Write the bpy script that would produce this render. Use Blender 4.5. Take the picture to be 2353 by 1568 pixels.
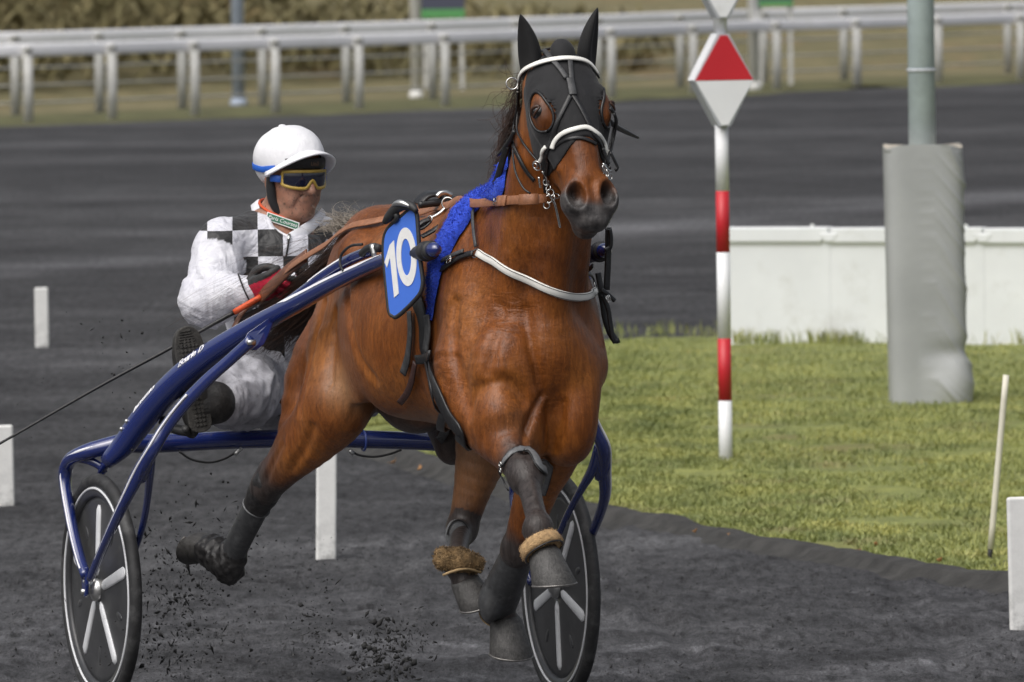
import bpy, math, random
import numpy as np
from mathutils import Matrix, Vector, noise as mnoise

for _o in list(bpy.data.objects):
    bpy.data.objects.remove(_o)
scene = bpy.context.scene
rad = math.radians

# ------------------------------------------------------------------ camera
# a 300 mm lens 2.45 m above the track; measurements of the place were taken on a 2353 x 1568 print
FPX, CAMH, CU, CV = 20000.0, 2.45, 1176.5, 784.0
PITCH, ROLL = math.atan((784 + 193) / FPX), rad(0.8)
_cp, _sp, _cr, _sr = math.cos(PITCH), math.sin(PITCH), math.cos(ROLL), math.sin(ROLL)
FWD = np.array([0, _cp, -_sp]); UPV = np.array([0, _sp, _cp]); RGT = np.array([1.0, 0, 0])
XC = _cr * RGT - _sr * UPV
YC = _sr * RGT + _cr * UPV
CAM = np.array([0, 0, CAMH])
cam_data = bpy.data.cameras.new('camera')
cam = bpy.data.objects.new('camera', cam_data)
scene.collection.objects.link(cam)
cam.matrix_world = Matrix(((XC[0], YC[0], -FWD[0], CAM[0]), (XC[1], YC[1], -FWD[1], CAM[1]),
                           (XC[2], YC[2], -FWD[2], CAM[2]), (0, 0, 0, 1)))
cam_data.sensor_width = 36.0
cam_data.lens = 36.0 * FPX / 2353.0
cam_data.clip_start, cam_data.clip_end = 1.0, 3000.0
cam_data.dof.use_dof = True
cam_data.dof.focus_distance = 25.3
cam_data.dof.aperture_fstop = 11.0
cam_data.dof.aperture_blades = 0
scene.camera = cam

# ------------------------------------------------------------------ sky, sun, exposure
SUN_EL, SUN_AZ = rad(54), rad(-142)          # azimuth clockwise from +Y: light comes from the left, a little in front
world = bpy.data.worlds.new('World')
scene.world = world
world.use_nodes = True
_nt = world.node_tree
_nt.nodes.clear()
_sky = _nt.nodes.new('ShaderNodeTexSky')
_sky.sky_type = 'NISHITA'
_sky.sun_disc = False
_sky.sun_elevation = SUN_EL
_sky.sun_rotation = SUN_AZ
_sky.air_density, _sky.dust_density, _sky.ozone_density = 1.0, 6.0, 1.0
_hsv = _nt.nodes.new('ShaderNodeHueSaturation')
_hsv.inputs['Saturation'].default_value = 0.35     # overcast: a pale, nearly grey sky
_bg = _nt.nodes.new('ShaderNodeBackground')
_bg.inputs['Strength'].default_value = 0.105
_wo = _nt.nodes.new('ShaderNodeOutputWorld')
_nt.links.new(_sky.outputs[0], _hsv.inputs['Color'])
_nt.links.new(_hsv.outputs[0], _bg.inputs[0])
_nt.links.new(_bg.outputs[0], _wo.inputs[0])
sun_data = bpy.data.lights.new('sun', 'SUN')
sun_data.energy, sun_data.angle, sun_data.color = 1.5, rad(75), (1.0, 0.975, 0.95)
sun = bpy.data.objects.new('sun', sun_data)
scene.collection.objects.link(sun)
_sd = Vector((math.sin(SUN_AZ) * math.cos(SUN_EL), math.cos(SUN_AZ) * math.cos(SUN_EL), math.sin(SUN_EL)))
sun.rotation_euler = _sd.to_track_quat('Z', 'Y').to_euler()
sun.location = (-6, 18, 12)
scene.view_settings.view_transform = 'Standard'
scene.view_settings.look = 'None'
scene.view_settings.gamma = 1.0
scene.view_settings.use_curve_mapping = False
scene.view_settings.exposure = 0.28
scene.cycles.max_bounces = 6
scene.cycles.use_denoising = True

# ------------------------------------------------------------------ measuring helpers
def ray(px, py):
    u, v = px - CU, CV - py
    d = FWD + (u * XC + v * YC) / FPX
    return d / d[1]                              # per metre of depth
def at(px, py, depth):                           # the point at that depth (world)
    return CAM + ray(px, py) * depth
def ground(px, py, z=0.0):                       # the spot on the ground
    r = ray(px, py)
    return CAM + r * ((z - CAM[2]) / r[2])
def pix(p):                                      # where a world point lands (for checking)
    q = np.asarray(p, float) - CAM
    f = q @ FWD
    return np.stack([CU + FPX * (q @ XC) / f, CV - FPX * (q @ YC) / f], -1)

# the horse's frame: x along its heading, y to its left, z up
THETA = rad(18.0)
HX = np.array([math.sin(THETA), -math.cos(THETA), 0]); HY = np.array([math.cos(THETA), math.sin(THETA), 0]); HZ = np.array([0, 0, 1.0])
HO = np.array([0.083, 24.9, 0.0])
def to_world(p):
    p = np.asarray(p, float)
    return HO + p[..., 0:1] * HX + p[..., 1:2] * HY + p[..., 2:3] * HZ
def to_local(w):
    q = np.asarray(w, float) - HO
    return np.stack([q @ HX, q @ HY, q @ HZ], -1)
def hx(px, py, x):                               # local point on the plane local-x = x
    r = ray(px, py)
    t = (x - (CAM - HO) @ HX) / (r @ HX)
    return to_local(CAM + r * t)
def hy(px, py, y):                               # local point on the plane local-y = y
    r = ray(px, py)
    t = (y - (CAM - HO) @ HY) / (r @ HY)
    return to_local(CAM + r * t)
HROT = math.atan2(HX[1], HX[0])

# ------------------------------------------------------------------ scene tree helpers
def link(o):
    scene.collection.objects.link(o)
    return o
def tag(o, label=None, cat=None, group=None, kind=None):
    if label: o['label'] = label
    if cat: o['category'] = cat
    if group: o['group'] = group
    if kind: o['kind'] = kind
    return o
def empty(name, loc, rz=0.0):
    o = bpy.data.objects.new(name, None)
    o.location = tuple(loc)
    o.rotation_euler = (0, 0, rz)
    o.empty_display_size = 0.1
    return link(o)
def local_root(name, base):                      # an Empty in the horse's frame; its parts are given in that frame
    o = empty(name, to_world(np.array(base, float)), HROT)
    o['_b'] = [float(c) for c in base]
    return o
def mesh_obj(name, V, F, mat, parent=None, smooth=True, frame=None, uv=None):
    """V in world space, or in the horse frame when the parent (or frame='h') says so"""
    V = np.asarray(V, float).reshape(-1, 3)
    if parent is not None:
        r = parent
        while '_b' not in r and r.parent is not None:
            r = r.parent
        if '_b' in r:
            V = V - np.array(r['_b'])
    elif frame is not None:
        V = V - np.array(frame)
    me = bpy.data.meshes.new(name)
    if isinstance(F, np.ndarray) and F.ndim == 2:
        n, k = F.shape
        me.vertices.add(len(V)); me.vertices.foreach_set('co', V.astype(np.float32).ravel())
        me.loops.add(n * k); me.loops.foreach_set('vertex_index', F.astype(np.int32).ravel())
        me.polygons.add(n); me.polygons.foreach_set('loop_start', np.arange(0, n * k, k, dtype=np.int32))
        me.update(calc_edges=True)
        me.validate()
    else:
        me.from_pydata(V.tolist(), [], [tuple(f) for f in F])
    if smooth:
        me.polygons.foreach_set('use_smooth', [True] * len(me.polygons))
    if mat is not None:
        for m in (mat if isinstance(mat, (list, tuple)) else [mat]):
            me.materials.append(m)
    o = bpy.data.objects.new(name, me)
    link(o)
    if frame is not None and parent is None:
        o.location = tuple(to_world(np.array(frame, float))); o.rotation_euler = (0, 0, HROT)
    if parent is not None:
        o.parent = parent
    return o
def attr_color(o, name, cols):
    a = o.data.attributes.new(name, 'FLOAT_COLOR', 'POINT')
    c = np.ones((len(cols), 4), np.float32); c[:, :cols.shape[1]] = cols
    a.data.foreach_set('color', c.ravel())
def attr_vec(o, name, vs):
    a = o.data.attributes.new(name, 'FLOAT_VECTOR', 'POINT')
    a.data.foreach_set('vector', np.asarray(vs, np.float32).ravel())
def attr_float(o, name, vs):
    a = o.data.attributes.new(name, 'FLOAT', 'POINT')
    a.data.foreach_set('value', np.asarray(vs, np.float32).ravel())
def autosmooth(o, deg=35):
    me = o.data
    me.polygons.foreach_set('use_smooth', [True] * len(me.polygons))
    if hasattr(me, 'set_sharp_from_angle'):
        me.set_sharp_from_angle(angle=rad(deg))
    return o
def bevel(o, w=0.004, seg=2):
    m = o.modifiers.new('bevel', 'BEVEL'); m.width = w; m.segments = seg; m.limit_method = 'ANGLE'; m.angle_limit = rad(40)
    return o

# ------------------------------------------------------------------ shape helpers: each returns (V, F)
def nrm(v):
    v = np.asarray(v, float)
    return v / (np.linalg.norm(v, axis=-1, keepdims=True) + 1e-12)
def merge(*parts):
    V, F, n = [], [], 0
    for v, f in parts:
        V.append(np.asarray(v, float).reshape(-1, 3)); F += [tuple(i + n for i in q) for q in f]; n += len(V[-1])
    return np.concatenate(V), F
def spline(P, n):
    """Catmull-Rom through P (rows may hold extra columns such as radii), n samples spaced by arc length"""
    P = np.asarray(P, float)
    if len(P) == 2:
        t = np.linspace(0, 1, n)[:, None]
        return P[0] * (1 - t) + P[1] * t
    Q = np.vstack([2 * P[0] - P[1], P, 2 * P[-1] - P[-2]])
    out = []
    m = 14
    for i in range(1, len(Q) - 2):
        p0, p1, p2, p3 = Q[i - 1], Q[i], Q[i + 1], Q[i + 2]
        t = np.linspace(0, 1, m, endpoint=(i == len(Q) - 3))[:, None]
        out.append(0.5 * ((2 * p1) + (-p0 + p2) * t + (2 * p0 - 5 * p1 + 4 * p2 - p3) * t ** 2 + (-p0 + 3 * p1 - 3 * p2 + p3) * t ** 3))
    S = np.vstack(out)
    L = np.concatenate([[0], np.cumsum(np.linalg.norm(np.diff(S[:, :3], axis=0), axis=1))])
    q = np.linspace(0, L[-1], n)
    return np.stack([np.interp(q, L, S[:, k]) for k in range(S.shape[1])], 1)
def frames(C, hint=(0, 0, 1)):
    T = nrm(np.gradient(C, axis=0))
    N = np.zeros_like(T)
    h = np.asarray(hint, float)
    n0 = h - T[0] * (h @ T[0])
    if np.linalg.norm(n0) < 1e-3:
        n0 = np.array([1.0, 0, 0]) - T[0] * T[0][0]
    N[0] = nrm(n0)
    for i in range(1, len(C)):
        v = N[i - 1] - T[i] * (N[i - 1] @ T[i])
        N[i] = nrm(v)
    return T, N, nrm(np.cross(T, N))
def _smooth_line(S, it=2):
    S = np.array(S, float)
    for _ in range(it):
        S[1:-1] = S[1:-1] * 0.5 + (S[:-2] + S[2:]) * 0.25
    return S
def tube(P, r=None, n=24, sides=12, hint=(0, 0, 1), cap=True, ratio=1.0, twistfix=False):
    """sweep; P rows xyz or xyz+radius (or xyz + radius along hint + radius across)"""
    P = np.asarray(P, float)
    S = spline(P, n) if n else P
    C = S[:, :3]
    ra = S[:, 3] if P.shape[1] > 3 else np.full(len(S), r)
    rb = S[:, 4] if P.shape[1] > 4 else ra * ratio
    if twistfix:
        T = nrm(np.gradient(C, axis=0)); h = np.asarray(hint, float)
        N = nrm(h - T * (T @ h)[:, None]); B = nrm(np.cross(T, N))
    else:
        T, N, B = frames(C, hint)
    a = np.linspace(0, 2 * np.pi, sides, endpoint=False)
    V = C[:, None] + ra[:, None, None] * np.cos(a)[None, :, None] * N[:, None] + rb[:, None, None] * np.sin(a)[None, :, None] * B[:, None]
    m = len(S)
    F = [(i * sides + j, i * sides + (j + 1) % sides, (i + 1) * sides + (j + 1) % sides, (i + 1) * sides + j) for i in range(m - 1) for j in range(sides)]
    V = V.reshape(-1, 3)
    if cap:
        V = np.vstack([V, C[0], C[-1]])
        F += [(len(V) - 2, (j + 1) % sides, j) for j in range(sides)]
        F += [(len(V) - 1, (m - 1) * sides + j, (m - 1) * sides + (j + 1) % sides) for j in range(sides)]
    return V, F
def strap(C, N, w, t=0.004, taper=0.0):
    """a flat band: centre line C, surface normals N, width w (scalar or per point), thickness t"""
    C = np.asarray(C, float); N = nrm(N)
    T = nrm(np.gradient(C, axis=0)); B = nrm(np.cross(T, N)); N = nrm(np.cross(B, T))
    w = np.broadcast_to(np.asarray(w, float), (len(C),)).copy()
    h = (w / 2)[:, None]
    e = t * 0.35
    ring = [C - B * h + N * 0, C - B * h + N * (t - e), C - B * (h - e) + N * t, C + B * (h - e) + N * t, C + B * h + N * (t - e), C + B * h + N * 0]
    k = len(ring)
    V = np.stack(ring, 1).reshape(-1, 3)
    m = len(C)
    F = [(i * k + j, (i + 1) * k + j, (i + 1) * k + (j + 1) % k, i * k + (j + 1) % k) for i in range(m - 1) for j in range(k)]
    F.append(tuple(range(k))); F.append(tuple((m - 1) * k + j for j in range(k - 1, -1, -1)))
    return V, F
def box(c, s, R=None):
    c = np.asarray(c, float); s = np.asarray(s, float) / 2
    V = np.array([[x, y, z] for x in (-1, 1) for y in (-1, 1) for z in (-1, 1)], float) * s
    if R is not None:
        V = V @ np.asarray(R, float).T
    return V + c, [(0, 1, 3, 2), (4, 6, 7, 5), (0, 4, 5, 1), (2, 3, 7, 6), (0, 2, 6, 4), (1, 5, 7, 3)]
def basis(z, x=(1, 0, 0)):
    z = nrm(z); x = np.asarray(x, float); x = nrm(x - z * (x @ z)); y = np.cross(z, x)
    return np.stack([x, y, z], 1)
def lathe(prof, c, R, sides=24, sx=1.0, sy=1.0, closed=False):
    """prof rows (radius, height) about the local z of R"""
    prof = np.asarray(prof, float)
    a = np.linspace(0, 2 * np.pi, sides, endpoint=False)
    V = np.stack([prof[:, 0:1] * np.cos(a) * sx, prof[:, 0:1] * np.sin(a) * sy, np.repeat(prof[:, 1:2], sides, 1)], -1).reshape(-1, 3)
    V = V @ np.asarray(R, float).T + np.asarray(c, float)
    m = len(prof)
    F = [(i * sides + j, i * sides + (j + 1) % sides, (i + 1) * sides + (j + 1) % sides, (i + 1) * sides + j) for i in range(m - 1) for j in range(sides)]
    if closed:
        F += [((m - 1) * sides + j, (m - 1) * sides + (j + 1) % sides, (j + 1) % sides, j) for j in range(sides)]
    return V, F
def ring(c, R, r, t, sides=28, k=8):
    a = np.linspace(0, 2 * np.pi, k, endpoint=False)
    return lathe(np.stack([r + t * np.cos(a), t * np.sin(a)], 1), c, R, sides, closed=True)
def prism(poly, depth, c, R):
    """outline in local xy, thickness along local z"""
    poly = np.asarray(poly, float); n = len(poly)
    V = np.vstack([np.c_[poly, np.full(n, -depth / 2)], np.c_[poly, np.full(n, depth / 2)]]) @ np.asarray(R, float).T + np.asarray(c, float)
    F = [tuple(range(n - 1, -1, -1)), tuple(range(n, 2 * n))] + [(i, (i + 1) % n, n + (i + 1) % n, n + i) for i in range(n)]
    return V, F
def ball(c, r, n=12, R=None):
    r = np.broadcast_to(np.asarray(r, float), (3,))
    t = np.linspace(0, np.pi, n); prof = np.stack([np.sin(t), -np.cos(t)], 1)
    V, F = lathe(prof, (0, 0, 0), np.eye(3), n * 2)
    V = V * r
    if R is not None: V = V @ np.asarray(R).T
    return V + np.asarray(c, float), F

# ------------------------------------------------------------------ implicit surfaces for bodies and cloth
class Body:
    def __init__(self):
        self.items = []
    def chain(self, pts, radii, A=(0, 1, 0), k=0.03, sub=3, op='add'):
        """an elliptic tube: radii rows (r along A, r across)"""
        P = np.hstack([np.asarray(pts, float), np.asarray(radii, float)])
        S = spline(P, (len(P) - 1) * sub + 1) if len(P) > 2 else P
        self.items.append((op, k, [('ec', S[i, :3], S[i + 1, :3], S[i, 3:5], S[i + 1, 3:5], nrm(A)) for i in range(len(S) - 1)]))
    def ell(self, c, r, R=None, k=0.03, op='add'):
        self.items.append((op, k, [('el', np.asarray(c, float), np.asarray(r, float), np.eye(3) if R is None else np.asarray(R, float))]))
    @staticmethod
    def bounds(p):
        if p[0] == 'ec':
            m = max(p[3].max(), p[4].max())
            return np.minimum(p[1], p[2]) - m, np.maximum(p[1], p[2]) + m
        m = np.abs(p[3]) @ p[2]
        return p[1] - m, p[1] + m
    @staticmethod
    def prim(p, X, Y, Z):
        if p[0] == 'ec':
            a, b = p[1], p[2]
            ax = b - a; L2 = max(ax @ ax, 1e-9); L = math.sqrt(L2); T = ax / L
            A = p[5] - T * (p[5] @ T)
            A = nrm(A) if np.linalg.norm(A) > 1e-3 else nrm(np.cross(T, (0.3, 0.5, 0.8)))
            B = np.cross(T, A)
            x, y, z = X - a[0], Y - a[1], Z - a[2]
            s = x * T[0] + y * T[1] + z * T[2]
            t = np.clip(s / L, 0, 1)
            c = s - t * L
            qa = x * A[0] + y * A[1] + z * A[2]
            qb = x * B[0] + y * B[1] + z * B[2]
            ra = p[3][0] + (p[4][0] - p[3][0]) * t
            rb = p[3][1] + (p[4][1] - p[3][1]) * t
            rc = (ra + rb) * 0.5
            k0 = np.sqrt((qa / ra) ** 2 + (qb / rb) ** 2 + (c / rc) ** 2)
            k1 = np.sqrt((qa / ra ** 2) ** 2 + (qb / rb ** 2) ** 2 + (c / rc ** 2) ** 2) + 1e-6
            return k0 * (k0 - 1) / k1
        c, r, R = p[1], p[2], p[3]
        x, y, z = X - c[0], Y - c[1], Z - c[2]
        q = [x * R[0, i] + y * R[1, i] + z * R[2, i] for i in range(3)]
        k0 = np.sqrt(sum((q[i] / r[i]) ** 2 for i in range(3)))
        k1 = np.sqrt(sum((q[i] / r[i] ** 2) ** 2 for i in range(3))) + 1e-6
        return k0 * (k0 - 1) / k1
    @staticmethod
    def combine(d, e, k, op):
        if op == 'sub':
            e = -e
            h = np.clip(0.5 - 0.5 * (d - e) / k * -1, 0, 1) if False else np.clip(0.5 + 0.5 * (e - d) / k, 0, 1)
            return d + (e - d) * h + k * h * (1 - h)
        h = np.clip(0.5 + 0.5 * (d - e) / k, 0, 1)
        return d + (e - d) * h - k * h * (1 - h)
    def bake(self, D, lo, h):
        self._g = (D, np.asarray(lo, float), h)
    def at(self, P):
        P = np.asarray(P, float)
        if getattr(self, '_g', None) is not None:
            D, lo, h = self._g
            q = np.clip((P - lo) / h, 0, np.array(D.shape) - 1.001)
            i = q.astype(int); f = q - i
            i0, i1, i2 = i[..., 0], i[..., 1], i[..., 2]; f0, f1, f2 = f[..., 0], f[..., 1], f[..., 2]
            r = 0
            for a in (0, 1):
                for b in (0, 1):
                    for c in (0, 1):
                        r = r + D[i0 + a, i1 + b, i2 + c] * (f0 if a else 1 - f0) * (f1 if b else 1 - f1) * (f2 if c else 1 - f2)
            return r
        X, Y, Z = P[..., 0], P[..., 1], P[..., 2]
        d = np.full(X.shape, 1.0)
        for op, k, prims in self.items:
            e = self.prim(prims[0], X, Y, Z)
            for p in prims[1:]:
                e = np.minimum(e, self.prim(p, X, Y, Z))
            d = self.combine(d, e, k, op)
        return d
    def normal(self, P, h=0.008):
        P = np.asarray(P, float); h = max(h, 0.007)
        g = np.stack([self.at(P + np.eye(3)[i] * h) - self.at(P - np.eye(3)[i] * h) for i in range(3)], -1)
        return nrm(g)
    def snap(self, P, off=0.0, it=6):
        """move points onto the surface (offset outwards by off)"""
        P = np.array(P, float)
        for _ in range(it):
            P = P - self.normal(P) * (self.at(P) - off)[..., None]
        return P
    def cast(self, pxy, lo=23.3, hi=28.5, off=0.0, step=0.006):
        """camera rays onto the surface, in the horse frame"""
        out = []
        for px, py in pxy:
            r = ray(px, py)
            t = np.arange(lo, hi, step)
            L = to_local(CAM + r[None] * t[:, None])
            d = self.at(L) - off
            i = np.argmax(d < 0) if (d < 0).any() else np.argmin(d)
            out.append(L[i])
        return self.snap(np.array(out), off)
    def grid(self, lo, hi, h, pad=0.0):
        lo = np.asarray(lo, float); n = np.ceil((np.asarray(hi, float) - lo) / h).astype(int) + 1
        ax = [(lo[i] + h * np.arange(n[i])).astype(np.float32) for i in range(3)]
        D = np.full(n, 1.0, np.float32)
        for op, k, prims in self.items:
            bl = np.min([self.bounds(p)[0] for p in prims], 0) - k - 3 * h - pad
            bh = np.max([self.bounds(p)[1] for p in prims], 0) + k + 3 * h + pad
            i0 = np.clip(np.floor((bl - lo) / h).astype(int), 0, n); i1 = np.clip(np.ceil((bh - lo) / h).astype(int) + 1, 0, n)
            if (i1 <= i0).any(): continue
            E = np.full(i1 - i0, 1.0, np.float32)
            for p in prims:
                pl, ph = self.bounds(p)
                j0 = np.clip(np.floor((pl - k - 3 * h - pad - lo) / h).astype(int), i0, i1); j1 = np.clip(np.ceil((ph + k + 3 * h + pad - lo) / h).astype(int) + 1, i0, i1)
                if (j1 <= j0).any(): continue
                e = self.prim(p, ax[0][j0[0]:j1[0], None, None], ax[1][None, j0[1]:j1[1], None], ax[2][None, None, j0[2]:j1[2]])
                sl = tuple(slice(j0[i] - i0[i], j1[i] - i0[i]) for i in range(3))
                E[sl] = np.minimum(E[sl], e)
            sl = tuple(slice(i0[i], i1[i]) for i in range(3))
            D[sl] = self.combine(D[sl], E, k, op)
        return D, lo, h, ax
def surface(D, lo, h):
    """naive surface nets: quads through the zero level of D"""
    s = D < 0
    n = np.array(D.shape) - 1
    cnt = np.zeros(n, np.uint8)
    for i in (0, 1):
        for j in (0, 1):
            for k in (0, 1):
                cnt += s[i:n[0] + i, j:n[1] + j, k:n[2] + k]
    act = (cnt > 0) & (cnt < 8)
    cells = np.argwhere(act)
    idx = np.full(n, -1, np.int32); idx[act] = np.arange(len(cells))
    corn = [(i, j, k) for i in (0, 1) for j in (0, 1) for k in (0, 1)]
    val = np.stack([D[cells[:, 0] + c[0], cells[:, 1] + c[1], cells[:, 2] + c[2]] for c in corn], 1)
    acc = np.zeros((len(cells), 3)); num = np.zeros(len(cells))
    for a in range(8):
        for b in range(a + 1, 8):
            if sum(abs(corn[a][q] - corn[b][q]) for q in range(3)) != 1: continue
            m = (val[:, a] < 0) != (val[:, b] < 0)
            va, vb = val[m, a], val[m, b]
            t = (va / (va - vb))[:, None]
            acc[m] += np.array(corn[a]) * (1 - t) + np.array(corn[b]) * t
            num[m] += 1
    V = lo + h * (cells + acc / num[:, None])
    F = []
    for axis in range(3):
        sa = s[tuple(slice(None, -1) if q == axis else slice(1, -1) for q in range(3))]
        sb = s[tuple(slice(1, None) if q == axis else slice(1, -1) for q in range(3))]
        e = np.argwhere(sa != sb)
        if not len(e): continue
        flip = sa[tuple(e.T)]
        u, v = (axis + 1) % 3, (axis + 2) % 3
        e = e.copy(); e[:, u] += 1; e[:, v] += 1
        def cell(du, dv):
            c = e.copy(); c[:, u] -= du; c[:, v] -= dv
            return idx[tuple(c.T)]
        q = np.stack([cell(1, 1), cell(0, 1), cell(0, 0), cell(1, 0)], 1)
        q[~flip] = q[~flip][:, ::-1]
        F.append(q)
    F = np.concatenate(F)
    F = F[(F >= 0).all(1)]
    return V, F
def relax(V, F, it=4, lam=0.5, mu=-0.52, mask=None):
    E = np.concatenate([F[:, [0, 1]], F[:, [1, 2]], F[:, [2, 3]], F[:, [3, 0]]])
    a = np.concatenate([E[:, 0], E[:, 1]]); b = np.concatenate([E[:, 1], E[:, 0]])
    deg = np.bincount(a, minlength=len(V))[:, None] + 1e-9
    for i in range(it):
        for w in (lam, mu):
            m = np.stack([np.bincount(a, V[b, q], minlength=len(V)) for q in range(3)], 1) / deg
            dV = w * (m - V)
            V = V + (dV if mask is None else dV * mask[:, None])
    return V
def vnormals(V, F):
    n = np.cross(V[F[:, 2]] - V[F[:, 0]], V[F[:, 3]] - V[F[:, 1]])
    N = np.stack([sum(np.bincount(F[:, c], n[:, q], minlength=len(V)) for c in range(4)) for q in range(3)], 1)
    return nrm(N)
_rng = np.random.default_rng(7)
_perm = _rng.permutation(4096)
_grad = _rng.uniform(-1, 1, (4096,))
def vnoise(P, seed=0):
    """smooth value noise, about -1..1"""
    P = np.asarray(P, float) + seed * 17.31
    i = np.floor(P).astype(int); f = P - i; f = f * f * (3 - 2 * f)
    out = 0
    for dx in (0, 1):
        for dy in (0, 1):
            for dz in (0, 1):
                hsh = _perm[(_perm[(_perm[(i[..., 0] + dx) & 4095] + i[..., 1] + dy) & 4095] + i[..., 2] + dz) & 4095]
                out = out + _grad[hsh] * np.where(dx, f[..., 0], 1 - f[..., 0]) * np.where(dy, f[..., 1], 1 - f[..., 1]) * np.where(dz, f[..., 2], 1 - f[..., 2])
    return out
def fbm(P, oct=3, seed=0):
    P = np.asarray(P, float)
    return sum(vnoise(P * 2 ** o, seed + o * 3) * 0.5 ** o for o in range(oct))
def sstep(a, b, x):
    t = np.clip((x - a) / (b - a), 0, 1)
    return t * t * (3 - 2 * t)

# ------------------------------------------------------------------ materials
def lin(r, g, b):
    f = lambda c: (c / 255 / 12.92) if c / 255 < 0.04045 else ((c / 255 + 0.055) / 1.055) ** 2.4
    return (f(r), f(g), f(b), 1.0)
class Mat:
    def __init__(self, name):
        self.m = bpy.data.materials.new(name); self.m.use_nodes = True
        self.t = self.m.node_tree; self.b = self.t.nodes['Principled BSDF']
    def n(self, typ, **kw):
        x = self.t.nodes.new(typ)
        for k, v in kw.items():
            if k.startswith('i_'):
                x.inputs[k[2:].replace('_', ' ')].default_value = v
            else:
                setattr(x, k, v)
        return x
    def l(self, a, b):
        self.t.links.new(a, b)
    def set(self, **kw):
        for k, v in kw.items():
            self.b.inputs[k.replace('_', ' ')].default_value = v
        return self
    def coord(self, kind='Object', scale=(1, 1, 1), rot=(0, 0, 0), loc=(0, 0, 0)):
        c = self.n('ShaderNodeTexCoord'); mp = self.n('ShaderNodeMapping')
        mp.inputs['Scale'].default_value = scale; mp.inputs['Rotation'].default_value = rot; mp.inputs['Location'].default_value = loc
        self.l(c.outputs[kind], mp.inputs['Vector'])
        return mp.outputs[0]
    def noise(self, vec, scale, detail=4, rough=0.55, dist=0.0):
        x = self.n('ShaderNodeTexNoise'); x.inputs['Scale'].default_value = scale; x.inputs['Detail'].default_value = detail
        x.inputs['Roughness'].default_value = rough; x.inputs['Distortion'].default_value = dist
        if vec is not None: self.l(vec, x.inputs['Vector'])
        return x.outputs['Fac']
    def ramp(self, fac, stops):
        x = self.n('ShaderNodeValToRGB')
        el = x.color_ramp.elements
        while len(el) < len(stops): el.new(0.5)
        for e, (p, c) in zip(el, stops):
            e.position = p; e.color = c if len(c) == 4 else (*c, 1)
        self.l(fac, x.inputs[0])
        return x.outputs[0]
    def mix(self, fac, a, b, mode='MIX'):
        x = self.n('ShaderNodeMix', data_type='RGBA', blend_type=mode)
        for sock, v in ((x.inputs[0], fac), (x.inputs[6], a), (x.inputs[7], b)):
            if isinstance(v, bpy.types.NodeSocket): self.l(v, sock)
            elif isinstance(v, (int, float)): sock.default_value = v if sock.type == 'VALUE' else (v, v, v, 1)
            else: sock.default_value = v if len(v) == 4 else (*v, 1)
        return x.outputs[2]
    def math(self, op, a, b=0.0, clamp=False):
        x = self.n('ShaderNodeMath', operation=op, use_clamp=clamp)
        for s, v in ((x.inputs[0], a), (x.inputs[1], b)):
            if isinstance(v, bpy.types.NodeSocket): self.l(v, s)
            else: s.default_value = v
        return x.outputs[0]
    def attr(self, name, out='Color'):
        x = self.n('ShaderNodeAttribute', attribute_name=name)
        return x.outputs[out]
    def bump(self, h, strength=0.3, dist=0.01, prev=None):
        x = self.n('ShaderNodeBump'); x.inputs['Strength'].default_value = strength; x.inputs['Distance'].default_value = dist
        self.l(h, x.inputs['Height'])
        if prev is not None: self.l(prev, x.inputs['Normal'])
        return x.outputs[0]
    def col(self, c): self.l(c, self.b.inputs['Base Color']); return self
    def nor(self, c): self.l(c, self.b.inputs['Normal']); return self
    def rgh(self, c): self.l(c, self.b.inputs['Roughness']); return self
def simple(name, col, rough=0.5, metal=0.0, var=0.0, vscale=20.0, bump=0.0, bscale=80.0, spec=None, coat=0.0, dirt=None):
    m = Mat(name)
    col = col if len(col) == 4 else (*col, 1)
    m.set(Base_Color=col, Roughness=rough, Metallic=metal)
    if spec is not None: m.b.inputs['Specular IOR Level'].default_value = spec
    if coat: m.b.inputs['Coat Weight'].default_value = coat; m.b.inputs['Coat Roughness'].default_value = 0.08
    if var or bump or dirt:
        v = m.coord('Object')
    c = None
    if var:
        f = m.noise(v, vscale, 5)
        lo = tuple(x * (1 - var) for x in col[:3]) + (1,); hi = tuple(min(1, x * (1 + var)) for x in col[:3]) + (1,)
        c = m.ramp(f, [(0.3, lo), (0.7, hi)])
    if dirt:
        g = m.noise(v, dirt[1], 6, 0.7)
        g = m.ramp(g, [(dirt[2], (0, 0, 0)), (dirt[2] + 0.16, (1, 1, 1))])
        c = m.mix(m.math('MULTIPLY', g, dirt[3]), c if c is not None else col, dirt[0])
    if c is not None: m.col(c)
    if bump:
        m.nor(m.bump(m.noise(v, bscale, 5), bump, 0.01))
    return m.m
# ================================================================== THE SETTING
rnd = random.Random(11)
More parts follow.
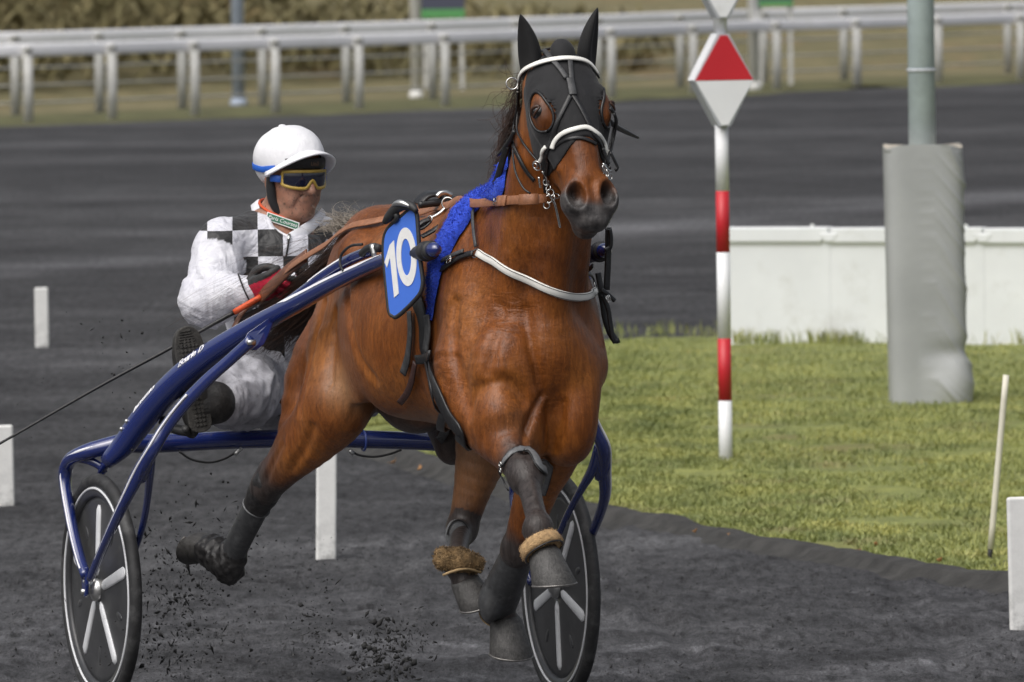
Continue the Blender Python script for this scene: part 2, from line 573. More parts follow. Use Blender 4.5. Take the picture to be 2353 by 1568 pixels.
# --- materials of the ground
def mat_track():
    m = Mat('black_sand')
    v = m.coord('Object')
    streak = m.noise(m.coord('Object', (0.10, 0.55, 1), (0, 0, rad(4))), 0.5, 3, 0.5, 0.3)
    patch = m.noise(m.coord('Object', (0.8, 0.8, 1)), 1.6, 5, 0.62)
    clod = m.noise(m.coord('Object', (1, 0.16, 1)), 24, 6, 0.75)
    fine = m.noise(m.coord('Object', (1, 0.22, 1)), 130, 4, 0.75)
    c1 = m.ramp(streak, [(0.30, (0.036, 0.036, 0.038)), (0.52, (0.047, 0.047, 0.049)), (0.66, (0.068, 0.068, 0.071)), (0.78, (0.10, 0.10, 0.104))])
    c2 = m.ramp(patch, [(0.35, (0.72, 0.72, 0.73)), (0.70, (1.35, 1.35, 1.35))])
    c3 = m.ramp(clod, [(0.30, (0.30, 0.30, 0.30)), (0.46, (0.95, 0.95, 0.95)), (0.68, (1.6, 1.6, 1.6))])
    c4 = m.ramp(fine, [(0.3, (0.5, 0.5, 0.5)), (0.7, (1.5, 1.5, 1.5))])
    c = m.mix(1.0, c1, c2, 'MULTIPLY'); c = m.mix(1.0, c, c3, 'MULTIPLY'); c = m.mix(1.0, c, c4, 'MULTIPLY')
    # the stretch the horses run on is paler: dry scuffed drifts, plus view-angle brightness put into the colour
    sep = m.n('ShaderNodeSeparateXYZ'); m.l(v, sep.inputs[0])
    drift = m.noise(m.coord('Object', (1.0, 0.8, 1)), 1.5, 6, 0.72, 0.4)
    palef = m.math('MULTIPLY', m.math('SUBTRACT', 33.5, sep.outputs[1]), 0.22, True)
    palec = m.ramp(drift, [(0.34, (0.9, 0.9, 0.9)), (0.48, (1.35, 1.35, 1.36)), (0.60, (2.2, 2.2, 2.22)), (0.72, (3.6, 3.6, 3.6))])
    c = m.mix(palef, c, m.mix(1.0, c, palec, 'MULTIPLY'))
    # a paler harrowed lane on the far side of the turn
    ln_ = m.math('SUBTRACT', sep.outputs[1], m.math('ADD', m.math('MULTIPLY', sep.outputs[0], 1.65), 67.3))
    wob = m.math('MULTIPLY', m.math('SUBTRACT', m.noise(m.coord('Object', (0.5, 0.12, 1)), 1.0, 4), 0.5), 5.0)
    ln_ = m.math('ABSOLUTE', m.math('ADD', ln_, wob))
    lane = m.math('MULTIPLY', m.math('SUBTRACT', 1.0, m.math('DIVIDE', ln_, 2.6), True), 0.75)
    c = m.mix(lane, c, m.mix(1.0, c, (2.0, 2.0, 2.02, 1), 'MULTIPLY'))
    m.col(c); m.set(Roughness=0.95); m.b.inputs['Specular IOR Level'].default_value = 0.15
    m.nor(m.bump(fine, 0.5, 0.006, m.bump(clod, 0.6, 0.02)))
    return m.m
def mat_turf():
    m = Mat('turf')
    v = m.coord('Object')
    a = m.noise(v, 1.1, 5, 0.6); b = m.noise(v, 9, 5, 0.65); c = m.noise(v, 60, 3)
    base = m.ramp(a, [(0.30, (0.22, 0.20, 0.07)), (0.45, (0.205, 0.23, 0.07)), (0.62, (0.28, 0.295, 0.08)), (0.78, (0.26, 0.22, 0.095))])
    var = m.ramp(b, [(0.3, (0.50, 0.52, 0.5)), (0.7, (1.15, 1.15, 1.05))])
    m.col(m.mix(1.0, base, var, 'MULTIPLY')); m.set(Roughness=0.9)
    m.nor(m.bump(c, 0.6, 0.02))
    return m.m
def mat_blade():
    m = Mat('grass_blade')
    v = m.coord('Object')
    a = m.noise(v, 1.3, 5, 0.62); b = m.noise(v, 30, 2)
    base = m.ramp(a, [(0.28, (0.27, 0.235, 0.11)), (0.42, (0.24, 0.275, 0.09)), (0.60, (0.32, 0.335, 0.10)), (0.74, (0.33, 0.28, 0.14))])
    var = m.ramp(b, [(0.3, (0.55, 0.6, 0.5)), (0.7, (1.2, 1.15, 1.2))])
    cl = m.noise(m.coord('Object', (1.0, 0.45, 1)), 2.3, 4, 0.65)
    var = m.mix(1.0, var, m.ramp(cl, [(0.36, (0.55, 0.60, 0.55)), (0.5, (1, 1, 1)), (0.66, (1.18, 1.10, 1.0))]), 'MULTIPLY')
    m.col(m.mix(1.0, base, var, 'MULTIPLY')); m.set(Roughness=0.6); m.b.inputs['Transmission Weight'].default_value = 0.0
    return m.m
M_TRACK, M_TURF, M_BLADE = mat_track(), mat_turf(), mat_blade()

# --- track: one sheet to the horizon, dense and uneven where it is near
_hp = random.Random(5)
HOOFPRINTS = [(_hp.uniform(-2.0, 2.0), 24.0 + 9.0 * _hp.random() ** 1.2, _hp.uniform(0.045, 0.085)) for _ in range(190)]
def track_z(P):
    near = sstep(23.0, 24.0, P[:, 1]) * (1 - sstep(34, 40, P[:, 1])) * (1 - sstep(1.9, 2.6, np.abs(P[:, 0])))
    z = 0.006 * fbm(P * np.array([5.5, 2.0, 1]), 3, 1) + 0.006 * fbm(P * np.array([24, 7, 1]), 2, 5)
    pits = np.zeros(len(P))
    sel = np.where(near > 0.01)[0]
    Q = P[sel]
    acc = np.zeros(len(sel))
    for cx, cy, rr in HOOFPRINTS:
        m_ = (np.abs(Q[:, 0] - cx) < 0.3) & (np.abs(Q[:, 1] - cy) < 0.34)
        r2 = ((Q[m_, 0] - cx) / rr) ** 2 + ((Q[m_, 1] - cy) / (rr * 1.35)) ** 2
        acc[m_] += -0.020 * np.exp(-r2 * 1.6) + 0.009 * np.exp(-(np.sqrt(r2) - 1.35) ** 2 * 6)
    for a_, b_, w_ in ((-0.55, 0.020, 0.05), (0.62, -0.030, 0.045), (1.35, 0.015, 0.05), (-1.55, 0.012, 0.05)):
        dx = Q[:, 0] - (a_ + b_ * (Q[:, 1] - 26) + 0.04 * np.sin(Q[:, 1] * 0.9 + a_))
        acc += -0.012 * np.exp(-(dx / w_) ** 2) + 0.007 * np.exp(-((np.abs(dx) - w_ * 1.9) / (w_ * 0.7)) ** 2)
    pits[sel] = acc
    z = z + pits
    bank = 0.04 * sstep(0.3, -1.2, P[:, 0]) * (1 - sstep(28.5, 31.0, P[:, 1])) * sstep(20, 22.5, P[:, 1])
    return z * near + bank
xs = np.concatenate([[-900, -300, -100, -40, -15, -7, -4, -3], np.arange(-2.5, 2.51, 0.026), [3, 4, 7, 15, 40, 100, 300, 900]])
ys = np.concatenate([[-300, -60, 0, 15, 20, 22], np.arange(22.8, 36, 0.034), np.arange(36, 60, 0.8), np.arange(60, 140, 4), [150, 200, 300, 600, 1200, 2500]])
GX, GY = np.meshgrid(xs, ys, indexing='ij')
TV = np.stack([GX.ravel(), GY.ravel(), np.zeros(GX.size)], 1)
TV[:, 2] = track_z(TV)
ny = len(ys)
ii, jj = np.meshgrid(np.arange(len(xs) - 1), np.arange(ny - 1), indexing='ij')
q = (ii * ny + jj).ravel()
TF = np.stack([q, q + ny, q + ny + 1, q + 1], 1)
tag(mesh_obj('track', TV, TF, M_TRACK), 'dark grey sand racing track with hoof churned surface', kind='structure')

# --- grass verge
front_px = [(640, 990), (760, 1012), (860, 1040), (960, 1074), (1060, 1105), (1230, 1152), (1400, 1192), (1560, 1220), (1700, 1250), (1850, 1282), (2000, 1309), (2150, 1332), (2353, 1354), (2700, 1400), (3200, 1460)]
back_px = [(640, 982), (860, 940), (1100, 855), (1395, 782), (1650, 772), (2000, 770), (2353, 770), (2700, 770), (3200, 772)]
fr = spline(np.array([ground(*p) for p in front_px]), 260)
bk = spline(np.array([ground(*p) for p in back_px]), 260)
rows = 60
gv = []
for j in range(rows):
    t = j / (rows - 1)
    gv.append(fr * (1 - t) + bk * t)
gv = np.stack(gv, 1)
edge = np.minimum(np.arange(rows), np.arange(rows)[::-1]) / (rows - 1.0)
def turf_h(P):
    return 0.05 * fbm(P * np.array([0.9, 0.5, 1]), 3, 4) + 0.018 * fbm(P * np.array([5, 4, 1]), 2, 9)
Pf = gv.reshape(-1, 3).copy()
gz = (0.016 + 0.22 * turf_h(Pf)).reshape(260, rows) * sstep(0, 0.02, edge)[None]
gz[:, 0] = -0.03; gz[:, -1] = -0.03
gv[:, :, 2] = gz
ii, jj = np.meshgrid(np.arange(259), np.arange(rows - 1), indexing='ij')
q = (ii * rows + jj).ravel()
GF = np.stack([q, q + rows, q + rows + 1, q + 1], 1)
tag(mesh_obj('grass_verge', gv.reshape(-1, 3), GF, M_TURF), 'mossy green grass verge beside the track', kind='structure')
# blades
def tri_blades(P, h, w, lean, seed):
    g = np.random.default_rng(seed)
    n = len(P)
    a = g.uniform(0, 2 * np.pi, n); hh = h * g.uniform(0.5, 1.3, n); ww = w * g.uniform(0.7, 1.3, n)
    side = np.stack([np.cos(a), np.sin(a), np.zeros(n)], 1) * ww[:, None]
    b = g.uniform(0, 2 * np.pi, n); ln = lean * g.uniform(0, 1, n) * hh
    tip = np.stack([np.cos(b) * ln, np.sin(b) * ln, hh], 1)
    mid = tip * np.array([0.35, 0.35, 0.6])
    V = np.stack([P - side, P + side, P + mid + side * 0.7, P + mid - side * 0.7, P + tip], 1).reshape(-1, 3)
    k = np.arange(n)[:, None] * 5
    return V, [k + np.array([[0, 1, 2, 3]]), k + np.array([[3, 2, 4]])]
def blades_obj(name, P, h, w, lean, seed, mat):
    V, (Q, T) = tri_blades(P, h, w, lean, seed)
    me = bpy.data.meshes.new(name)
    me.vertices.add(len(V)); me.vertices.foreach_set('co', V.astype(np.float32).ravel())
    li = np.concatenate([Q.ravel(), T.ravel()]).astype(np.int32)
    me.loops.add(len(li)); me.loops.foreach_set('vertex_index', li)
    me.polygons.add(len(Q) + len(T))
    me.polygons.foreach_set('loop_start', np.concatenate([np.arange(len(Q)) * 4, len(Q) * 4 + np.arange(len(T)) * 3]).astype(np.int32))
    me.update(calc_edges=True)
    me.materials.append(mat)
    return link(bpy.data.objects.new(name, me))
g = np.random.default_rng(3)
nb = 170000
s_, t_ = g.uniform(0.06, 0.86, nb) * 259, np.clip(g.beta(1.0, 1.5, nb), 0.004, 0.985) * (rows - 1)
i0, j0 = s_.astype(int), t_.astype(int)
fi, fj = (s_ - i0)[:, None], (t_ - j0)[:, None]
GP = gv[i0, j0] * (1 - fi) * (1 - fj) + gv[np.minimum(i0 + 1, 259), j0] * fi * (1 - fj) + gv[i0, j0 + 1] * (1 - fi) * fj + gv[np.minimum(i0 + 1, 259), j0 + 1] * fi * fj
keep = fbm(GP * np.array([2.2, 1.6, 1]), 3, 21) > -0.42
GP = GP[keep]
gr = blades_obj('grass', GP, 0.022, 0.0032, 1.8, 5, M_BLADE)
tag(gr, 'short mossy green and straw coloured grass on the verge', 'grass', kind='stuff')
# taller tufts at the foot of the white barrier and along the far edge
tp = []
for px in np.arange(1395, 2353, 5.0):
    for _ in range(14):
        p = ground(px + rnd.uniform(-6, 6), (799 if px > 1660 else 782) + rnd.uniform(-7, 5))
        if rnd.random() < 0.10 + 0.8 * (mnoise.noise((p[0] * 2.5, 3.1, 0)) > 0.12):
            p[2] = 0.03
            tp.append(p)
tuft = blades_obj('grass_tufts', np.array(tp), 0.075, 0.004, 0.8, 6, M_BLADE)
tag(tuft, 'ragged taller grass at the foot of the white barrier', 'grass', kind='stuff')

# --- low earth kerb between track and verge
M_KERB = simple('kerb_earth', (0.034, 0.033, 0.031), 0.95, var=0.5, vscale=9, bump=0.7, bscale=40)
ks = 420
kc = spline(np.array([ground(*p) for p in front_px]), ks)
T = nrm(np.gradient(kc, axis=0)); S = np.cross(T, (0, 0, 1.0))       # towards the track
prof = [(0.13, -0.012), (0.09, 0.002), (0.05, 0.012), (0.02, 0.040), (-0.03, 0.050), (-0.08, 0.040), (-0.16, 0.006)]
KV = np.stack([kc + S * a + np.array([0, 0, b]) for a, b in prof], 1)
nz = fbm(KV.reshape(-1, 3) * np.array([2.0, 2.0, 6]), 4, 8).reshape(ks, len(prof))
KV[:, :, 2] += nz * 0.016 * np.array([0.1, 0.8, 1, 1, 1, 1, 0.5])[None]
KV += S[:, None] * (fbm(kc * 1.7, 3, 3)[:, None, None] * 0.05)
ii, jj = np.meshgrid(np.arange(ks - 1), np.arange(len(prof) - 1), indexing='ij')
q = (ii * len(prof) + jj).ravel()
tag(mesh_obj('track_kerb', KV.reshape(-1, 3), np.stack([q, q + 1, q + len(prof) + 1, q + len(prof)], 1), M_KERB), 'low dark earth kerb along the verge', kind='structure')

# --- far bank with scrub
def mat_scrub(name, k):
    m = Mat(name)
    v = m.coord('Object')
    a = m.noise(m.coord('Object', (0.35, 0.2, 0.9)), 1.0, 5, 0.6); b = m.noise(v, 5, 4, 0.7)
    base = m.ramp(a, [(0.30, (0.105 * k, 0.095 * k, 0.040 * k)), (0.45, (0.165 * k, 0.140 * k, 0.070 * k)), (0.56, (0.125 * k, 0.112 * k, 0.052 * k)), (0.66, (0.20 * k, 0.145 * k, 0.070 * k)), (0.8, (0.16 * k, 0.145 * k, 0.085 * k))])
    m.col(m.mix(1.0, base, m.ramp(b, [(0.3, (0.75, 0.75, 0.72)), (0.7, (1.25, 1.25, 1.2))]), 'MULTIPLY')); m.set(Roughness=0.95)
    return m.m
M_SCRUB, M_SCRUB2 = mat_scrub('scrub_ground', 1.0), mat_scrub('scrub_leaf', 1.0)
RAIL = [(-330, 298), (-140, 292), (52, 287), (245, 280), (435, 272), (620, 265), (812, 257), (1010, 249), (1205, 240), (1392, 231), (1580, 221), (1772, 211), (1956, 204), (2143, 196), (2333, 188), (2525, 180)]
rail_w = np.array([ground(*p) for p in RAIL])
dirv = nrm(rail_w[-1] - rail_w[0]); perp = np.array([-dirv[1], dirv[0], 0])
if perp[1] < 0: perp = -perp
bx_ = np.linspace(-60, 80, 90); by_ = np.concatenate([np.linspace(1.2, 30, 60), [40, 60, 90, 140]])
BX, BY = np.meshgrid(bx_, by_, indexing='ij')
mid = rail_w[len(rail_w) // 2]
BP = mid + dirv * BX.reshape(-1, 1) + perp * BY.reshape(-1, 1)
BP[:, 2] = 0.045 + 0.12 * np.clip(BY.ravel() - 6, 0, None) ** 1.0 + 0.4 * fbm(BP * 0.22, 3, 2) * sstep(6, 14, BY.ravel())
q = (np.arange(89)[:, None] * len(by_) + np.arange(len(by_) - 1)[None]).ravel()
tag(mesh_obj('scrub_bank', BP, np.stack([q, q + len(by_), q + len(by_) + 1, q + 1], 1), M_SCRUB), 'brown and olive scrubby bank behind the rails', kind='structure')
g = np.random.default_rng(8)
n = 26000 * 2
cx, cy = g.uniform(-11, 13, n), g.uniform(7, 46, n)
SP = mid + dirv * cx[:, None] + perp * cy[:, None]
SP[:, 2] = 0.05 + 0.12 * (cy - 6).clip(0) + 0.25 * fbm(SP * 0.22, 3, 2)
hh = 0.55 + 0.7 * (fbm(SP * 0.5, 2, 14) > 0.05)
SP[:, 2] += g.uniform(0, 0.5, n) * hh
scr = blades_obj('scrub', SP, 0.30, 0.05, 2.2, 9, M_SCRUB2)
tag(scr, 'dry brown and olive bushes and long grass covering the bank', 'scrub', kind='stuff')
# mown strip at the foot of the rails
stp = np.stack([np.stack([rail_w + perp * a + np.array([0, 0, z]) for a, z in ((-0.5, 0.0), (-0.2, 0.03), (1.0, 0.05), (2.2, 0.052))], 1)], 0)[0]
stp = np.stack([spline(stp[:, k], 120) for k in range(4)], 1)
stp[:, 0] += perp * (0.35 * fbm(stp[:, 0] * 0.6, 2, 6))[:, None]
q = (np.arange(119)[:, None] * 4 + np.arange(3)[None]).ravel()
M_STRIP = simple('rail_strip_turf', (0.095, 0.095, 0.036), 0.9, var=0.4, vscale=2.0)
tag(mesh_obj('rail_verge', stp.reshape(-1, 3), np.stack([q, q + 4, q + 5, q + 1], 1), M_STRIP), 'narrow strip of grass under the far rails', kind='structure')

# --- white running rails
M_RAIL = simple('rail_white', (0.88, 0.88, 0.90), 0.55, var=0.04, vscale=3, dirt=((0.6, 0.6, 0.56, 1), 1.5, 0.55, 0.5))
M_POSTW = simple('rail_post_white', (0.50, 0.50, 0.48), 0.5, var=0.12, vscale=6, dirt=((0.33, 0.32, 0.27, 1), 4, 0.5, 0.6))
M_POSTF = simple('far_post_grey', (0.40, 0.40, 0.38), 0.6, var=0.15, vscale=6)
def build_rail(name, label, base_px, zt, h, wires, grp):
    W_ = np.array([ground(*p) for p in base_px])
    root = empty(name, W_[0]); tag(root, label, 'rail', grp)
    o0 = W_[0]
    top = spline(W_, 160)
    a = np.linspace(0, 2 * np.pi, 14, endpoint=False)
    T = nrm(np.gradient(top, axis=0)); B = np.cross(T, (0, 0, 1.0))
    sec = np.stack([0.06 * np.sign(np.cos(a)) * np.abs(np.cos(a)) ** 0.35, zt - h / 2 + h / 2 * np.sign(np.sin(a)) * np.abs(np.sin(a)) ** 0.35], 1)
    V = (top[:, None] + B[:, None] * sec[None, :, 0:1] + np.array([0, 0, 1.0]) * sec[None, :, 1:2]).reshape(-1, 3) - o0
    F = [(i * 14 + j, i * 14 + (j + 1) % 14, (i + 1) * 14 + (j + 1) % 14, (i + 1) * 14 + j) for i in range(159) for j in range(14)]
    mesh_obj('top_rail', V, F, M_RAIL, root)
    for z in wires:
        V, F = tube(np.c_[top - o0 + np.array([0, 0, z]), np.full(160, 0.014)], n=0, sides=6)
        mesh_obj('crossbar', V, F, M_POSTF, root)
    V0, F0 = box((0, 0, (zt - h * 0.5) / 2), (0.115, 0.075, zt - h * 0.5))
    V1, F1 = lathe([(0.001, 0.0), (0.06, 0.0), (0.06, 0.05), (0.001, 0.06)], (0, -0.02, zt - h * 0.55), np.eye(3), 12)
    pm = None
    for w in W_:
        if pm is None:
            o = mesh_obj('post', *merge((V0, F0), (V1, F1)), M_POSTF if wires else M_POSTW, root); pm = o.data
        else:
            o = link(bpy.data.objects.new('post', pm)); o.parent = root
        o.location = tuple(w - o0 - (perp * 0.10)); o.rotation_euler = (0, 0, math.atan2(dirv[1], dirv[0]) - 0.9)
    return root
build_rail('track_rail', 'nearer of two white running rails with stout posts behind the dark track', RAIL, 0.985, 0.16, [], 'white running rails')
build_rail('track_rail', 'farther of two white running rails with thin lower bars, foot of the bank', [(p[0] - 29, p[1] - 12) for p in RAIL], 1.09, 0.16, [0.2, 0.42, 0.64], 'white running rails')
# --- tall posts and boards by the rails
M_STEEL = simple('pale_blue_steel', (0.36, 0.42, 0.52), 0.45, var=0.1, vscale=4)
M_WHITEP = simple('white_paint', (0.74, 0.74, 0.72), 0.5, var=0.06, vscale=5, dirt=((0.42, 0.42, 0.38, 1), 7, 0.55, 0.5))
def tall_post(px, py, w, mat, label, hgt=7.0):
    b = ground(px, py)
    r = empty('lamp_post', b); tag(r, label, 'post')
    d = b[1]
    rr = w * d / FPX / 2
    mesh_obj('shaft', *lathe([(0.001, -0.05), (rr, -0.05), (rr, hgt * 0.6), (rr * 0.8, hgt), (0.001, hgt)], (0, 0, 0), np.eye(3), 16), mat, r)
    mesh_obj('base_plate', *lathe([(0.001, 0.0), (rr * 1.35, 0.0), (rr * 1.35, 0.1), (rr * 1.02, 0.13), (0.001, 0.13)], (0, 0, 0.0), np.eye(3), 16), mat, r)
    return r
tall_post(549, 250, 30, M_STEEL, 'pale blue steel post rising through the left of the white rails')
tall_post(957, 232, 25, M_WHITEP, 'thin white post at the rails left of the horse\'s ears')
tall_post(1733, 212, 25, M_WHITEP, 'thin white post at the rails just behind the red and white diamond')
M_NAVY = simple('banner_navy', (0.06, 0.065, 0.10), 0.5); M_GREEN = simple('banner_green', (0.09, 0.30, 0.10), 0.5)
def banner(px0, px1, ytop, ysplit, ybot, label):
    d = 121.0
    c = at((px0 + px1) / 2, ybot, d)
    r = empty('advertising_board', (c[0], c[1], 0)); tag(r, label, 'board')
    z = [at(px0, y, d)[2] for y in (ytop, ysplit, ybot)]
    w = (px1 - px0) * d / FPX
    mesh_obj('panel', *box((0, 0, (z[0] + z[1]) / 2), (w, 0.04, z[0] - z[1])), M_NAVY, r, smooth=False)
    mesh_obj('green_stripe', *box((0, -0.005, (z[1] + z[2]) / 2 - 0.002), (w, 0.05, z[1] - z[2])), M_GREEN, r, smooth=False)
    for s in (-1, 1):
        mesh_obj('leg', *box((s * w * 0.42, 0.05, z[2] / 2), (0.06, 0.05, z[2] + 0.6)), M_POSTW, r, smooth=False)
banner(968, 1068, -90, 22, 42, 'dark navy board with green lower stripe beyond the rails')
banner(1740, 1822, -90, 2, 14, 'dark board with green edge beyond the rails, right of the diamond')
# ================================================================== THINGS ON THE VERGE AND THE TRACK
M_RED = simple('sign_red', (0.52, 0.02, 0.03), 0.4, var=0.05, vscale=5)
M_SIGNW = simple('sign_white', (0.78, 0.79, 0.80), 0.42, var=0.05, vscale=4, dirt=((0.5, 0.5, 0.47, 1), 6, 0.58, 0.4))
M_SIGNE = simple('sign_edge_grey', (0.45, 0.47, 0.50), 0.5)
# --- red and white post with a diamond
b = ground(1668, 1070)
d = b[1]
k = d / FPX
r = empty('diamond_sign_post', b); tag(r, 'red and white banded post with a red and white diamond sign', 'sign')
rp = 15.5 * k
def zat(y): return at(1660, y, d)[2]
tilt = (1653 - 1668) * k + 0
for i, (y0, y1, m) in enumerate([(1070, 921, M_SIGNW), (921, 778, M_RED), (778, 580, M_SIGNW), (580, 439, M_RED), (439, 285, M_SIGNW), (78, -200, M_SIGNW)]):
    z0, z1 = zat(y0), zat(y1)
    if i == 0: z0 = -0.04
    mesh_obj('red_band' if m is M_RED else 'white_band', *lathe([(0.001, z0), (rp, z0), (rp, z1), (0.001, z1)], (0, 0, 0), np.eye(3), 20), m, r)
def diamond(yt, ym, yb, wl, wr, th=0.13):
    zt, zm, zb = zat(yt), zat(ym), zat(yb)
    R = basis((0.20, -1.0, 0.0), (1, 0, 0))           # a thick lozenge turned slightly so its left edge shows
    R = np.stack([nrm(np.array([1.0, 0.20, 0])), np.array([0, 0, 1.0]), nrm(np.array([0.20, -1.0, 0]))], 1)
    w = (wl + wr) / 2 * k
    c = np.array([0, 0, zm])
    nk = 0.026
    poly = [(-nk, zt - zm), (-w, 0), (-nk, zb - zm), (nk, zb - zm), (w, 0), (nk, zt - zm)]
    o = mesh_obj('diamond', *prism(poly, th, c, R), M_SIGNE, r, smooth=False)
    off = R[:, 2] * (th / 2 + 0.003)
    q = 0.97
    a, f = prism([(-w * q, 0.0), (w * q, 0.0), (nk * 0.6, (zt - zm) * q), (-nk * 0.6, (zt - zm) * q)], 0.006, c + off, R)
    mesh_obj('red_face', a, f, M_RED, r, smooth=False)
    a, f = prism([(-nk * 0.6, (zb - zm) * q), (nk * 0.6, (zb - zm) * q), (w * q, -0.002), (-w * q, -0.002)], 0.006, c + off, R)
    mesh_obj('white_face', a, f, M_SIGNW, r, smooth=False)
    off2 = -R[:, 2] * 0
    e, f = prism([(-w - 0.004, 0.0), (-nk - 0.004, zt - zm), (-nk, zt - zm), (-w, 0.0)], th - 0.012, c, R)
    mesh_obj('edge_strip', e, f, M_SIGNW, r, smooth=False)
diamond(78, 184, 290, 70, 70)
diamond(-170, -64, 42, 70, 70)

# --- padded post
b = ground(2128, 932); d = b[1]; k = d / FPX
M_PAD = None
def mat_pad():
    m = Mat('grey_vinyl')
    v = m.coord('Object')
    a = m.noise(v, 2.5, 4); b_ = m.noise(v, 30, 3)
    m.col(m.ramp(a, [(0.3, (0.30, 0.31, 0.31)), (0.7, (0.38, 0.39, 0.39))])); m.set(Roughness=0.5)
    m.nor(m.bump(b_, 0.08, 0.01))
    return m.m
M_PAD = mat_pad(); M_FOAM = simple('foam_edge', (0.42, 0.38, 0.32), 0.9, var=0.2, vscale=30, bump=0.4)
M_GALV = simple('galvanised_pole', (0.40, 0.47, 0.48), 0.45, metal=0.1, var=0.12, vscale=8, dirt=((0.3, 0.34, 0.35, 1), 3, 0.5, 0.5))
r = empty('padded_post', b); tag(r, 'grey pole wrapped at its foot in thick creased grey padding', 'post')
rr = 31 * k
mesh_obj('pole', *lathe([(0.001, -0.05), (rr, -0.05), (rr, 2.6), (rr * 0.97, 5.5), (0.001, 5.5)], (-0.004, 0, 0), np.eye(3), 28), M_GALV, r)
mesh_obj('pole_clip', *ring((-0.004, 0, zat(168)), np.eye(3), rr * 1.0, 0.008), M_SIGNE, r)
zt = at(2120, 335, d)[2]
nz_, na = 220, 240
A = np.linspace(0, 2 * np.pi, na, endpoint=False)
Zs = np.linspace(0.0, zt, nz_)
AA, ZZ = np.meshgrid(A, Zs, indexing='ij')
hw, hd = 90 * k, 80 * k
ca, sa = np.cos(AA), np.sin(AA)
ex = 0.42
rx = np.sign(ca) * np.abs(ca) ** ex * hw; ry = np.sign(sa) * np.abs(sa) ** ex * hd
crease = sstep(-0.35, 0.75, rx / hw)                 # the slack side of the wrap is on the right
fold = 0.0
for amp, fz, fx, ph in ((0.020, 9.0, 16.0, 0.3), (0.013, 17.0, 24.0, 1.7), (0.008, 31.0, 38.0, 0.9)):
    w_ = np.sin(ZZ * fz + rx * fx + ph + 1.3 * np.sin(ZZ * 3.1 + ph))
    fold = fold + amp * (1 - np.abs(w_)) ** 2.5 * (0.5 + 0.5 * np.sin(ZZ * 5.3 + ph * 3))
fold = fold * crease + 0.040 * crease * np.exp(-((ZZ - 0.10) / 0.12) ** 2) - 0.02 * crease * np.exp(-((ZZ - 0.27) / 0.05) ** 2)
gxn = np.sign(ca) * np.abs(ca) ** (2 - ex) / hw; gyn = np.sign(sa) * np.abs(sa) ** (2 - ex) / hd
gl = np.sqrt(gxn ** 2 + gyn ** 2) + 1e-9
PX = rx + gxn / gl * fold * 0.75 + (0.012 - 0.012 * ZZ); PY = ry + gyn / gl * fold
V = np.stack([PX, PY, ZZ + 0.010 * np.sin(AA * 3) * (ZZ > zt - 0.02)], -1).reshape(-1, 3)
F = [(i * nz_ + j, ((i + 1) % na) * nz_ + j, ((i + 1) % na) * nz_ + j + 1, i * nz_ + j + 1) for i in range(na) for j in range(nz_ - 1)]
mesh_obj('padding_cover', V, F, M_PAD, r)
topr = [(i * nz_ + nz_ - 1) for i in range(na)]
TVv = V[topr]
mesh_obj('padding_top', np.vstack([TVv + np.array([0, 0, -0.004]), TVv * np.array([0.2, 0.2, 1]) + np.array([0, 0, -0.01])]), [(i, (i + 1) % na, na + (i + 1) % na, na + i) for i in range(na)], M_FOAM, r)
# --- low white barrier
b0, b1 = ground(1672, 797), ground(2800, 800)
r = empty('white_barrier', b0); tag(r, 'low white plastic barrier panels standing on the grass verge', 'barrier')
M_BAR = simple('barrier_white', (0.71, 0.73, 0.74), 0.5, var=0.05, vscale=3, dirt=((0.52, 0.52, 0.49, 1), 2.5, 0.55, 0.55))
M_BARE = simple('barrier_shadow_and_knob', (0.60, 0.62, 0.59), 0.5)
bd = b1 - b0; L = np.linalg.norm(bd); bd = bd / L; bn = np.array([bd[1], -bd[0], 0])
if bn[1] > 0: bn = -bn
R = np.stack([bd, np.array([0, 0, 1.0]), bn], 1)
H0, H1 = 276 * b0[1] / FPX, 272 * b0[1] / FPX
pw = 365 * b0[1] / FPX
kpan = 0
x0 = 0.0
while x0 < L:
    x1 = min(x0 + (0.62 if kpan == 0 else pw * 1.0) - 0.0012, L)
    hh = H0 + (H1 - H0) * (x0 + x1) / 2 / L * 1.5
    lip = hh - 0.05
    mesh_obj('panel', *prism([(x0, -0.02), (x1, -0.02), (x1, lip), (x0, lip)], 0.06, (0, 0, 0), R), M_BAR, r, smooth=False)
    lo = prism([(x0, lip - 0.035), (x1 - 0.05, lip - 0.035), (x1 - 0.01, lip + 0.0), (x1, lip + 0.05), (x0, lip + 0.05), (x0 + 0.01, lip)], 0.10, -R[:, 2] * 0.0, R)
    bevel(mesh_obj('top_lip', *lo, M_BAR, r, smooth=False), 0.008)
    mesh_obj('painted_lip_shadow', *prism([(x0, lip - 0.052), (x1 - 0.05, lip - 0.052), (x1 - 0.045, lip - 0.036), (x0, lip - 0.036)], 0.07, (0, 0, 0), R), M_BARE, r, smooth=False)  # slightly darker strip: the shadow below the lip, painted on
    c0 = np.array([x1 - 0.005, 0, 0])
    if x1 < L:
        clip = prism([(x1 - 0.06, lip + 0.02), (x1 - 0.025, lip - 0.035), (x1 + 0.025, lip - 0.035), (x1 + 0.06, lip + 0.02)], 0.108, (0, 0, 0), R)
        bevel(mesh_obj('joint_clip', *clip, M_BAR, r, smooth=False), 0.008)
        mesh_obj('clip_knob', *ball(np.array([0, 0, lip + 0.055]) + bd * (x1 - 0.11), 0.013, 6), M_BARE, r)
    x0 = x1 + 0.0012
    kpan += 1

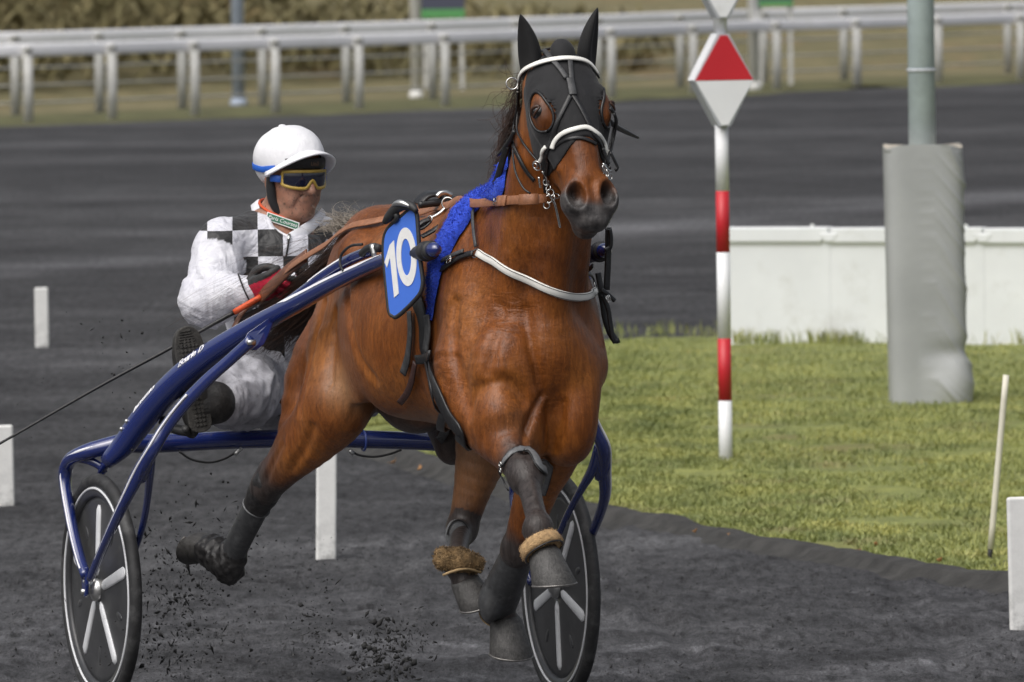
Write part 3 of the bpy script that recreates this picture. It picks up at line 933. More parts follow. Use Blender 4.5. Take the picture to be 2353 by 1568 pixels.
# --- leaning cream stake
b = ground(2271, 1290); d = b[1]; k = d / FPX
r = empty('leaning_stake', b); tag(r, 'thin cream stake with black foot leaning at the verge edge', 'stake')
M_CREAM = simple('cream_plastic', (0.66, 0.63, 0.52), 0.5, var=0.08, vscale=9); M_BLACKP = simple('black_plastic', (0.02, 0.02, 0.02), 0.5)
top = at(2312, 862, d) - b; ft = at(2276, 1262, d) - b
mesh_obj('foot', *tube(np.array([[0, 0, -0.03], list(ft)]), r=0.0095, n=6, sides=12), M_BLACKP, r)
mesh_obj('rod', *tube(np.array([list(ft), list(top)]), r=0.0118, n=8, sides=14), M_CREAM, r)

# --- white marker posts: rounded top, soil splashed at the foot
def mat_marker():
    m = Mat('marker_white')
    v = m.coord('Object')
    n1 = m.noise(v, 18, 5, 0.7)
    sep = m.n('ShaderNodeSeparateXYZ'); m.l(v, sep.inputs[0])
    lowz = m.math('SUBTRACT', 0.16, sep.outputs[2]); lowz = m.math('MULTIPLY', lowz, 3.2, True)
    f = m.math('MULTIPLY', m.ramp(n1, [(0.42, (0, 0, 0)), (0.62, (1, 1, 1))]), m.math('ADD', lowz, 0.12), True)
    m.col(m.mix(f, (0.76, 0.76, 0.74, 1), (0.16, 0.16, 0.155, 1))); m.set(Roughness=0.5)
    return m.m
M_MARK = mat_marker()
def marker(px, ytop, ybot, w, label, lean=0.0):
    b = ground(px, ybot); d = b[1]
    b[2] = 0
    h = at(px, ytop, d)[2]
    ww = w * d / FPX
    o = mesh_obj('marker_post', *box((0, 0, h / 2 - 0.03), (ww, 0.028, h + 0.06)), M_MARK, smooth=False)
    bevel(o, 0.010, 3)
    o.location = tuple(b); o.rotation_euler = (0, lean, 0.12)
    tag(o, label, 'marker post', 'white marker posts on the track')
marker(749, 1036, 1284, 47, 'white marker post between the horse\'s legs below the sulky crossbar', rad(1.2))
marker(97, 661, 798, 31, 'small distant white marker post left of the driver')
marker(12, 977, 1163, 44, 'white marker post cut by the left picture edge behind the whip tip', rad(-0.5))
marker(2345, 1142, 1447, 50, 'white marker post cut by the right picture edge', rad(-0.8))

# --- fallen leaves along the kerb
M_LEAF = simple('dead_leaf', (0.38, 0.19, 0.07), 0.7, var=0.35, vscale=30)
lf = [(1690, 1233, 38, 'largest orange dead leaf at the kerb, right of the wheel'), (1968, 1268, 26, 'pale orange dead leaf just below the kerb near the middle of the verge'),
      (2012, 1252, 18, 'orange dead leaf lying on top of the kerb'), (2158, 1290, 22, 'orange dead leaf by the kerb left of the leaning stake'), (1597, 1223, 16, 'small dead leaf at the kerb near the right wheel'),
      (905, 1063, 24, 'dead leaf at the kerb seen under the crossbar'), (965, 1078, 20, 'dead leaf at the kerb close to the bent foreleg')]
for i, (px, py, w, lab) in enumerate(lf):
    p = ground(px, py, 0.03); ww = w * p[1] / FPX / 2
    poly = [(-1, 0), (-0.45, 0.42), (0.1, 0.5), (0.6, 0.28), (1, 0), (0.5, -0.33), (0, -0.42), (-0.5, -0.3)]
    V = []
    for x, y in poly: V.append((x * ww, y * ww * 1.3, 0.012 * x * x + 0.006 * abs(y)))
    V.append((0, 0, -0.004)); n8 = len(poly)
    V = np.array(V); V2 = np.vstack([V, V + np.array([0, 0, 0.0015])])
    F = [(n8, (j + 1) % n8, j) for j in range(n8)] + [(9 + n8, 9 + j, 9 + (j + 1) % n8) for j in range(n8)] + [(j, (j + 1) % n8, 9 + (j + 1) % n8, 9 + j) for j in range(n8)]
    o = mesh_obj('dead_leaf', V2, F, M_LEAF)
    o.location = tuple(p); o.rotation_euler = (0.35, 0.1 * i, 0.7 * i)
    tag(o, lab, 'leaf', 'dead leaves along the kerb')
# ================================================================== THE HORSE
HB = Body()
# trunk
tr = [(-0.01, 1.20, 0.14, 0.17), (-0.14, 1.235, 0.175, 0.26), (-0.32, 1.27, 0.205, 0.335), (-0.52, 1.275, 0.245, 0.345), (-0.78, 1.265, 0.29, 0.315),
      (-1.00, 1.285, 0.285, 0.285), (-1.20, 1.33, 0.235, 0.255), (-1.40, 1.35, 0.175, 0.235), (-1.54, 1.34, 0.11, 0.185)]
HB.chain([(x, 0, z) for x, z, a, b in tr], [(a, b) for x, z, a, b in tr], (0, 1, 0), 0.04)
HB.chain([(-0.72, 0, 1.50), (-0.50, 0, 1.55), (-0.30, 0, 1.56)], [(0.08, 0.07), (0.065, 0.085), (0.08, 0.09)], (0, 1, 0), 0.10)     # withers
# croup and hips
for s in (-1, 1):
    HB.ell((-1.22, s * 0.110, 1.40), (0.24, 0.115, 0.185), k=0.06)
    HB.ell((-1.41, s * 0.115, 1.20), (0.15, 0.095, 0.22), k=0.06)
    HB.ell((-1.11, s * 0.21, 1.46), (0.055, 0.045, 0.045), k=0.07)         # point of hip
    # ribs and belly fullness
    HB.ell((-0.80, s * 0.16, 1.22), (0.30, 0.155, 0.24), k=0.06)
    # shoulder blade slab, point of shoulder, triceps
    HB.chain([(-0.36, s * 0.125, 1.52), (-0.20, s * 0.148, 1.32), (-0.03, s * (0.150 if s < 0 else 0.138), 1.15)], [(0.065, 0.12), (0.075, 0.125), (0.068, 0.095)], (0, 1, 0), 0.05)
    HB.ell((-0.20, s * (0.165 if s < 0 else 0.134), 1.13 if s < 0 else 1.15), (0.16, 0.080, 0.15 if s < 0 else 0.13), k=0.05)
    # breast muscles
    HB.ell((0.035, s * 0.075, 1.10), (0.085, 0.088, 0.165), k=0.035)
    HB.ell((0.00, s * 0.070, 0.965), (0.115, 0.080, 0.095), k=0.035)
    HB.ell((0.055, s * (0.095 if s < 0 else 0.075), 1.02), (0.075, 0.060, 0.10), k=0.03)
# neck
nk = [(-0.22, 1.38, 0.15, 0.275), (-0.06, 1.52, 0.13, 0.205), (0.05, 1.68, 0.108, 0.158), (0.11, 1.82, 0.09, 0.13), (0.155, 1.95, 0.08, 0.11)]
HB.chain([(x, 0, z) for x, z, a, b in nk], [(a, b) for x, z, a, b in nk], (0, 1, 0), 0.07)
for s in (-1, 1):
    HB.chain([(-0.05, s * 0.09, 1.30), (0.05, s * 0.08, 1.50), (0.13, s * 0.07, 1.75)], [(0.05, 0.06), (0.045, 0.06), (0.04, 0.05)], (0, 1, 0), 0.06)   # strap muscle beside the throat
HB.chain([(0.075, 0, 1.30), (0.13, 0, 1.46), (0.165, 0, 1.66), (0.19, 0, 1.80)], [(0.05, 0.05), (0.045, 0.045), (0.04, 0.04), (0.04, 0.04)], (0, 1, 0), 0.05)      # windpipe
# grooves: between the breast muscles, along the jugular, behind the shoulder
HB.chain([(0.135, 0, 1.06), (0.11, 0, 0.94)], [(0.012, 0.024), (0.014, 0.03)], (0, 1, 0), 0.04, op='sub')
for s in (-1, 1):
    HB.chain([(0.10, s * 0.185, 1.29), (0.15, s * 0.135, 1.50), (0.19, s * 0.10, 1.70)], [(0.012, 0.02), (0.012, 0.02), (0.01, 0.015)], (0, 1, 0), 0.04, op='sub')

# ---- legs: joints read from the photograph
RF = dict(elbow=np.array([-0.12, -0.155, 1.06]), knee=hx(1208, 1092, 0.25), fet=hx(1237, 1212, 0.465), hoof=hx(1250, 1268, 0.50))
LF = dict(elbow=np.array([-0.13, 0.100, 1.03]), knee=hx(1192, 1262, -0.39), fet=hx(1148, 1382, -0.59), hoof=hx(1163, 1425, -0.60))
RH = dict(stifle=np.array([-1.19, -0.24, 1.01]), hock=hx(612, 1120, -1.60), fet=hx(524, 1292, -1.83), hoof=hx(482, 1262, -1.93))
LH = dict(stifle=np.array([-0.92, 0.15, 0.98]), hock=hx(1062, 1215, -0.95), fet=hx(1050, 1292, -0.68), hoof=hx(1068, 1335, -0.665))
def lerp(a, b, t): return a * (1 - t) + b * t
def foreleg(J, s, fwd):
    e, k, f, h = J['elbow'], J['knee'], J['fet'], J['hoof']
    up = e + np.array([-0.04, 0.0, 0.10])
    m1, m2 = lerp(e, k, 0.35), lerp(e, k, 0.75)
    q_ = 1.0 if s < 0 else 0.84
    HB.chain([up, e, m1, m2, k], [(0.100 * q_, 0.13), (0.098 * q_, 0.120), (0.084 * q_, 0.094), (0.054, 0.058), (0.047, 0.047)], (0, 1, 0), 0.05)
    ax = nrm(k - e); side = np.array([0, 1.0, 0]); fr_ = nrm(np.cross(side, ax)); fr_ = fr_ if fr_[0] > 0 else -fr_
    HB.ell(lerp(e, k, 0.22) + fr_ * 0.035 - side * s * -0.02, (0.05, 0.05, 0.12), basis(ax, (0, 1, 0)), 0.05)     # extensor bulge
    kc = nrm(f - k); kf = nrm(np.cross(side, kc)); kf = kf if kf[0] > 0 else -kf
    HB.ell(k, (0.047, 0.045, 0.055), basis(ax, (0, 1, 0)), 0.02)
    HB.ell(k - kf * 0.03 + ax * 0.0, (0.028, 0.025, 0.035), basis(ax, (0, 1, 0)), 0.02)                          # accessory bone
    HB.chain([k, lerp(k, f, 0.3), lerp(k, f, 0.75), f], [(0.041, 0.043), (0.032, 0.036), (0.030, 0.036), (0.035, 0.039)], (0, 1, 0), 0.03)
    HB.ell(f - kf * 0.012, (0.033, 0.037, 0.034), basis(kc, (0, 1, 0)), 0.02)
    HB.chain([f, lerp(f, h, 0.6), h], [(0.036, 0.036), (0.034, 0.033), (0.040, 0.038)], (0, 1, 0), 0.025)
    return ax, kc
foreleg(RF, -1, 1); foreleg(LF, 1, -1)
_kc = nrm(RF['fet'] - RF['knee']); _sd = np.array([0, 1.0, 0]); _kf = nrm(np.cross(_sd, _kc)); _kf = _kf if _kf[2] > 0 else -_kf
for s in (-1, 1):
    HB.ell(RF['knee'] + _kf * 0.030 + _sd * s * 0.020 - _kc * 0.012, (0.020, 0.020, 0.026), basis(_kc, (0, 1, 0)), 0.012)
    HB.chain([lerp(RF['knee'], RF['fet'], 0.25) + _sd * s * 0.034 - _kf * 0.010, lerp(RF['knee'], RF['fet'], 0.85) + _sd * s * 0.034 - _kf * 0.012], [(0.005, 0.006), (0.005, 0.006)], (0, 1, 0), 0.014, op='sub')
    HB.ell(RF['fet'] + _sd * s * 0.024 - _kf * 0.014, (0.018, 0.018, 0.020), basis(_kc, (0, 1, 0)), 0.012)
HB.chain([lerp(RF['knee'], RF['fet'], 0.1) + _kf * 0.030, lerp(RF['knee'], RF['fet'], 0.8) + _kf * 0.031], [(0.008, 0.008), (0.007, 0.008)], (0, 1, 0), 0.012)
def hindleg(J, s):
    st, hk, f, h = J['stifle'], J['hock'], J['fet'], J['hoof']
    hip = np.array([-1.28, s * 0.13, 1.34])
    HB.chain([hip, lerp(hip, st, 0.5) + np.array([-0.06, 0, 0]), st + np.array([-0.03, 0, 0.0])], [(0.10, 0.20), (0.112, 0.19), (0.088, 0.125)], (0, 1, 0), 0.06)
    bt = np.array([-1.47, s * 0.14, 1.12]) if s > 0 else np.array([-1.54, -0.19, 1.10])
    HB.chain([np.array([-1.47, s * 0.095, 1.30]), bt, lerp(bt, hk, 0.45) + (st - bt) * 0.12], [(0.075, 0.10), (0.100, 0.12), (0.060, 0.080)], (0, 1, 0), 0.06)   # hamstrings
    ax = nrm(hk - st)
    g1, g2 = lerp(st, hk, 0.3), lerp(st, hk, 0.7)
    HB.chain([st, g1, g2, hk], [(0.078, 0.11), (0.077, 0.108), (0.052, 0.070), (0.042, 0.052)], (0, 1, 0), 0.07)
    side = np.array([0, 1.0, 0])
    kc = nrm(f - hk)
    bk = nrm((nrm(st - hk) + nrm(f - hk)) * -1.0)           # the outer side of the bend: point of hock
    HB.ell(hk + bk * 0.035 + nrm(st - hk) * 0.035, (0.022, 0.026, 0.045), basis(ax, (0, 1, 0)), 0.025)
    HB.chain([hk + bk * 0.045 + nrm(st - hk) * 0.05, lerp(hk, st, 0.35) + bk * 0.055, lerp(hk, st, 0.6) + bk * 0.05], [(0.013, 0.013), (0.014, 0.014), (0.03, 0.03)], (0, 1, 0), 0.03)   # tendon
    HB.ell(hk, (0.042, 0.046, 0.055), basis(kc, (0, 1, 0)), 0.02)
    HB.chain([hk, lerp(hk, f, 0.3), lerp(hk, f, 0.75), f], [(0.040, 0.045), (0.030, 0.036), (0.029, 0.035), (0.039, 0.041)], (0, 1, 0), 0.02)
    HB.chain([f, lerp(f, h, 0.6), h], [(0.038, 0.038), (0.036, 0.035), (0.040, 0.038)], (0, 1, 0), 0.025)
hindleg(RH, -1); hindleg(LH, 1)
# breast lobe overhanging the right forearm, roots of both forearms, creases between them
HB.ell(hx(1160, 850, 0.045), (0.085, 0.100, 0.135), k=0.03)
HB.ell(hx(1138, 950, 0.05), (0.105, 0.070, 0.085), k=0.03)
HB.ell(hx(1215, 905, 0.075), (0.045, 0.040, 0.050), k=0.02)
HB.ell(hx(1282, 960, 0.01), (0.075, 0.050, 0.100), k=0.025)
_D0, _l0, _h0, _ = HB.grid((-1.9, -0.5, 0.6), (0.6, 0.42, 1.75), 0.011, 0.05)
HB.bake(_D0, _l0, _h0)
def crease(pts, w, dp, k=0.02):
    P = HB.cast(pts, 24.2, 27.2, 0.0, 0.012)
    HB.chain(P + HB.normal(P) * 0.004, [(w, dp)] * len(P), (0, 1, 0), k, 2, op='sub')
crease([(1243, 908), (1222, 945), (1206, 990), (1204, 1035)], 0.010, 0.026)
crease([(1086, 925), (1096, 898), (1118, 880), (1148, 873), (1180, 888), (1206, 920)], 0.010, 0.008, 0.03)
crease([(1214, 720), (1222, 800), (1238, 880)], 0.010, 0.015, 0.03)
crease([(1046, 700), (1044, 780), (1058, 870), (1078, 950)], 0.012, 0.014, 0.03)
crease([(1296, 930), (1285, 985), (1272, 1030)], 0.008, 0.012, 0.025)
crease([(1150, 700), (1140, 780), (1120, 850)], 0.012, 0.006, 0.03)
crease([(800, 650), (804, 731), (822, 812), (858, 872)], 0.010, 0.010, 0.03)
crease([(745, 700), (722, 780), (704, 870), (690, 950)], 0.010, 0.006, 0.03)
crease([(772, 720), (768, 800), (762, 880)], 0.012, 0.005, 0.03)
crease([(720, 980), (700, 1030), (668, 1080)], 0.008, 0.006, 0.025)
crease([(650, 1020), (632, 1060), (615, 1100)], 0.007, 0.006, 0.02)
HB._g = None
# flank fold, sheath and groin hollow
HB.ell((-1.02, -0.235, 1.13), (0.10, 0.03, 0.12), k=0.06)
HB.ell((-1.10, -0.03, 1.00), (0.13, 0.11, 0.09), k=0.05)

# ---- head
HEADP = np.array([0.185, 0.004, 2.020]); HROLL = rad(2.0); HPITCH = rad(30.5)
_e = np.array([math.sin(HPITCH), 0, -math.cos(HPITCH)]); _v = np.array([math.cos(HPITCH), 0, math.sin(HPITCH)])
def _roll(a):
    return np.array([a[0], a[1] * math.cos(HROLL) - a[2] * math.sin(HROLL), a[1] * math.sin(HROLL) + a[2] * math.cos(HROLL)])
EU, EV, EW = _roll(_e), _roll(_v), _roll(np.array([0, 1.0, 0]))
EB = np.stack([EU, EV, EW], 1)
SU, SV, SW = 0.86, 1.0, 1.07
def hd(u, v, w): return HEADP + EU * u * SU + EV * v * SV + EW * w * SW
def hr(a, b, c): return (a * SU, b * SV, c * SW)
HD = Body()        # head alone, for the hood and the bridle
def both(fn):
    fn(HB); fn(HD)
def _head(B):
    B.ell(hd(0.04, -0.03, 0), hr(0.10, 0.095, 0.085), EB, 0.05)
    B.ell(hd(0.15, -0.02, 0), hr(0.15, 0.085, 0.096), EB, 0.04)
    B.chain([hd(0.10, -0.02, 0), hd(0.24, -0.015, 0), hd(0.35, -0.02, 0), hd(0.44, -0.022, 0), hd(0.53, -0.028, 0)],
            [(0.092, 0.085), (0.078, 0.085), (0.062, 0.072), (0.058, 0.062), (0.058, 0.056)], EW, 0.04)
    B.chain([hd(0.14, 0.045, 0), hd(0.28, 0.052, 0), hd(0.42, 0.036, 0), hd(0.50, 0.02, 0)], [(0.05, 0.022), (0.038, 0.020), (0.031, 0.018), (0.030, 0.016)], EW, 0.03)      # nasal bone
    for s in (-1, 1):
        B.ell(hd(0.195, -0.085, s * 0.056), hr(0.125, 0.085, 0.034), EB, 0.03)          # cheek
        B.chain([hd(0.24, -0.14, s * 0.045), hd(0.40, -0.085, s * 0.024), hd(0.50, -0.07, s * 0.022)], [(0.022, 0.03), (0.018, 0.024), (0.016, 0.02)], EW, 0.03)
        B.ell(hd(0.185, 0.014, s * 0.080), hr(0.058, 0.040, 0.022), EB, 0.03)           # orbit
        B.chain([hd(0.13, 0.040, s * 0.075), hd(0.17, 0.044, s * 0.082), hd(0.21, 0.034, s * 0.082)], [(0.010, 0.010), (0.011, 0.010), (0.009, 0.009)], EW, 0.035)   # brow
        B.chain([hd(0.24, -0.012, s * 0.083), hd(0.31, -0.016, s * 0.068), hd(0.37, -0.02, s * 0.056)], [(0.011, 0.012), (0.010, 0.012), (0.008, 0.01)], EW, 0.02)  # facial crest
        # nostril: a flared soft bulk with a deep hollow
        B.ell(hd(0.503, -0.002, s * 0.042), hr(0.060, 0.050, 0.037), EB, 0.02)
        B.ell(hd(0.470, 0.018, s * 0.034), hr(0.05, 0.028, 0.024), EB, 0.02)
        R_ = np.stack([nrm(EU + EW * s * -0.25), nrm(EV), nrm(EW + EU * s * 0.25)], 1)
        B.ell(hd(0.506, 0.046, s * 0.0455), (0.042, 0.038, 0.0265), R_, 0.008, 'sub')
        B.ell(hd(0.485, 0.020, s * 0.040), (0.016, 0.034, 0.012), R_, 0.010, 'sub')
    B.ell(hd(0.555, -0.030, 0), hr(0.048, 0.044, 0.044), EB, 0.025)                      # upper lip
    B.ell(hd(0.585, -0.012, 0), hr(0.022, 0.026, 0.034), EB, 0.02)
    B.chain([hd(0.47, 0.052, 0), hd(0.52, 0.050, 0), hd(0.575, 0.030, 0)], [(0.004, 0.008), (0.004, 0.010), (0.004, 0.008)], EW, 0.018, op='sub')
    B.ell(hd(0.555, -0.085, 0), hr(0.040, 0.026, 0.035), EB, 0.02)                       # lower lip and chin
    B.ell(hd(0.50, -0.085, 0), hr(0.06, 0.03, 0.036), EB, 0.02)
    B.chain([hd(0.60, -0.062, -0.05), hd(0.606, -0.060, 0.0), hd(0.60, -0.062, 0.05)], [(0.004, 0.02), (0.004, 0.02), (0.004, 0.02)], EU, 0.010, op='sub')     # mouth line
    for s in (-1, 1):
        B.chain([hd(0.60, -0.062, s * 0.045), hd(0.55, -0.058, s * 0.056), hd(0.485, -0.052, s * 0.050)], [(0.004, 0.012), (0.004, 0.012), (0.004, 0.010)], EV, 0.010, op='sub')
both(_head)

HVOX = 0.0056
D, lo, h_, ax_ = HB.grid((-2.12, -0.62, 0.30), (0.68, 0.42, 2.20), HVOX, 0.06)
HV, HF = surface(D, lo, h_)
HB.bake(D, lo, h_)
HV = relax(HV, HF, 5)
HN = vnormals(HV, HF)
# skin: slack folds behind the shoulder and on the breast, veins of muscle along the flank
sh = np.exp(-(((HV[:, 0] + 0.10) / 0.22) ** 2 + ((HV[:, 2] - 1.22) / 0.20) ** 2)) * (HV[:, 1] < 0.05)
wr = fbm(HV * np.array([16, 16, 46]) + 0.9 * fbm(HV * 7, 2, 3)[:, None], 2, 31)
nk_ = np.exp(-(((HV[:, 0] - 0.06) / 0.16) ** 2 + ((HV[:, 2] - 1.48) / 0.13) ** 2))
wr2 = fbm(HV * np.array([30, 30, 22]), 2, 41)
ms = fbm(HV * np.array([7, 7, 4]), 2, 13)
HV = HV + HN * (0.0030 * sh * wr + 0.0018 * nk_ * wr2 + 0.0022 * ms * (HV[:, 2] > 0.95) * (HV[:, 2] < 1.6))[:, None]

# ---- coat: a bay, black below the knees and hocks, dark muzzle, paler groin
def segd(P, a, b):
    ab = b - a; t = np.clip(((P - a) @ ab) / (ab @ ab), 0, 1)
    return np.linalg.norm(P - (a + t[:, None] * ab), axis=1), t
dark = np.zeros(len(HV))
def add_dark(a, b, rad_, t0, t1):
    global dark
    dd, t = segd(HV, a, b)
    dark = np.maximum(dark, sstep(t0, t1, t + 0.08 * fbm(HV * 14, 2, 3)) * (dd < rad_))
for J, st, jn, t0, t1 in ((RF, 'elbow', 'knee', 0.55, 0.95), (LF, 'elbow', 'knee', 0.75, 1.02), (RH, 'stifle', 'hock', 0.42, 1.0), (LH, 'stifle', 'hock', 0.55, 1.0)):
    add_dark(J[st], J[jn], 0.11, t0, t1)
    for a, b in ((J[jn], J['fet']), (J['fet'], J['hoof'])):
        dd, t = segd(HV, J[jn] if a is J[jn] else a, b)
        dark = np.maximum(dark, (dd < 0.075) * 1.0 * (t > (0.04 if a is J[jn] else 0)))
hu = (HV - HEADP) @ EU / SU; hv_ = (HV - HEADP) @ EV / SV; hw_ = (HV - HEADP) @ EW / SW
dark = np.maximum(dark, 0.92 * sstep(1.03, 0.97, HV[:, 2]) * sstep(-0.185, -0.15, HV[:, 1]) * sstep(0.20, 0.15, HV[:, 1]) * sstep(-0.95, -1.03, HV[:, 0]) * (HV[:, 0] > -1.36))  # groin: dark skin, with the shade between the thighs painted in
inhead = (HV[:, 2] > 1.45) & (HV[:, 0] > 0.24)
muz = sstep(0.455, 0.525, hu + 0.03 * fbm(HV * 22, 2, 5) + 0.035 * sstep(0.02, 0.05, np.abs(hw_)) - 0.02 * sstep(-0.02, 0.03, hv_)) * inhead
nost = np.zeros(len(HV))  # darkness inside the nostril hollows, put into the coat colour
for s in (-1, 1):
    c = hd(0.498, 0.018, s * 0.044)
    q = (HV - c) @ EB
    nost = np.maximum(nost, np.exp(-((q[:, 0] / 0.034) ** 2 + (q[:, 1] / 0.024) ** 2 + (q[:, 2] / 0.022) ** 2)) * inhead)
EYEP = HB.cast([(1232, 257)])[0]
eyer = np.zeros(len(HV))
for s in (-1, 1):
    eyer = np.maximum(eyer, np.exp(-(np.linalg.norm(HV - (HEADP + EB @ ((EYEP - HEADP) @ EB * np.array([1, 1, s * -1.0]))), axis=1) / 0.034) ** 2) * inhead)
pale = np.exp(-(((HV[:, 0] + 1.10) / 0.09) ** 2 + ((HV[:, 1] + 0.20) / 0.10) ** 2 + ((HV[:, 2] - 1.06) / 0.07) ** 2))
pale = np.maximum(pale, 0.35 * sstep(1.05, 0.96, HV[:, 2]) * (np.abs(HV[:, 1]) < 0.2) * (HV[:, 0] < -0.5) * (HV[:, 0] > -1.15))
horse = local_root('horse', (-0.75, 0, 0))
tag(horse, 'bay trotting horse in full stride pulling the blue sulky', 'horse')
def mat_coat(name='bay_coat', tint=False):
    m = Mat(name)
    a = m.attr('coat')
    sep = m.n('ShaderNodeSeparateColor'); m.l(a, sep.inputs[0])
    v = m.coord('Object')
    big = m.noise(v, 3.2, 4, 0.55)
    hair = m.noise(m.coord('Object', (70, 70, 11), (0.0, 0.35, 0.0)), 1.0, 3, 0.6, 0.6)
    hair2 = m.noise(m.coord('Object', (190, 190, 36), (0.2, 0.25, 0.0)), 1.0, 2, 0.6, 0.3)
    base = m.ramp(big, [(0.30, (0.095, 0.025, 0.0038)), (0.50, (0.190, 0.056, 0.0085)), (0.70, (0.285, 0.100, 0.019))])
    base = m.mix(0.8, base, m.ramp(hair, [(0.30, (0.62, 0.60, 0.56)), (0.70, (1.35, 1.38, 1.42))]), 'MULTIPLY')
    base = m.mix(sep.outputs[2], base, (0.36, 0.22, 0.12, 1))
    drk = m.ramp(hair, [(0.3, (0.010, 0.009, 0.009)), (0.7, (0.045, 0.041, 0.040))])
    base = m.mix(sep.outputs[0], base, drk)
    mz = m.ramp(m.noise(v, 38, 4, 0.6), [(0.35, (0.022, 0.020, 0.020)), (0.68, (0.085, 0.078, 0.076))])
    base = m.mix(sep.outputs[1], base, mz)
    if tint:
        base = m.mix(1.0, base, m.attr('tint'), 'MULTIPLY')
    m.col(base)
    m.set(Roughness=0.42); m.b.inputs['Specular IOR Level'].default_value = 0.38
    m.b.inputs['Sheen Weight'].default_value = 0.04; m.b.inputs['Sheen Roughness'].default_value = 0.4
    wrk = m.noise(m.coord('Object', (20, 20, 60), (0.25, 0.0, 0.0)), 1.0, 3, 0.5, 1.0)
    wrk2 = m.noise(m.coord('Object', (45, 45, 30), (0.0, 0.3, 0.0)), 1.0, 2, 0.5, 0.8)
    wm = m.n('ShaderNodeAttribute', attribute_name='folds')
    sw = m.n('ShaderNodeSeparateColor'); m.l(wm.outputs['Color'], sw.inputs[0])
    n0 = m.bump(m.math('MULTIPLY', wrk, sw.outputs[0]), 0.5, 0.014)
    n0 = m.bump(m.math('MULTIPLY', wrk2, sw.outputs[1]), 0.4, 0.009, n0)
    n1 = m.bump(m.noise(v, 26, 3, 0.5), 0.10, 0.02, n0)
    m.nor(m.bump(hair2, 0.22, 0.004, m.bump(hair, 0.22, 0.008, n1)))
    return m.m
body = mesh_obj('body', HV, HF, mat_coat(), horse)
attr_color(body, 'coat', np.stack([np.clip(np.maximum(dark * 0.96, np.maximum(nost, eyer * 0.85)), 0, 1), np.clip(muz, 0, 1), np.clip(pale, 0, 1) * (1 - dark)], 1))
attr_color(body, 'folds', np.stack([np.clip(np.exp(-(((HV[:, 0] + 0.04) / 0.16) ** 2 + ((HV[:, 2] - 1.22) / 0.17) ** 2)) * (HV[:, 1] < 0.04) * (0.75 + 0.9 * fbm(HV * 9, 2, 71)) * 1.3, 0, 1), np.clip(nk_ * 1.2, 0, 1), 0 * HV[:, 0]], 1))
# short lying hair over the coat
_g = np.random.default_rng(77)
tri = HV[HF]
area = 0.5 * np.linalg.norm(np.cross(tri[:, 2] - tri[:, 0], tri[:, 3] - tri[:, 1]), axis=1)
fc = tri.mean(1)
ok_ = ~((((fc - HEADP) @ EU / SU) < 0.36) & (fc[:, 2] > 1.72) & (fc[:, 0] > 0.08))
ok_ &= ~((dark[HF[:, 0]] > 0.55) & ~((fc[:, 1] < -0.03) & (fc[:, 0] > 0.12)))
ok_ &= ~((((fc - HEADP) @ EU / SU) > 0.455) & (fc[:, 0] > 0.3) & (fc[:, 2] > 1.45))
wgt = area * ok_
nh = 170000
fi_ = _g.choice(len(HF), nh, p=wgt / wgt.sum())
a_, b_ = _g.random((nh, 1)), _g.random((nh, 1))
HP = tri[fi_, 0] * (1 - a_) * (1 - b_) + tri[fi_, 1] * a_ * (1 - b_) + tri[fi_, 2] * a_ * b_ + tri[fi_, 3] * (1 - a_) * b_
hn_ = vnormals(HV, HF)[HF[fi_, 0]]
flow = np.array([-0.55, 0.0, -0.83]) + 0.55 * np.stack([fbm(HP * 5, 2, q) for q in (91, 92, 93)], 1) + 0.22 * _g.normal(size=(nh, 3))
hd_f = (HP[:, 2] > 1.6) & (HP[:, 0] > 0.25)
flow[hd_f] = EU + 0.25 * _g.normal(size=(hd_f.sum(), 3))
flow = nrm(flow - hn_ * np.sum(flow * hn_, 1, keepdims=True))
lift = _g.uniform(0.05, 0.22, (nh, 1))
ln = _g.uniform(0.006, 0.013, (nh, 1)) * np.where(hd_f, 0.6, 1.0)[:, None]
sd_ = np.cross(flow, hn_) * _g.uniform(0.00035, 0.0007, (nh, 1))
tip_ = HP + (flow + hn_ * lift) * ln
hv3 = np.stack([HP - sd_, HP + sd_, tip_], 1).reshape(-1, 3)
hair_o = mesh_obj('coat_hair', hv3, np.arange(nh * 3).reshape(-1, 3), mat_coat('bay_coat_hair', True), horse)
hair_o['kind'] = 'stuff'
cA = np.stack([np.clip(np.maximum(dark * 0.96, np.maximum(nost, eyer * 0.85)), 0, 1), np.clip(muz, 0, 1), np.clip(pale, 0, 1) * (1 - dark)], 1)[HF[fi_, 0]]
attr_color(hair_o, 'coat', np.repeat(cA, 3, 0))
tn = _g.uniform(0.65, 1.45, nh)
attr_color(hair_o, 'tint', np.repeat(np.stack([tn, tn, tn * 1.02], 1), 3, 0))
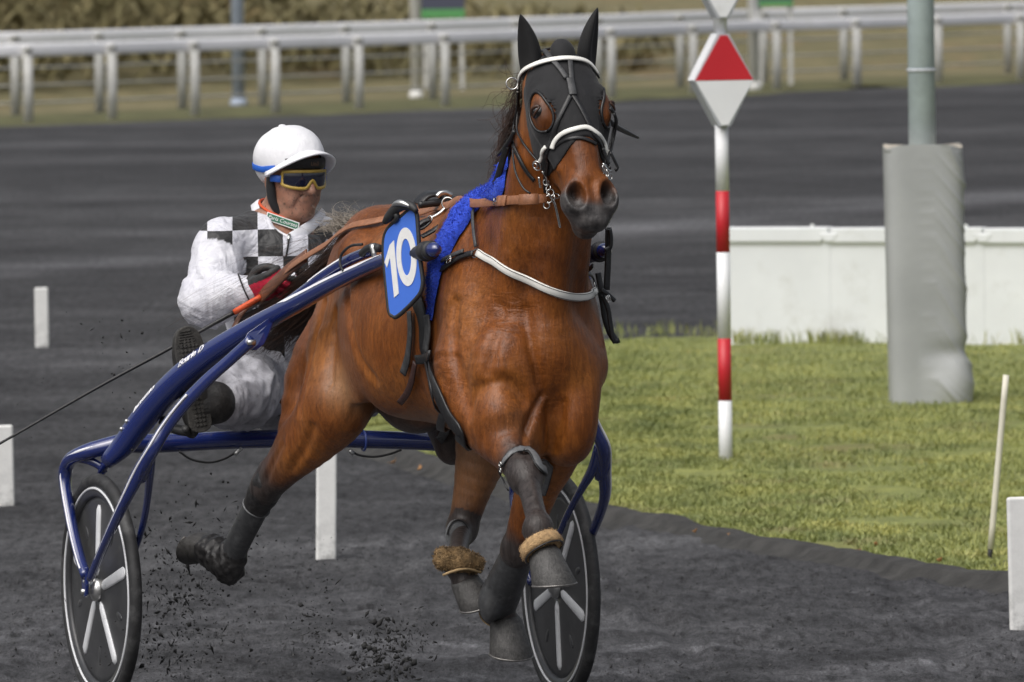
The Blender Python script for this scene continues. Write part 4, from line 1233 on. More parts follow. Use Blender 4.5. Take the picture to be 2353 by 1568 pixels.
# eyes
M_EYE = simple('eye_dark', (0.006, 0.004, 0.003), 0.05, coat=1.0)
M_LID = simple('eyelid_skin', (0.045, 0.018, 0.009), 0.4, bump=0.2, bscale=200)
for s in (-1, 1):
    e0 = (EYEP - HEADP) @ EB * np.array([1, 1, s * -1.0])
    sp = HB.snap((HEADP + EB @ e0)[None], 0.0)[0]; nn = HB.normal(sp[None], 0.012)[0]
    ec = sp - nn * 0.0120
    e = mesh_obj('eye', *ball(ec, 0.0220, 14), M_EYE, horse)
    t1 = nrm(np.cross(EU, nn) + EU * 0.25 * s * -1); t1 = nrm(t1 - nn * (t1 @ nn)); t2 = np.cross(nn, t1)
    t2 = t2 if t2[2] > 0 else -t2
    for up, am in ((1, 0.0095), (-1, 0.0095)):
        th = np.linspace(0, np.pi, 19)
        off = t1[None] * (np.cos(th) * 0.0200)[:, None] + t2[None] * (up * np.sin(th) * am)[:, None]
        arc = ec + off + nn * np.sqrt(np.clip(0.0225 ** 2 - np.sum(off ** 2, 1), 0.00006, None))[:, None]
        mesh_obj('eyelid', *tube(np.c_[arc, np.full(19, 0.0052 if up > 0 else 0.0036)], n=0, sides=8), M_LID, horse)
# hooves
def mat_hoof():
    m = Mat('hoof_horn')
    v = m.coord('Object')
    g1 = m.noise(m.coord('Generated', (30, 30, 2.5)), 1.0, 4, 0.6); g2 = m.noise(v, 60, 4, 0.7)
    m.col(m.mix(0.5, m.ramp(g1, [(0.3, (0.020, 0.019, 0.018)), (0.7, (0.070, 0.067, 0.064))]), m.ramp(g2, [(0.35, (0.018, 0.017, 0.016)), (0.7, (0.10, 0.096, 0.092))])))
    m.set(Roughness=0.55); m.nor(m.bump(g1, 0.4, 0.006, m.bump(g2, 0.3, 0.004)))
    return m.m
M_HOOF = mat_hoof(); M_SHOE = simple('shoe_iron', (0.22, 0.21, 0.20), 0.45, metal=0.8, var=0.3, vscale=60)
def hoof(top, down, toe, length=0.085, r0=0.047, r1=0.066, nm='hoof'):
    """a hoof: coronet ring at top, wall flaring down along `down`, toe leaning towards `toe`"""
    R = basis(-nrm(down), toe)
    rows_ = []
    for t, rr, sh in ((-0.10, r0 * 0.86, -0.006), (0.0, r0, 0.0), (0.12, r0 * 1.05, 0.004), (0.5, lerp(r0, r1, 0.5), 0.018), (0.97, r1, 0.036), (1.0, r1 * 0.985, 0.036), (1.0, r1 * 0.70, 0.034), (0.93, r1 * 0.6, 0.032)):
        a = np.linspace(0, 2 * np.pi, 28, endpoint=False)
        el = np.where(np.cos(a) < -0.55, 0.88, 1.0)
        x = rr * np.cos(a) * el + sh; y = rr * np.sin(a) * 0.94
        lo_ = t * length * (1 - 0.22 * (1 - np.cos(a)) / 2 * (t > 0.2))
        rows_.append(np.stack([x, y, -lo_], 1))
    V = np.concatenate(rows_) @ R.T + top
    k = 28; m_ = len(rows_)
    F = [(i * k + j, (i + 1) * k + j, (i + 1) * k + (j + 1) % k, i * k + (j + 1) % k) for i in range(m_ - 1) for j in range(k)] + [tuple((m_ - 1) * k + j for j in range(k))]
    o = mesh_obj('hoof', V, F, M_HOOF, horse)
    a = np.linspace(rad(-130), rad(130), 30)
    P = np.stack([r1 * 0.86 * np.cos(a) + 0.036, r1 * 0.84 * np.sin(a), np.full(30, -length * 1.0) + length * 0.20 * (1 - np.cos(a)) / 2], 1) @ R.T + top
    mesh_obj('shoe', *tube(np.c_[P, np.full(30, 0.0045), np.full(30, 0.010)], n=0, sides=8, hint=tuple(R[:, 2]), twistfix=True), M_SHOE, o)
    return o
hoof(RF['hoof'] + 0, np.array([0.20, 0.08, -1.0]), np.array([1.0, 0.10, 0.35]), 0.110)
hoof(LF['hoof'] + 0, np.array([-0.02, 0.02, -1.0]), np.array([1.0, 0.05, -0.2]), 0.110, 0.05, 0.068)
hoof(RH['hoof'] + 0, nrm(np.array([-0.92, -0.20, 0.42])), np.array([-0.40, -0.1, -0.92]), 0.095)
hoof(LH['hoof'] + 0, np.array([0.05, 0.38, -1.0]), np.array([1.0, 0.0, 0.1]), 0.085, 0.046, 0.060)
# ================================================================== WHAT THE HORSE WEARS
M_HOOD = None
def mat_cloth(name, c0, c1, sheen=0.1, wsc=420.0, rough=0.8):
    m = Mat(name)
    v = m.coord('Object')
    a = m.noise(v, 9, 4, 0.6); w = m.noise(v, wsc, 2)
    m.col(m.ramp(a, [(0.3, c0), (0.7, c1)])); m.set(Roughness=rough); m.b.inputs['Sheen Weight'].default_value = sheen
    m.nor(m.bump(w, 0.12, 0.003, m.bump(m.noise(v, 22, 3), 0.12, 0.02)))
    return m.m
M_HOOD = mat_cloth('black_hood_cloth', (0.005, 0.005, 0.006), (0.010, 0.010, 0.012), 0.08)
M_EARC = mat_cloth('black_ear_cloth', (0.003, 0.003, 0.003), (0.005, 0.005, 0.006), 0.04)
def mat_leather(name, c, rough=0.42, var=0.35):
    return simple(name, c, rough, var=var, vscale=60, bump=0.15, bscale=260, dirt=((c[0] * 2 + 0.03, c[1] * 2 + 0.03, c[2] * 2 + 0.03, 1), 30, 0.55, 0.35))
M_BLK = mat_leather('black_leather', (0.012, 0.012, 0.013), 0.38)
M_GRYL = mat_leather('worn_grey_strap', (0.045, 0.046, 0.048), 0.5)
M_WHT = simple('white_patent', (0.82, 0.81, 0.76), 0.35, var=0.04, vscale=12, dirt=((0.35, 0.29, 0.20, 1), 18, 0.62, 0.5))
M_TAN = mat_leather('tan_rein_leather', (0.27, 0.115, 0.055), 0.5, 0.2)
M_CHR = simple('chrome', (0.62, 0.62, 0.60), 0.22, metal=1.0, var=0.2, vscale=60)
M_RUB = simple('black_rubber', (0.020, 0.020, 0.021), 0.55, var=0.3, vscale=40, bump=0.1)

def on_body(pts, off=0.003, n=None, B=None):
    """a smooth line on the horse through picture points (px, py), or points given in the horse frame (3 numbers)"""
    B = B or HB
    P = [np.array(p, float) if len(p) == 3 else B.cast([p])[0] for p in pts]
    n = n or max(8, len(P) * 7)
    S = spline(np.array(P), n)
    S = _smooth_line(B.snap(S, off, 4), 4)
    S = S + B.normal(S, 0.012) * np.clip(off - B.at(S), 0, 0.02)[:, None]
    S = _smooth_line(S, 2)
    return S, B.normal(S, 0.012)
def band(name, pts, w, mat, parent, t=0.004, off=0.003, n=None, B=None):
    C, N = on_body(pts, off, n, B)
    return mesh_obj(name, *strap(C, N, w, t), mat, parent)
def free_band(name, P, w, mat, parent, nv=(0, -1, 0.1), t=0.004, n=24):
    S = spline(np.asarray(P, float), n)
    N = np.tile(np.asarray(nv, float), (n, 1)) if np.ndim(nv) == 1 else spline(np.asarray(nv, float), n)
    return mesh_obj(name, *strap(S, N, w, t), mat, parent)
def ringat(name, c, axis, r, t, mat, parent, x=(0, 0, 1)):
    return mesh_obj(name, *ring(c, basis(axis, x), r, t), mat, parent)
def buckle(c, N, T, s, parent):
    """a small square metal frame lying on a strap"""
    N = nrm(N); T = nrm(np.asarray(T) - N * (np.asarray(T) @ N)); B_ = np.cross(N, T)
    q = [c + T * s * a + B_ * s * 0.8 * b for a, b in ((-1, -1), (1, -1), (1, 1), (-1, 1), (-1, -1))]
    parts = [tube(np.array([q[i], q[i + 1]]), r=0.0016, n=3, sides=6) for i in range(4)] + [tube(np.array([c - T * s, c + T * s * 0.9]) + N * 0.002, r=0.0013, n=3, sides=6)]
    return mesh_obj('buckle', *merge(*parts), M_CHR, parent)

# ---- ear hood
hood = local_root('ear_hood', tuple(hd(0.0, 0, 0)))
tag(hood, 'black cloth hood with ear covers and eye holes on the horse\'s head', 'hood')
Dh, lo_h, hh_, axh = HD.grid(hd(0.2, 0, 0) - 0.36, hd(0.2, 0, 0) + 0.36, 0.0040, 0.04)
HD.bake(Dh, lo_h, hh_)
gx, gy, gz3 = np.meshgrid(*axh, indexing='ij', sparse=True)
U_ = ((gx - HEADP[0]) * EU[0] + (gy - HEADP[1]) * EU[1] + (gz3 - HEADP[2]) * EU[2]) / SU
V_ = ((gx - HEADP[0]) * EV[0] + (gy - HEADP[1]) * EV[1] + (gz3 - HEADP[2]) * EV[2]) / SV
W_3 = ((gx - HEADP[0]) * EW[0] + (gy - HEADP[1]) * EW[1] + (gz3 - HEADP[2]) * EW[2]) / SW
d_ = Dh - 0.0045
low = 0.312 + 0.085 * sstep(0.0, 0.11, np.abs(W_3)) - 0.02 * sstep(-0.02, -0.10, V_)
d_ = np.maximum(d_, (U_ - low) * SU)
d_ = np.maximum(d_, (-0.135 - 0.02 * np.sin(U_ * 12) - V_))
HOLEP = HD.cast([(1230, 258)])[0]
def hole_frame(s):
    e0 = (HOLEP - HEADP) @ EB * np.array([1, 1, -1.0 * s])
    c = HEADP + EB @ e0
    n_ = HD.normal(c[None], 0.02)[0]
    t_ = nrm(np.cross(EU, n_)); return c, n_, t_, nrm(EU - n_ * (EU @ n_))
for s in (-1, 1):
    c, n_, t_, u_ = hole_frame(s)
    dx, dy, dz = gx - c[0], gy - c[1], gz3 - c[2]
    a_ = dx * u_[0] + dy * u_[1] + dz * u_[2]; b_ = dx * t_[0] + dy * t_[1] + dz * t_[2]; q_ = dx * n_[0] + dy * n_[1] + dz * n_[2]
    hole = (np.sqrt((a_ / 0.062) ** 2 + (b_ / 0.041) ** 2) - 1) * 0.041
    d_ = np.maximum(d_, -np.maximum(hole, np.abs(q_) - 0.045))
Vh, Fh = surface(d_.astype(np.float32), lo_h, hh_)
del d_, U_, V_, W_3
Vh = relax(Vh, Fh, 8)
Nh = vnormals(Vh, Fh)
Vh = Vh + Nh * (0.0012 * fbm(Vh * np.array([40, 40, 22]), 3, 17))[:, None]
mesh_obj('mask', Vh, Fh, M_HOOD, hood)
# piping round the eye holes
for s in (-1, 1):
    a = np.linspace(0, 2 * np.pi, 40)
    c, n_, t_, u_ = hole_frame(s)
    C0 = c + np.cos(a)[:, None] * 0.0620 * u_ + np.sin(a)[:, None] * 0.0410 * t_
    st_ = np.linspace(0.035, -0.043, 60)
    M_ = HD.at(C0[:, None] + n_[None, None] * st_[None, :, None]) < 0.004
    C = C0 + n_ * st_[np.where(M_.any(1), M_.argmax(1), 59)][:, None]
    C = _smooth_line(np.vstack([C[-4:-1], C, C[1:4]]), 3)[3:-3]
    mesh_obj('eye_hole_seam', *tube(np.c_[C, np.full(40, 0.0042)], n=0, sides=6), M_BLK, hood)
# ears
def ear(base, tip, face, bulge, wid):
    up = nrm(tip - base); L = np.linalg.norm(tip - base)
    f = nrm(np.asarray(face) - up * (np.asarray(face) @ up)); sd = np.cross(up, f)
    rows_ = []
    k = 28
    a = np.linspace(0, 2 * np.pi, k, endpoint=False)
    for t, r in ((-0.12, 0.030), (0.0, 0.032), (0.12, 0.034), (0.30, 0.036), (0.50, 0.032), (0.68, 0.025), (0.84, 0.0155), (0.95, 0.0075), (1.0, 0.001)):
        r = r * wid
        cup = 1 - 0.62 * np.exp(-((np.arctan2(np.sin(a), np.cos(a))) / 0.75) ** 2) * min(1, max(0, (t + 0.05) / 0.25)) * (1 - max(0, t - 0.85) / 0.15)
        P = base + up * L * t + bulge * math.sin(math.pi * min(max(t, 0), 1)) + (np.cos(a) * cup * r * 0.85)[:, None] * f + (np.sin(a) * r)[:, None] * sd
        rows_.append(P)
    V = np.concatenate(rows_)
    F = [(i * k + j, i * k + (j + 1) % k, (i + 1) * k + (j + 1) % k, (i + 1) * k + j) for i in range(len(rows_) - 1) for j in range(k)]
    o = mesh_obj('ear_cover', V, F, M_EARC, hood)
    md = o.modifiers.new('sub', 'SUBSURF'); md.levels = md.render_levels = 2
ear(hx(1222, 168, 0.16), hx(1196, 33, 0.19), (0.62, -0.75, 0.0), np.array([0.0, 0.006, 0]), 1.02)
ear(hx(1347, 158, 0.16), hx(1373, 18, 0.19), (0.62, 0.70, 0.0), np.array([0.0, -0.006, 0]), 1.02)
mesh_obj('forelock_bump', *ball(hd(-0.015, 0.055, 0.0), (0.045, 0.03, 0.036), 14, EB), M_HOOD, hood)

# ---- bridle
br = local_root('bridle', tuple(hd(0.2, 0.1, 0)))
tag(br, 'black leather bridle with white browband, white noseband and metal rings', 'bridle')
def Z1(*q): return [(1056.9 + x * 0.3632, y * 0.3632) for x, y in q]
O1, O2 = 0.0065, 0.0105
band('browband', Z1((352, 585), (385, 500), (470, 432), (590, 397), (720, 392), (800, 417), (858, 475)), 0.0155, M_WHT, br, 0.005, O2)
for i, (pts, w) in enumerate([(Z1((530, 330), (575, 380), (630, 445), (672, 510)), 0.0145), (Z1((690, 325), (692, 400), (698, 470), (702, 520)), 0.0145),
               (Z1((700, 610), (660, 705), (615, 810), (580, 920), (565, 1010)), 0.0135), (Z1((712, 610), (755, 690), (800, 770), (850, 880), (905, 985)), 0.0135)]):
    band('face_strap', pts, w, M_GRYL if i < 2 else M_BLK, br, 0.0045, O1)
band('face_patch', Z1((690, 515), (702, 560), (712, 615)), 0.022, M_GRYL, br, 0.006, O1 + 0.002)
band('noseband', Z1((590, 945), (605, 905), (650, 858), (720, 826), (800, 815), (852, 850), (892, 905), (925, 985)), 0.0135, M_WHT, br, 0.006, O1)
band('lower_noseband', Z1((598, 938), (640, 902), (700, 882), (770, 878), (850, 918)), 0.0105, M_BLK, br, 0.004, 0.003)
band('cheek_strap', Z1((350, 560), (336, 690), (345, 800), (362, 900), (392, 1000), (440, 1075), (492, 1140)), 0.012, M_BLK, br, 0.005, O2)
band('cheek_strap', Z1((378, 545), (368, 680), (378, 800), (410, 890), (470, 970), (520, 1020)), 0.006, M_BLK, br, 0.005, O1)
band('cheek_strap', Z1((925, 690), (955, 800), (965, 900), (955, 1000), (930, 1090)), 0.011, M_BLK, br, 0.006, O2)
band('cheek_strap', Z1((935, 720), (975, 830), (985, 930), (962, 1060)), 0.009, M_BLK, br, 0.006, O2 + 0.006)
band('jowl_strap', Z1((560, 960), (555, 1060), (545, 1150), (550, 1215)), 0.012, M_BLK, br, 0.005, 0.004)
def near_face(px, py, off):
    p = HB.cast([(px, py)])[0]
    n_ = HB.normal(p[None], 0.012)[0]
    return p + n_ * off, n_
def zp(x, y): return (1056.9 + x * 0.3632, y * 0.3632)
# rings
p, n_ = near_face(*zp(335, 545), 0.012); ringat('browband_ring', hx(*zp(330, 530), p[0] + 0.01), (1, -0.25, 0.1), 0.0165, 0.0021, M_CHR, br)
p, n_ = near_face(*zp(500, 1045), 0.016); ringat('bit_ring', hx(*zp(487, 1050), p[0] + 0.02), n_ + np.array([0.3, 0, 0]), 0.0135, 0.0022, M_CHR, br)
p, n_ = near_face(*zp(515, 1030), 0.022); ringat('bit_ring', p, n_ + np.array([0.4, -0.1, 0]), 0.0075, 0.0018, M_CHR, br)
bx0 = near_face(*zp(560, 1230), 0.01)[0][0]
for (x, y, r_, ax) in ((545, 1155, 0.008, (1, -.6, 0)), (560, 1190, 0.009, (0.4, -1, .3)), (572, 1220, 0.010, (1, -.4, .2)), (590, 1250, 0.009, (.2, -1, 0)), (560, 1262, 0.0105, (1, -.5, 0)), (610, 1240, 0.008, (1, 0, .6)), (548, 1300, 0.0095, (.8, -.8, 0))):
    ringat('curb_link', hx(*zp(x, y), bx0 + 0.012), ax, r_, 0.0020, M_CHR, br)
mesh_obj('bit_shank', *tube(np.array([hx(*zp(560, 1225), bx0 + 0.015), hx(*zp(598, 1290), bx0 + 0.014), hx(*zp(618, 1370), bx0 + 0.012), hx(*zp(633, 1442), bx0 + 0.01)]), r=0.0036, n=14, sides=8), M_CHR, br)
mesh_obj('bit_bar', *tube(np.array([hx(*zp(520, 1085), bx0 + 0.016), hx(*zp(545, 1120), bx0 + 0.02), hx(*zp(553, 1165), bx0 + 0.018)]), r=0.0038, n=10, sides=8), M_CHR, br)
mesh_obj('bit_bar', *tube(np.array([hx(*zp(500, 1120), bx0 + 0.012), hx(*zp(505, 1160), bx0 + 0.012), hx(*zp(508, 1190), bx0 + 0.012)]), r=0.0038, n=8, sides=8), M_CHR, br)
bx1 = near_face(*zp(935, 1080), 0.01)[0][0]
for (x, y, r_, ax) in ((915, 1060, 0.008, (1, .5, 0)), (935, 1085, 0.008, (.6, 1, .3)), (950, 1120, 0.0085, (1, .5, 0)), (915, 1110, 0.006, (1, .2, .5))):
    ringat('curb_link', hx(*zp(x, y), bx1 + 0.012), ax, r_, 0.0019, M_CHR, br)
mesh_obj('bit_bar', *tube(np.array([hx(*zp(905, 1035), bx1 + 0.014), hx(*zp(935, 1075), bx1 + 0.016), hx(*zp(958, 1085), bx1 + 0.010)]), r=0.0033, n=10, sides=8), M_CHR, br)
for pts in ([(948, 965), (975, 1020), (992, 1060), (978, 1078)], [(900, 940), (920, 1000), (940, 1040)]):
    S = [hx(*zp(*q), bx1 - 0.01) for q in pts]
    mesh_obj('strap_end', *strap(spline(S, 12), np.tile([0.6, 0.8, 0], (12, 1)), 0.011, 0.006), M_BLK, br)
# white bits by the noseband ends
band('noseband_end', Z1((560, 930), (540, 990), (528, 1010)), 0.011, M_WHT, br, 0.006, O2)
band('noseband_end', Z1((922, 950), (928, 990)), 0.010, M_WHT, br, 0.006, O2)
# side rods (head poles) and the hanging rope
S = np.array([hx(*zp(938, 755), 0.24), hx(*zp(985, 800), 0.20), hx(*zp(1060, 840), 0.10), hx(*zp(1126, 872), 0.02)])
mesh_obj('side_rod', *tube(np.c_[S, [0.006, 0.008, 0.007, 0.004]], n=16, sides=10), M_BLK, br)
S = np.array([hx(*zp(345, 830), 0.17), hx(*zp(320, 885), 0.13), hx(*zp(280, 940), 0.08), hx(*zp(238, 985), 0.03)])
mesh_obj('side_rod', *tube(np.c_[S, [0.006, 0.008, 0.007, 0.004]], n=16, sides=10), M_BLK, br)
S = np.array([hx(*zp(335, 945), 0.16), hx(*zp(338, 1010), 0.19), hx(*zp(355, 1100), 0.23), hx(*zp(400, 1190), 0.27), hx(*zp(445, 1225), 0.29)])
mesh_obj('hanging_cord', *tube(S, r=0.0032, n=24, sides=8), M_BLK, br)
for pts, w in (([(318, 900), (318, 960), (316, 1045)], 0.011), ([(300, 920), (275, 1010), (245, 1110), (222, 1170)], 0.02)):
    S = [hx(*zp(*q), 0.10 - 0.03 * i) for i, q in enumerate(pts)]
    mesh_obj('throat_strap', *strap(spline(S, 14), np.tile([0.7, -0.7, 0.2], (14, 1)), w, 0.006), M_BLK, br)
band('crown_strap', [zp(352, 560), zp(360, 520), tuple(hd(-0.02, -0.02, -0.09)), tuple(hd(-0.06, -0.02, 0.0)), tuple(hd(-0.02, -0.02, 0.09)), zp(860, 490)], 0.018, M_BLK, br, 0.005, O1)

# ---- blue fleece saddle pad with harness
pad = local_root('saddle_pad', (-0.5, 0, 1.6)); tag(pad, 'bright blue fleece pad over the withers under the harness', 'saddle pad')
def mat_fleece():
    m = Mat('blue_fleece')
    v = m.coord('Object')
    a = m.noise(v, 120, 4, 0.7)
    m.col(m.ramp(a, [(0.25, (0.006, 0.020, 0.25)), (0.7, (0.025, 0.085, 0.72))])); m.set(Roughness=0.85)
    m.b.inputs['Sheen Weight'].default_value = 0.4; m.b.inputs['Sheen Tint'].default_value = (0.3, 0.45, 1, 1)
    m.nor(m.bump(a, 0.6, 0.01))
    return m.m
M_FLC = mat_fleece()
C, N = on_body([(1158, 432), (1128, 446), (1095, 468), (1062, 508), (1028, 568), (1008, 630), (998, 690), (992, 730)], 0.004, 50)
left_side = C[::-1] * np.array([1, -1, 1]); 
top_mid = np.array([C[0] * np.array([1, 0, 1]) + np.array([0, 0, 0.03])])
CC = spline(np.vstack([left_side[::6], top_mid, C[::6], C[-1:]]), 110); CC = HB.snap(CC, 0.004, 4); NN = HB.normal(CC, 0.02)
tt = np.linspace(0, 1, 110); edge_t = np.minimum(1, np.minimum(tt, 1 - tt) * 12)
wv = 0.085 * (0.45 + 0.55 * edge_t)
T_ = nrm(np.gradient(CC, axis=0)); B_ = nrm(np.cross(T_, NN))
sec = []
for q in np.linspace(-1, 1, 15):
    th = 0.026 * math.sqrt(max(0.0, 1 - abs(q) ** 3.0)) * edge_t
    sec.append(CC + B_ * (wv / 2 * q)[:, None] + NN * th[:, None])
FV = np.stack(sec, 1)
base_snap = HB.snap(FV.reshape(-1, 3), 0.0, 3)
FV2 = FV.reshape(-1, 3)
dd = HB.at(FV2)
FV2 = FV2 + HB.normal(FV2, 0.02) * np.clip(0.006 - dd, 0, 0.05)[:, None]
FV2 = FV2 + HB.normal(FV2, 0.02) * (0.004 * fbm(FV2 * 38, 3, 3))[:, None]
FF = [(i * 15 + j, (i + 1) * 15 + j, (i + 1) * 15 + j + 1, i * 15 + j + 1) for i in range(109) for j in range(14)]
mesh_obj('fleece', FV2, FF, M_FLC, pad)
g = np.random.default_rng(4)
n = 9000
fi_ = g.integers(0, 109, n); fj_ = g.integers(0, 14, n); a_, b_ = g.random((n, 1)), g.random((n, 1))
G3 = FV2.reshape(110, 15, 3)
PP = G3[fi_, fj_] * (1 - a_) * (1 - b_) + G3[fi_ + 1, fj_] * a_ * (1 - b_) + G3[fi_, fj_ + 1] * (1 - a_) * b_ + G3[fi_ + 1, fj_ + 1] * a_ * b_
Np = HB.normal(PP, 0.02)
L_ = g.uniform(0.002, 0.006, (n, 1)); sd = nrm(np.cross(Np, g.normal(size=(n, 3)))) * 0.0012
tip = Np * L_ + g.normal(size=(n, 3)) * 0.003
V = np.stack([PP - sd, PP + sd, PP + tip], 1).reshape(-1, 3)
fp = mesh_obj('fleece_pile', V, np.arange(n * 3).reshape(-1, 3), M_FLC, pad); fp['kind'] = 'stuff'
# lower roll of fleece seen behind the shaft end
def Z3(*q): return [(827 + x * 0.4103, 404 + y * 0.4103) for x, y in q]

hs = local_root('harness', (-0.5, 0, 0.95)); tag(hs, 'black leather harness with white breast strap, girth and hanging strap ends', 'harness')
band('breast_strap_side', Z3((365, 592), (425, 556), (485, 520), (545, 480), (605, 452), (650, 440)), 0.017, M_BLK, hs, 0.005, 0.008)
band('breast_strap_side', Z3((425, 515), (485, 483), (545, 455), (605, 437)), 0.013, M_GRYL, hs, 0.005, 0.014)
p = HB.cast([(1046, 604)])[0]; buckle(p + HB.normal(p[None])[0] * 0.022, HB.normal(p[None])[0], HB.cast([(1060, 595)])[0] - p, 0.010, hs)
wb = band('breast_strap', Z3((672, 436), (720, 462), (780, 492), (900, 556), (1050, 630), (1120, 660), (1190, 681), (1280, 668), (1345, 640)), 0.0235, M_WHT, hs, 0.006, 0.006, 60)
for e in (-0.0095, 0.0095):
    C, N = on_body(Z3((672, 436), (720, 462), (780, 492), (900, 556), (1050, 630), (1120, 660), (1190, 681), (1280, 668), (1345, 640)), 0.0125, 60)
    T_ = nrm(np.gradient(C, axis=0)); C = C + np.cross(T_, N) * e
    s_ = mesh_obj('stitching', *tube(np.c_[C, np.full(60, 0.0009)], n=0, sides=5), M_BLK, wb)
p = HB.cast([(1098, 585)])[0]; ringat('breast_ring', p + HB.normal(p[None])[0] * 0.008, HB.normal(p[None])[0], 0.0125, 0.0021, M_CHR, hs)
p = HB.cast([(1375, 655)])[0]; ringat('breast_ring', p + HB.normal(p[None])[0] * 0.008, HB.normal(p[None])[0], 0.0125, 0.0021, M_CHR, hs)
band('neck_strap', Z3((810, 75), (740, 92), (690, 112), (662, 150), (655, 220), (662, 310), (672, 405)), 0.0115, M_GRYL, hs, 0.004, 0.012)
band('neck_strap', Z3((1302, 505), (1322, 560), (1338, 620)), 0.013, M_BLK, hs, 0.005, 0.008)
# girth
band('girth', Z3((330, 690), (380, 800), (385, 900), (372, 1000), (410, 1110), (455, 1230), (520, 1370), (590, 1455)) + [(-0.42, -0.05, 0.92), (-0.42, 0.12, 0.96)], 0.052, M_BLK, hs, 0.007, 0.006, 60)
band('girth_keeper', Z3((345, 1022), (385, 1020), (420, 1008)), 0.028, M_BLK, hs, 0.008, 0.012)
band('girth', Z3((400, 780), (408, 880), (395, 980)), 0.034, M_GRYL, hs, 0.006, 0.012)
for pts, w, m_ in ((((300, 760), (306, 850), (303, 930), (288, 1020), (262, 1098)), 0.024, M_GRYL), (((395, 1050), (425, 1160), (447, 1260), (466, 1370), (468, 1475)), 0.028, M_BLK), (((335, 1040), (320, 1110), (290, 1190), (240, 1252)), 0.020, mat_leather('brown_strap', (0.05, 0.022, 0.018)))):
    C, N = on_body(Z3(*pts), 0.012, 26)
    mesh_obj('hanging_strap_end', *strap(C, N, w, 0.005), m_, hs)
# the other side: straps bunched outside the shoulder
for i, (pts, w, x) in enumerate(((((1345, 650), (1360, 720), (1372, 800), (1400, 880), (1432, 930)), 0.024, -0.06), (((1352, 660), (1385, 740), (1400, 830), (1418, 925), (1450, 920)), 0.015, -0.03), (((1350, 640), (1385, 665), (1425, 702)), 0.013, -0.02), (((1388, 290), (1387, 400), (1384, 520), (1378, 640)), 0.022, -0.12), (((1330, 545), (1340, 600), (1352, 660)), 0.02, -0.04), (((1395, 300), (1402, 345), (1398, 400), (1370, 420)), 0.014, -0.10))):
    S = [hx(*q, x) for q in Z3(*pts)]
    mesh_obj('hanging_strap_end', *strap(spline(S, 20), np.tile([0.85, 0.45, 0.1], (20, 1)), w, 0.007), M_BLK, hs)
for q, s_ in (((1392, 690), 0.009), ((1382, 250), 0.010)):
    buckle(hx(*Z3(q)[0], 0.0), np.array([0.9, 0.4, 0.1]), np.array([0, 0.5, -1.0]), s_, hs)
# saddle tree with terret behind the withers
S = [hx(*q, -0.62) for q in Z3((330, 165), (352, 135), (385, 113), (440, 108), (455, 125))]
mesh_obj('saddle_tree', *strap(spline(S, 24), np.tile([0.2, -0.3, 1.0], (24, 1)), 0.05, 0.009), M_BLK, hs)
S = [hx(*q, -0.60) for q in Z3((330, 165), (400, 155), (450, 150), (530, 135), (600, 122))]
mesh_obj('saddle_bar', *tube(np.array(S), r=0.011, n=20, sides=10), M_BLK, hs)
S = [hx(*q, -0.58) for q in Z3((432, 118), (450, 100), (480, 96), (512, 112))]
mesh_obj('saddle_clasp', *tube(np.array(S), r=0.008, n=16, sides=10), M_CHR, hs)
ringat('terret', hx(*Z3((492, 155))[0], -0.50), (1.0, -0.55, 0.1), 0.017, 0.0024, M_CHR, hs)
S = [hx(*q, -0.47) for q in Z3((478, 182), (455, 205), (425, 225), (398, 238))]
mesh_obj('snap_hook', *tube(np.array(S), r=0.0055, n=14, sides=8), M_CHR, hs)
ringat('snap_ring', hx(*Z3((392, 243))[0], -0.46), (0.6, -1, 0.2), 0.009, 0.002, M_CHR, hs)
for pts in (((392, 245), (350, 262), (320, 290)), ((395, 255), (362, 285), (330, 300)), ((445, 285), (400, 315), (345, 345))):
    S = [hx(*q, -0.44) for q in Z3(*pts)]
    mesh_obj('saddle_strap', *strap(spline(S, 12), np.tile([0.5, -0.85, 0.3], (12, 1)), 0.016, 0.005), M_BLK, hs)
# tail of overcheck on top
# ---- reins: one tan strap along the right side from bit to hand, one on the far side
rn = local_root('reins', (-0.8, -0.2, 1.4)); tag(rn, 'tan leather reins running from the bit to the driver\'s hands', 'reins')
RP = [hx(1256, 457, bx0 + 0.01), hx(1200, 459, 0.22), hx(1130, 465, -0.05), hx(1060, 472, -0.33), hx(1022, 474, -0.52), HB.cast([(960, 490)], off=0.012)[0], HB.cast([(890, 502)], off=0.012)[0], HB.cast([(836, 518)], off=0.012)[0], hx(768, 553, -1.36), hx(700, 592, -1.60), hx(650, 628, -1.85), hx(608, 672, -2.02)]
RN = [(0.25, -1, 0.1)] * 6 + [(0.2, -1, 0.35)] * 2 + [(0.25, -0.8, 0.75)] * 3 + [(0.5, -0.8, 0.3)]
Srn = spline(np.array(RP), 90); Nrn = spline(np.array(RN, float), 90)
for _ in range(3):
    Srn = Srn + HB.normal(Srn, 0.02) * np.clip(0.010 - HB.at(Srn), 0, 0.05)[:, None]
    Srn = _smooth_line(Srn, 3)
mesh_obj('rein', *strap(Srn, Nrn, 0.026, 0.0035), M_TAN, rn)
for f in (0.02, 0.085): 
    i = int(f * 90)
    mesh_obj('rein_keeper', *strap(Srn[i:i + 4] + np.array([0.002, -0.004, 0]), Nrn[i:i + 4], 0.031, 0.005), M_TAN, rn)
buckle(Srn[10] + np.array([0.003, -0.008, 0]), (0.25, -1, 0.1), (1, 0.2, 0), 0.012, rn)
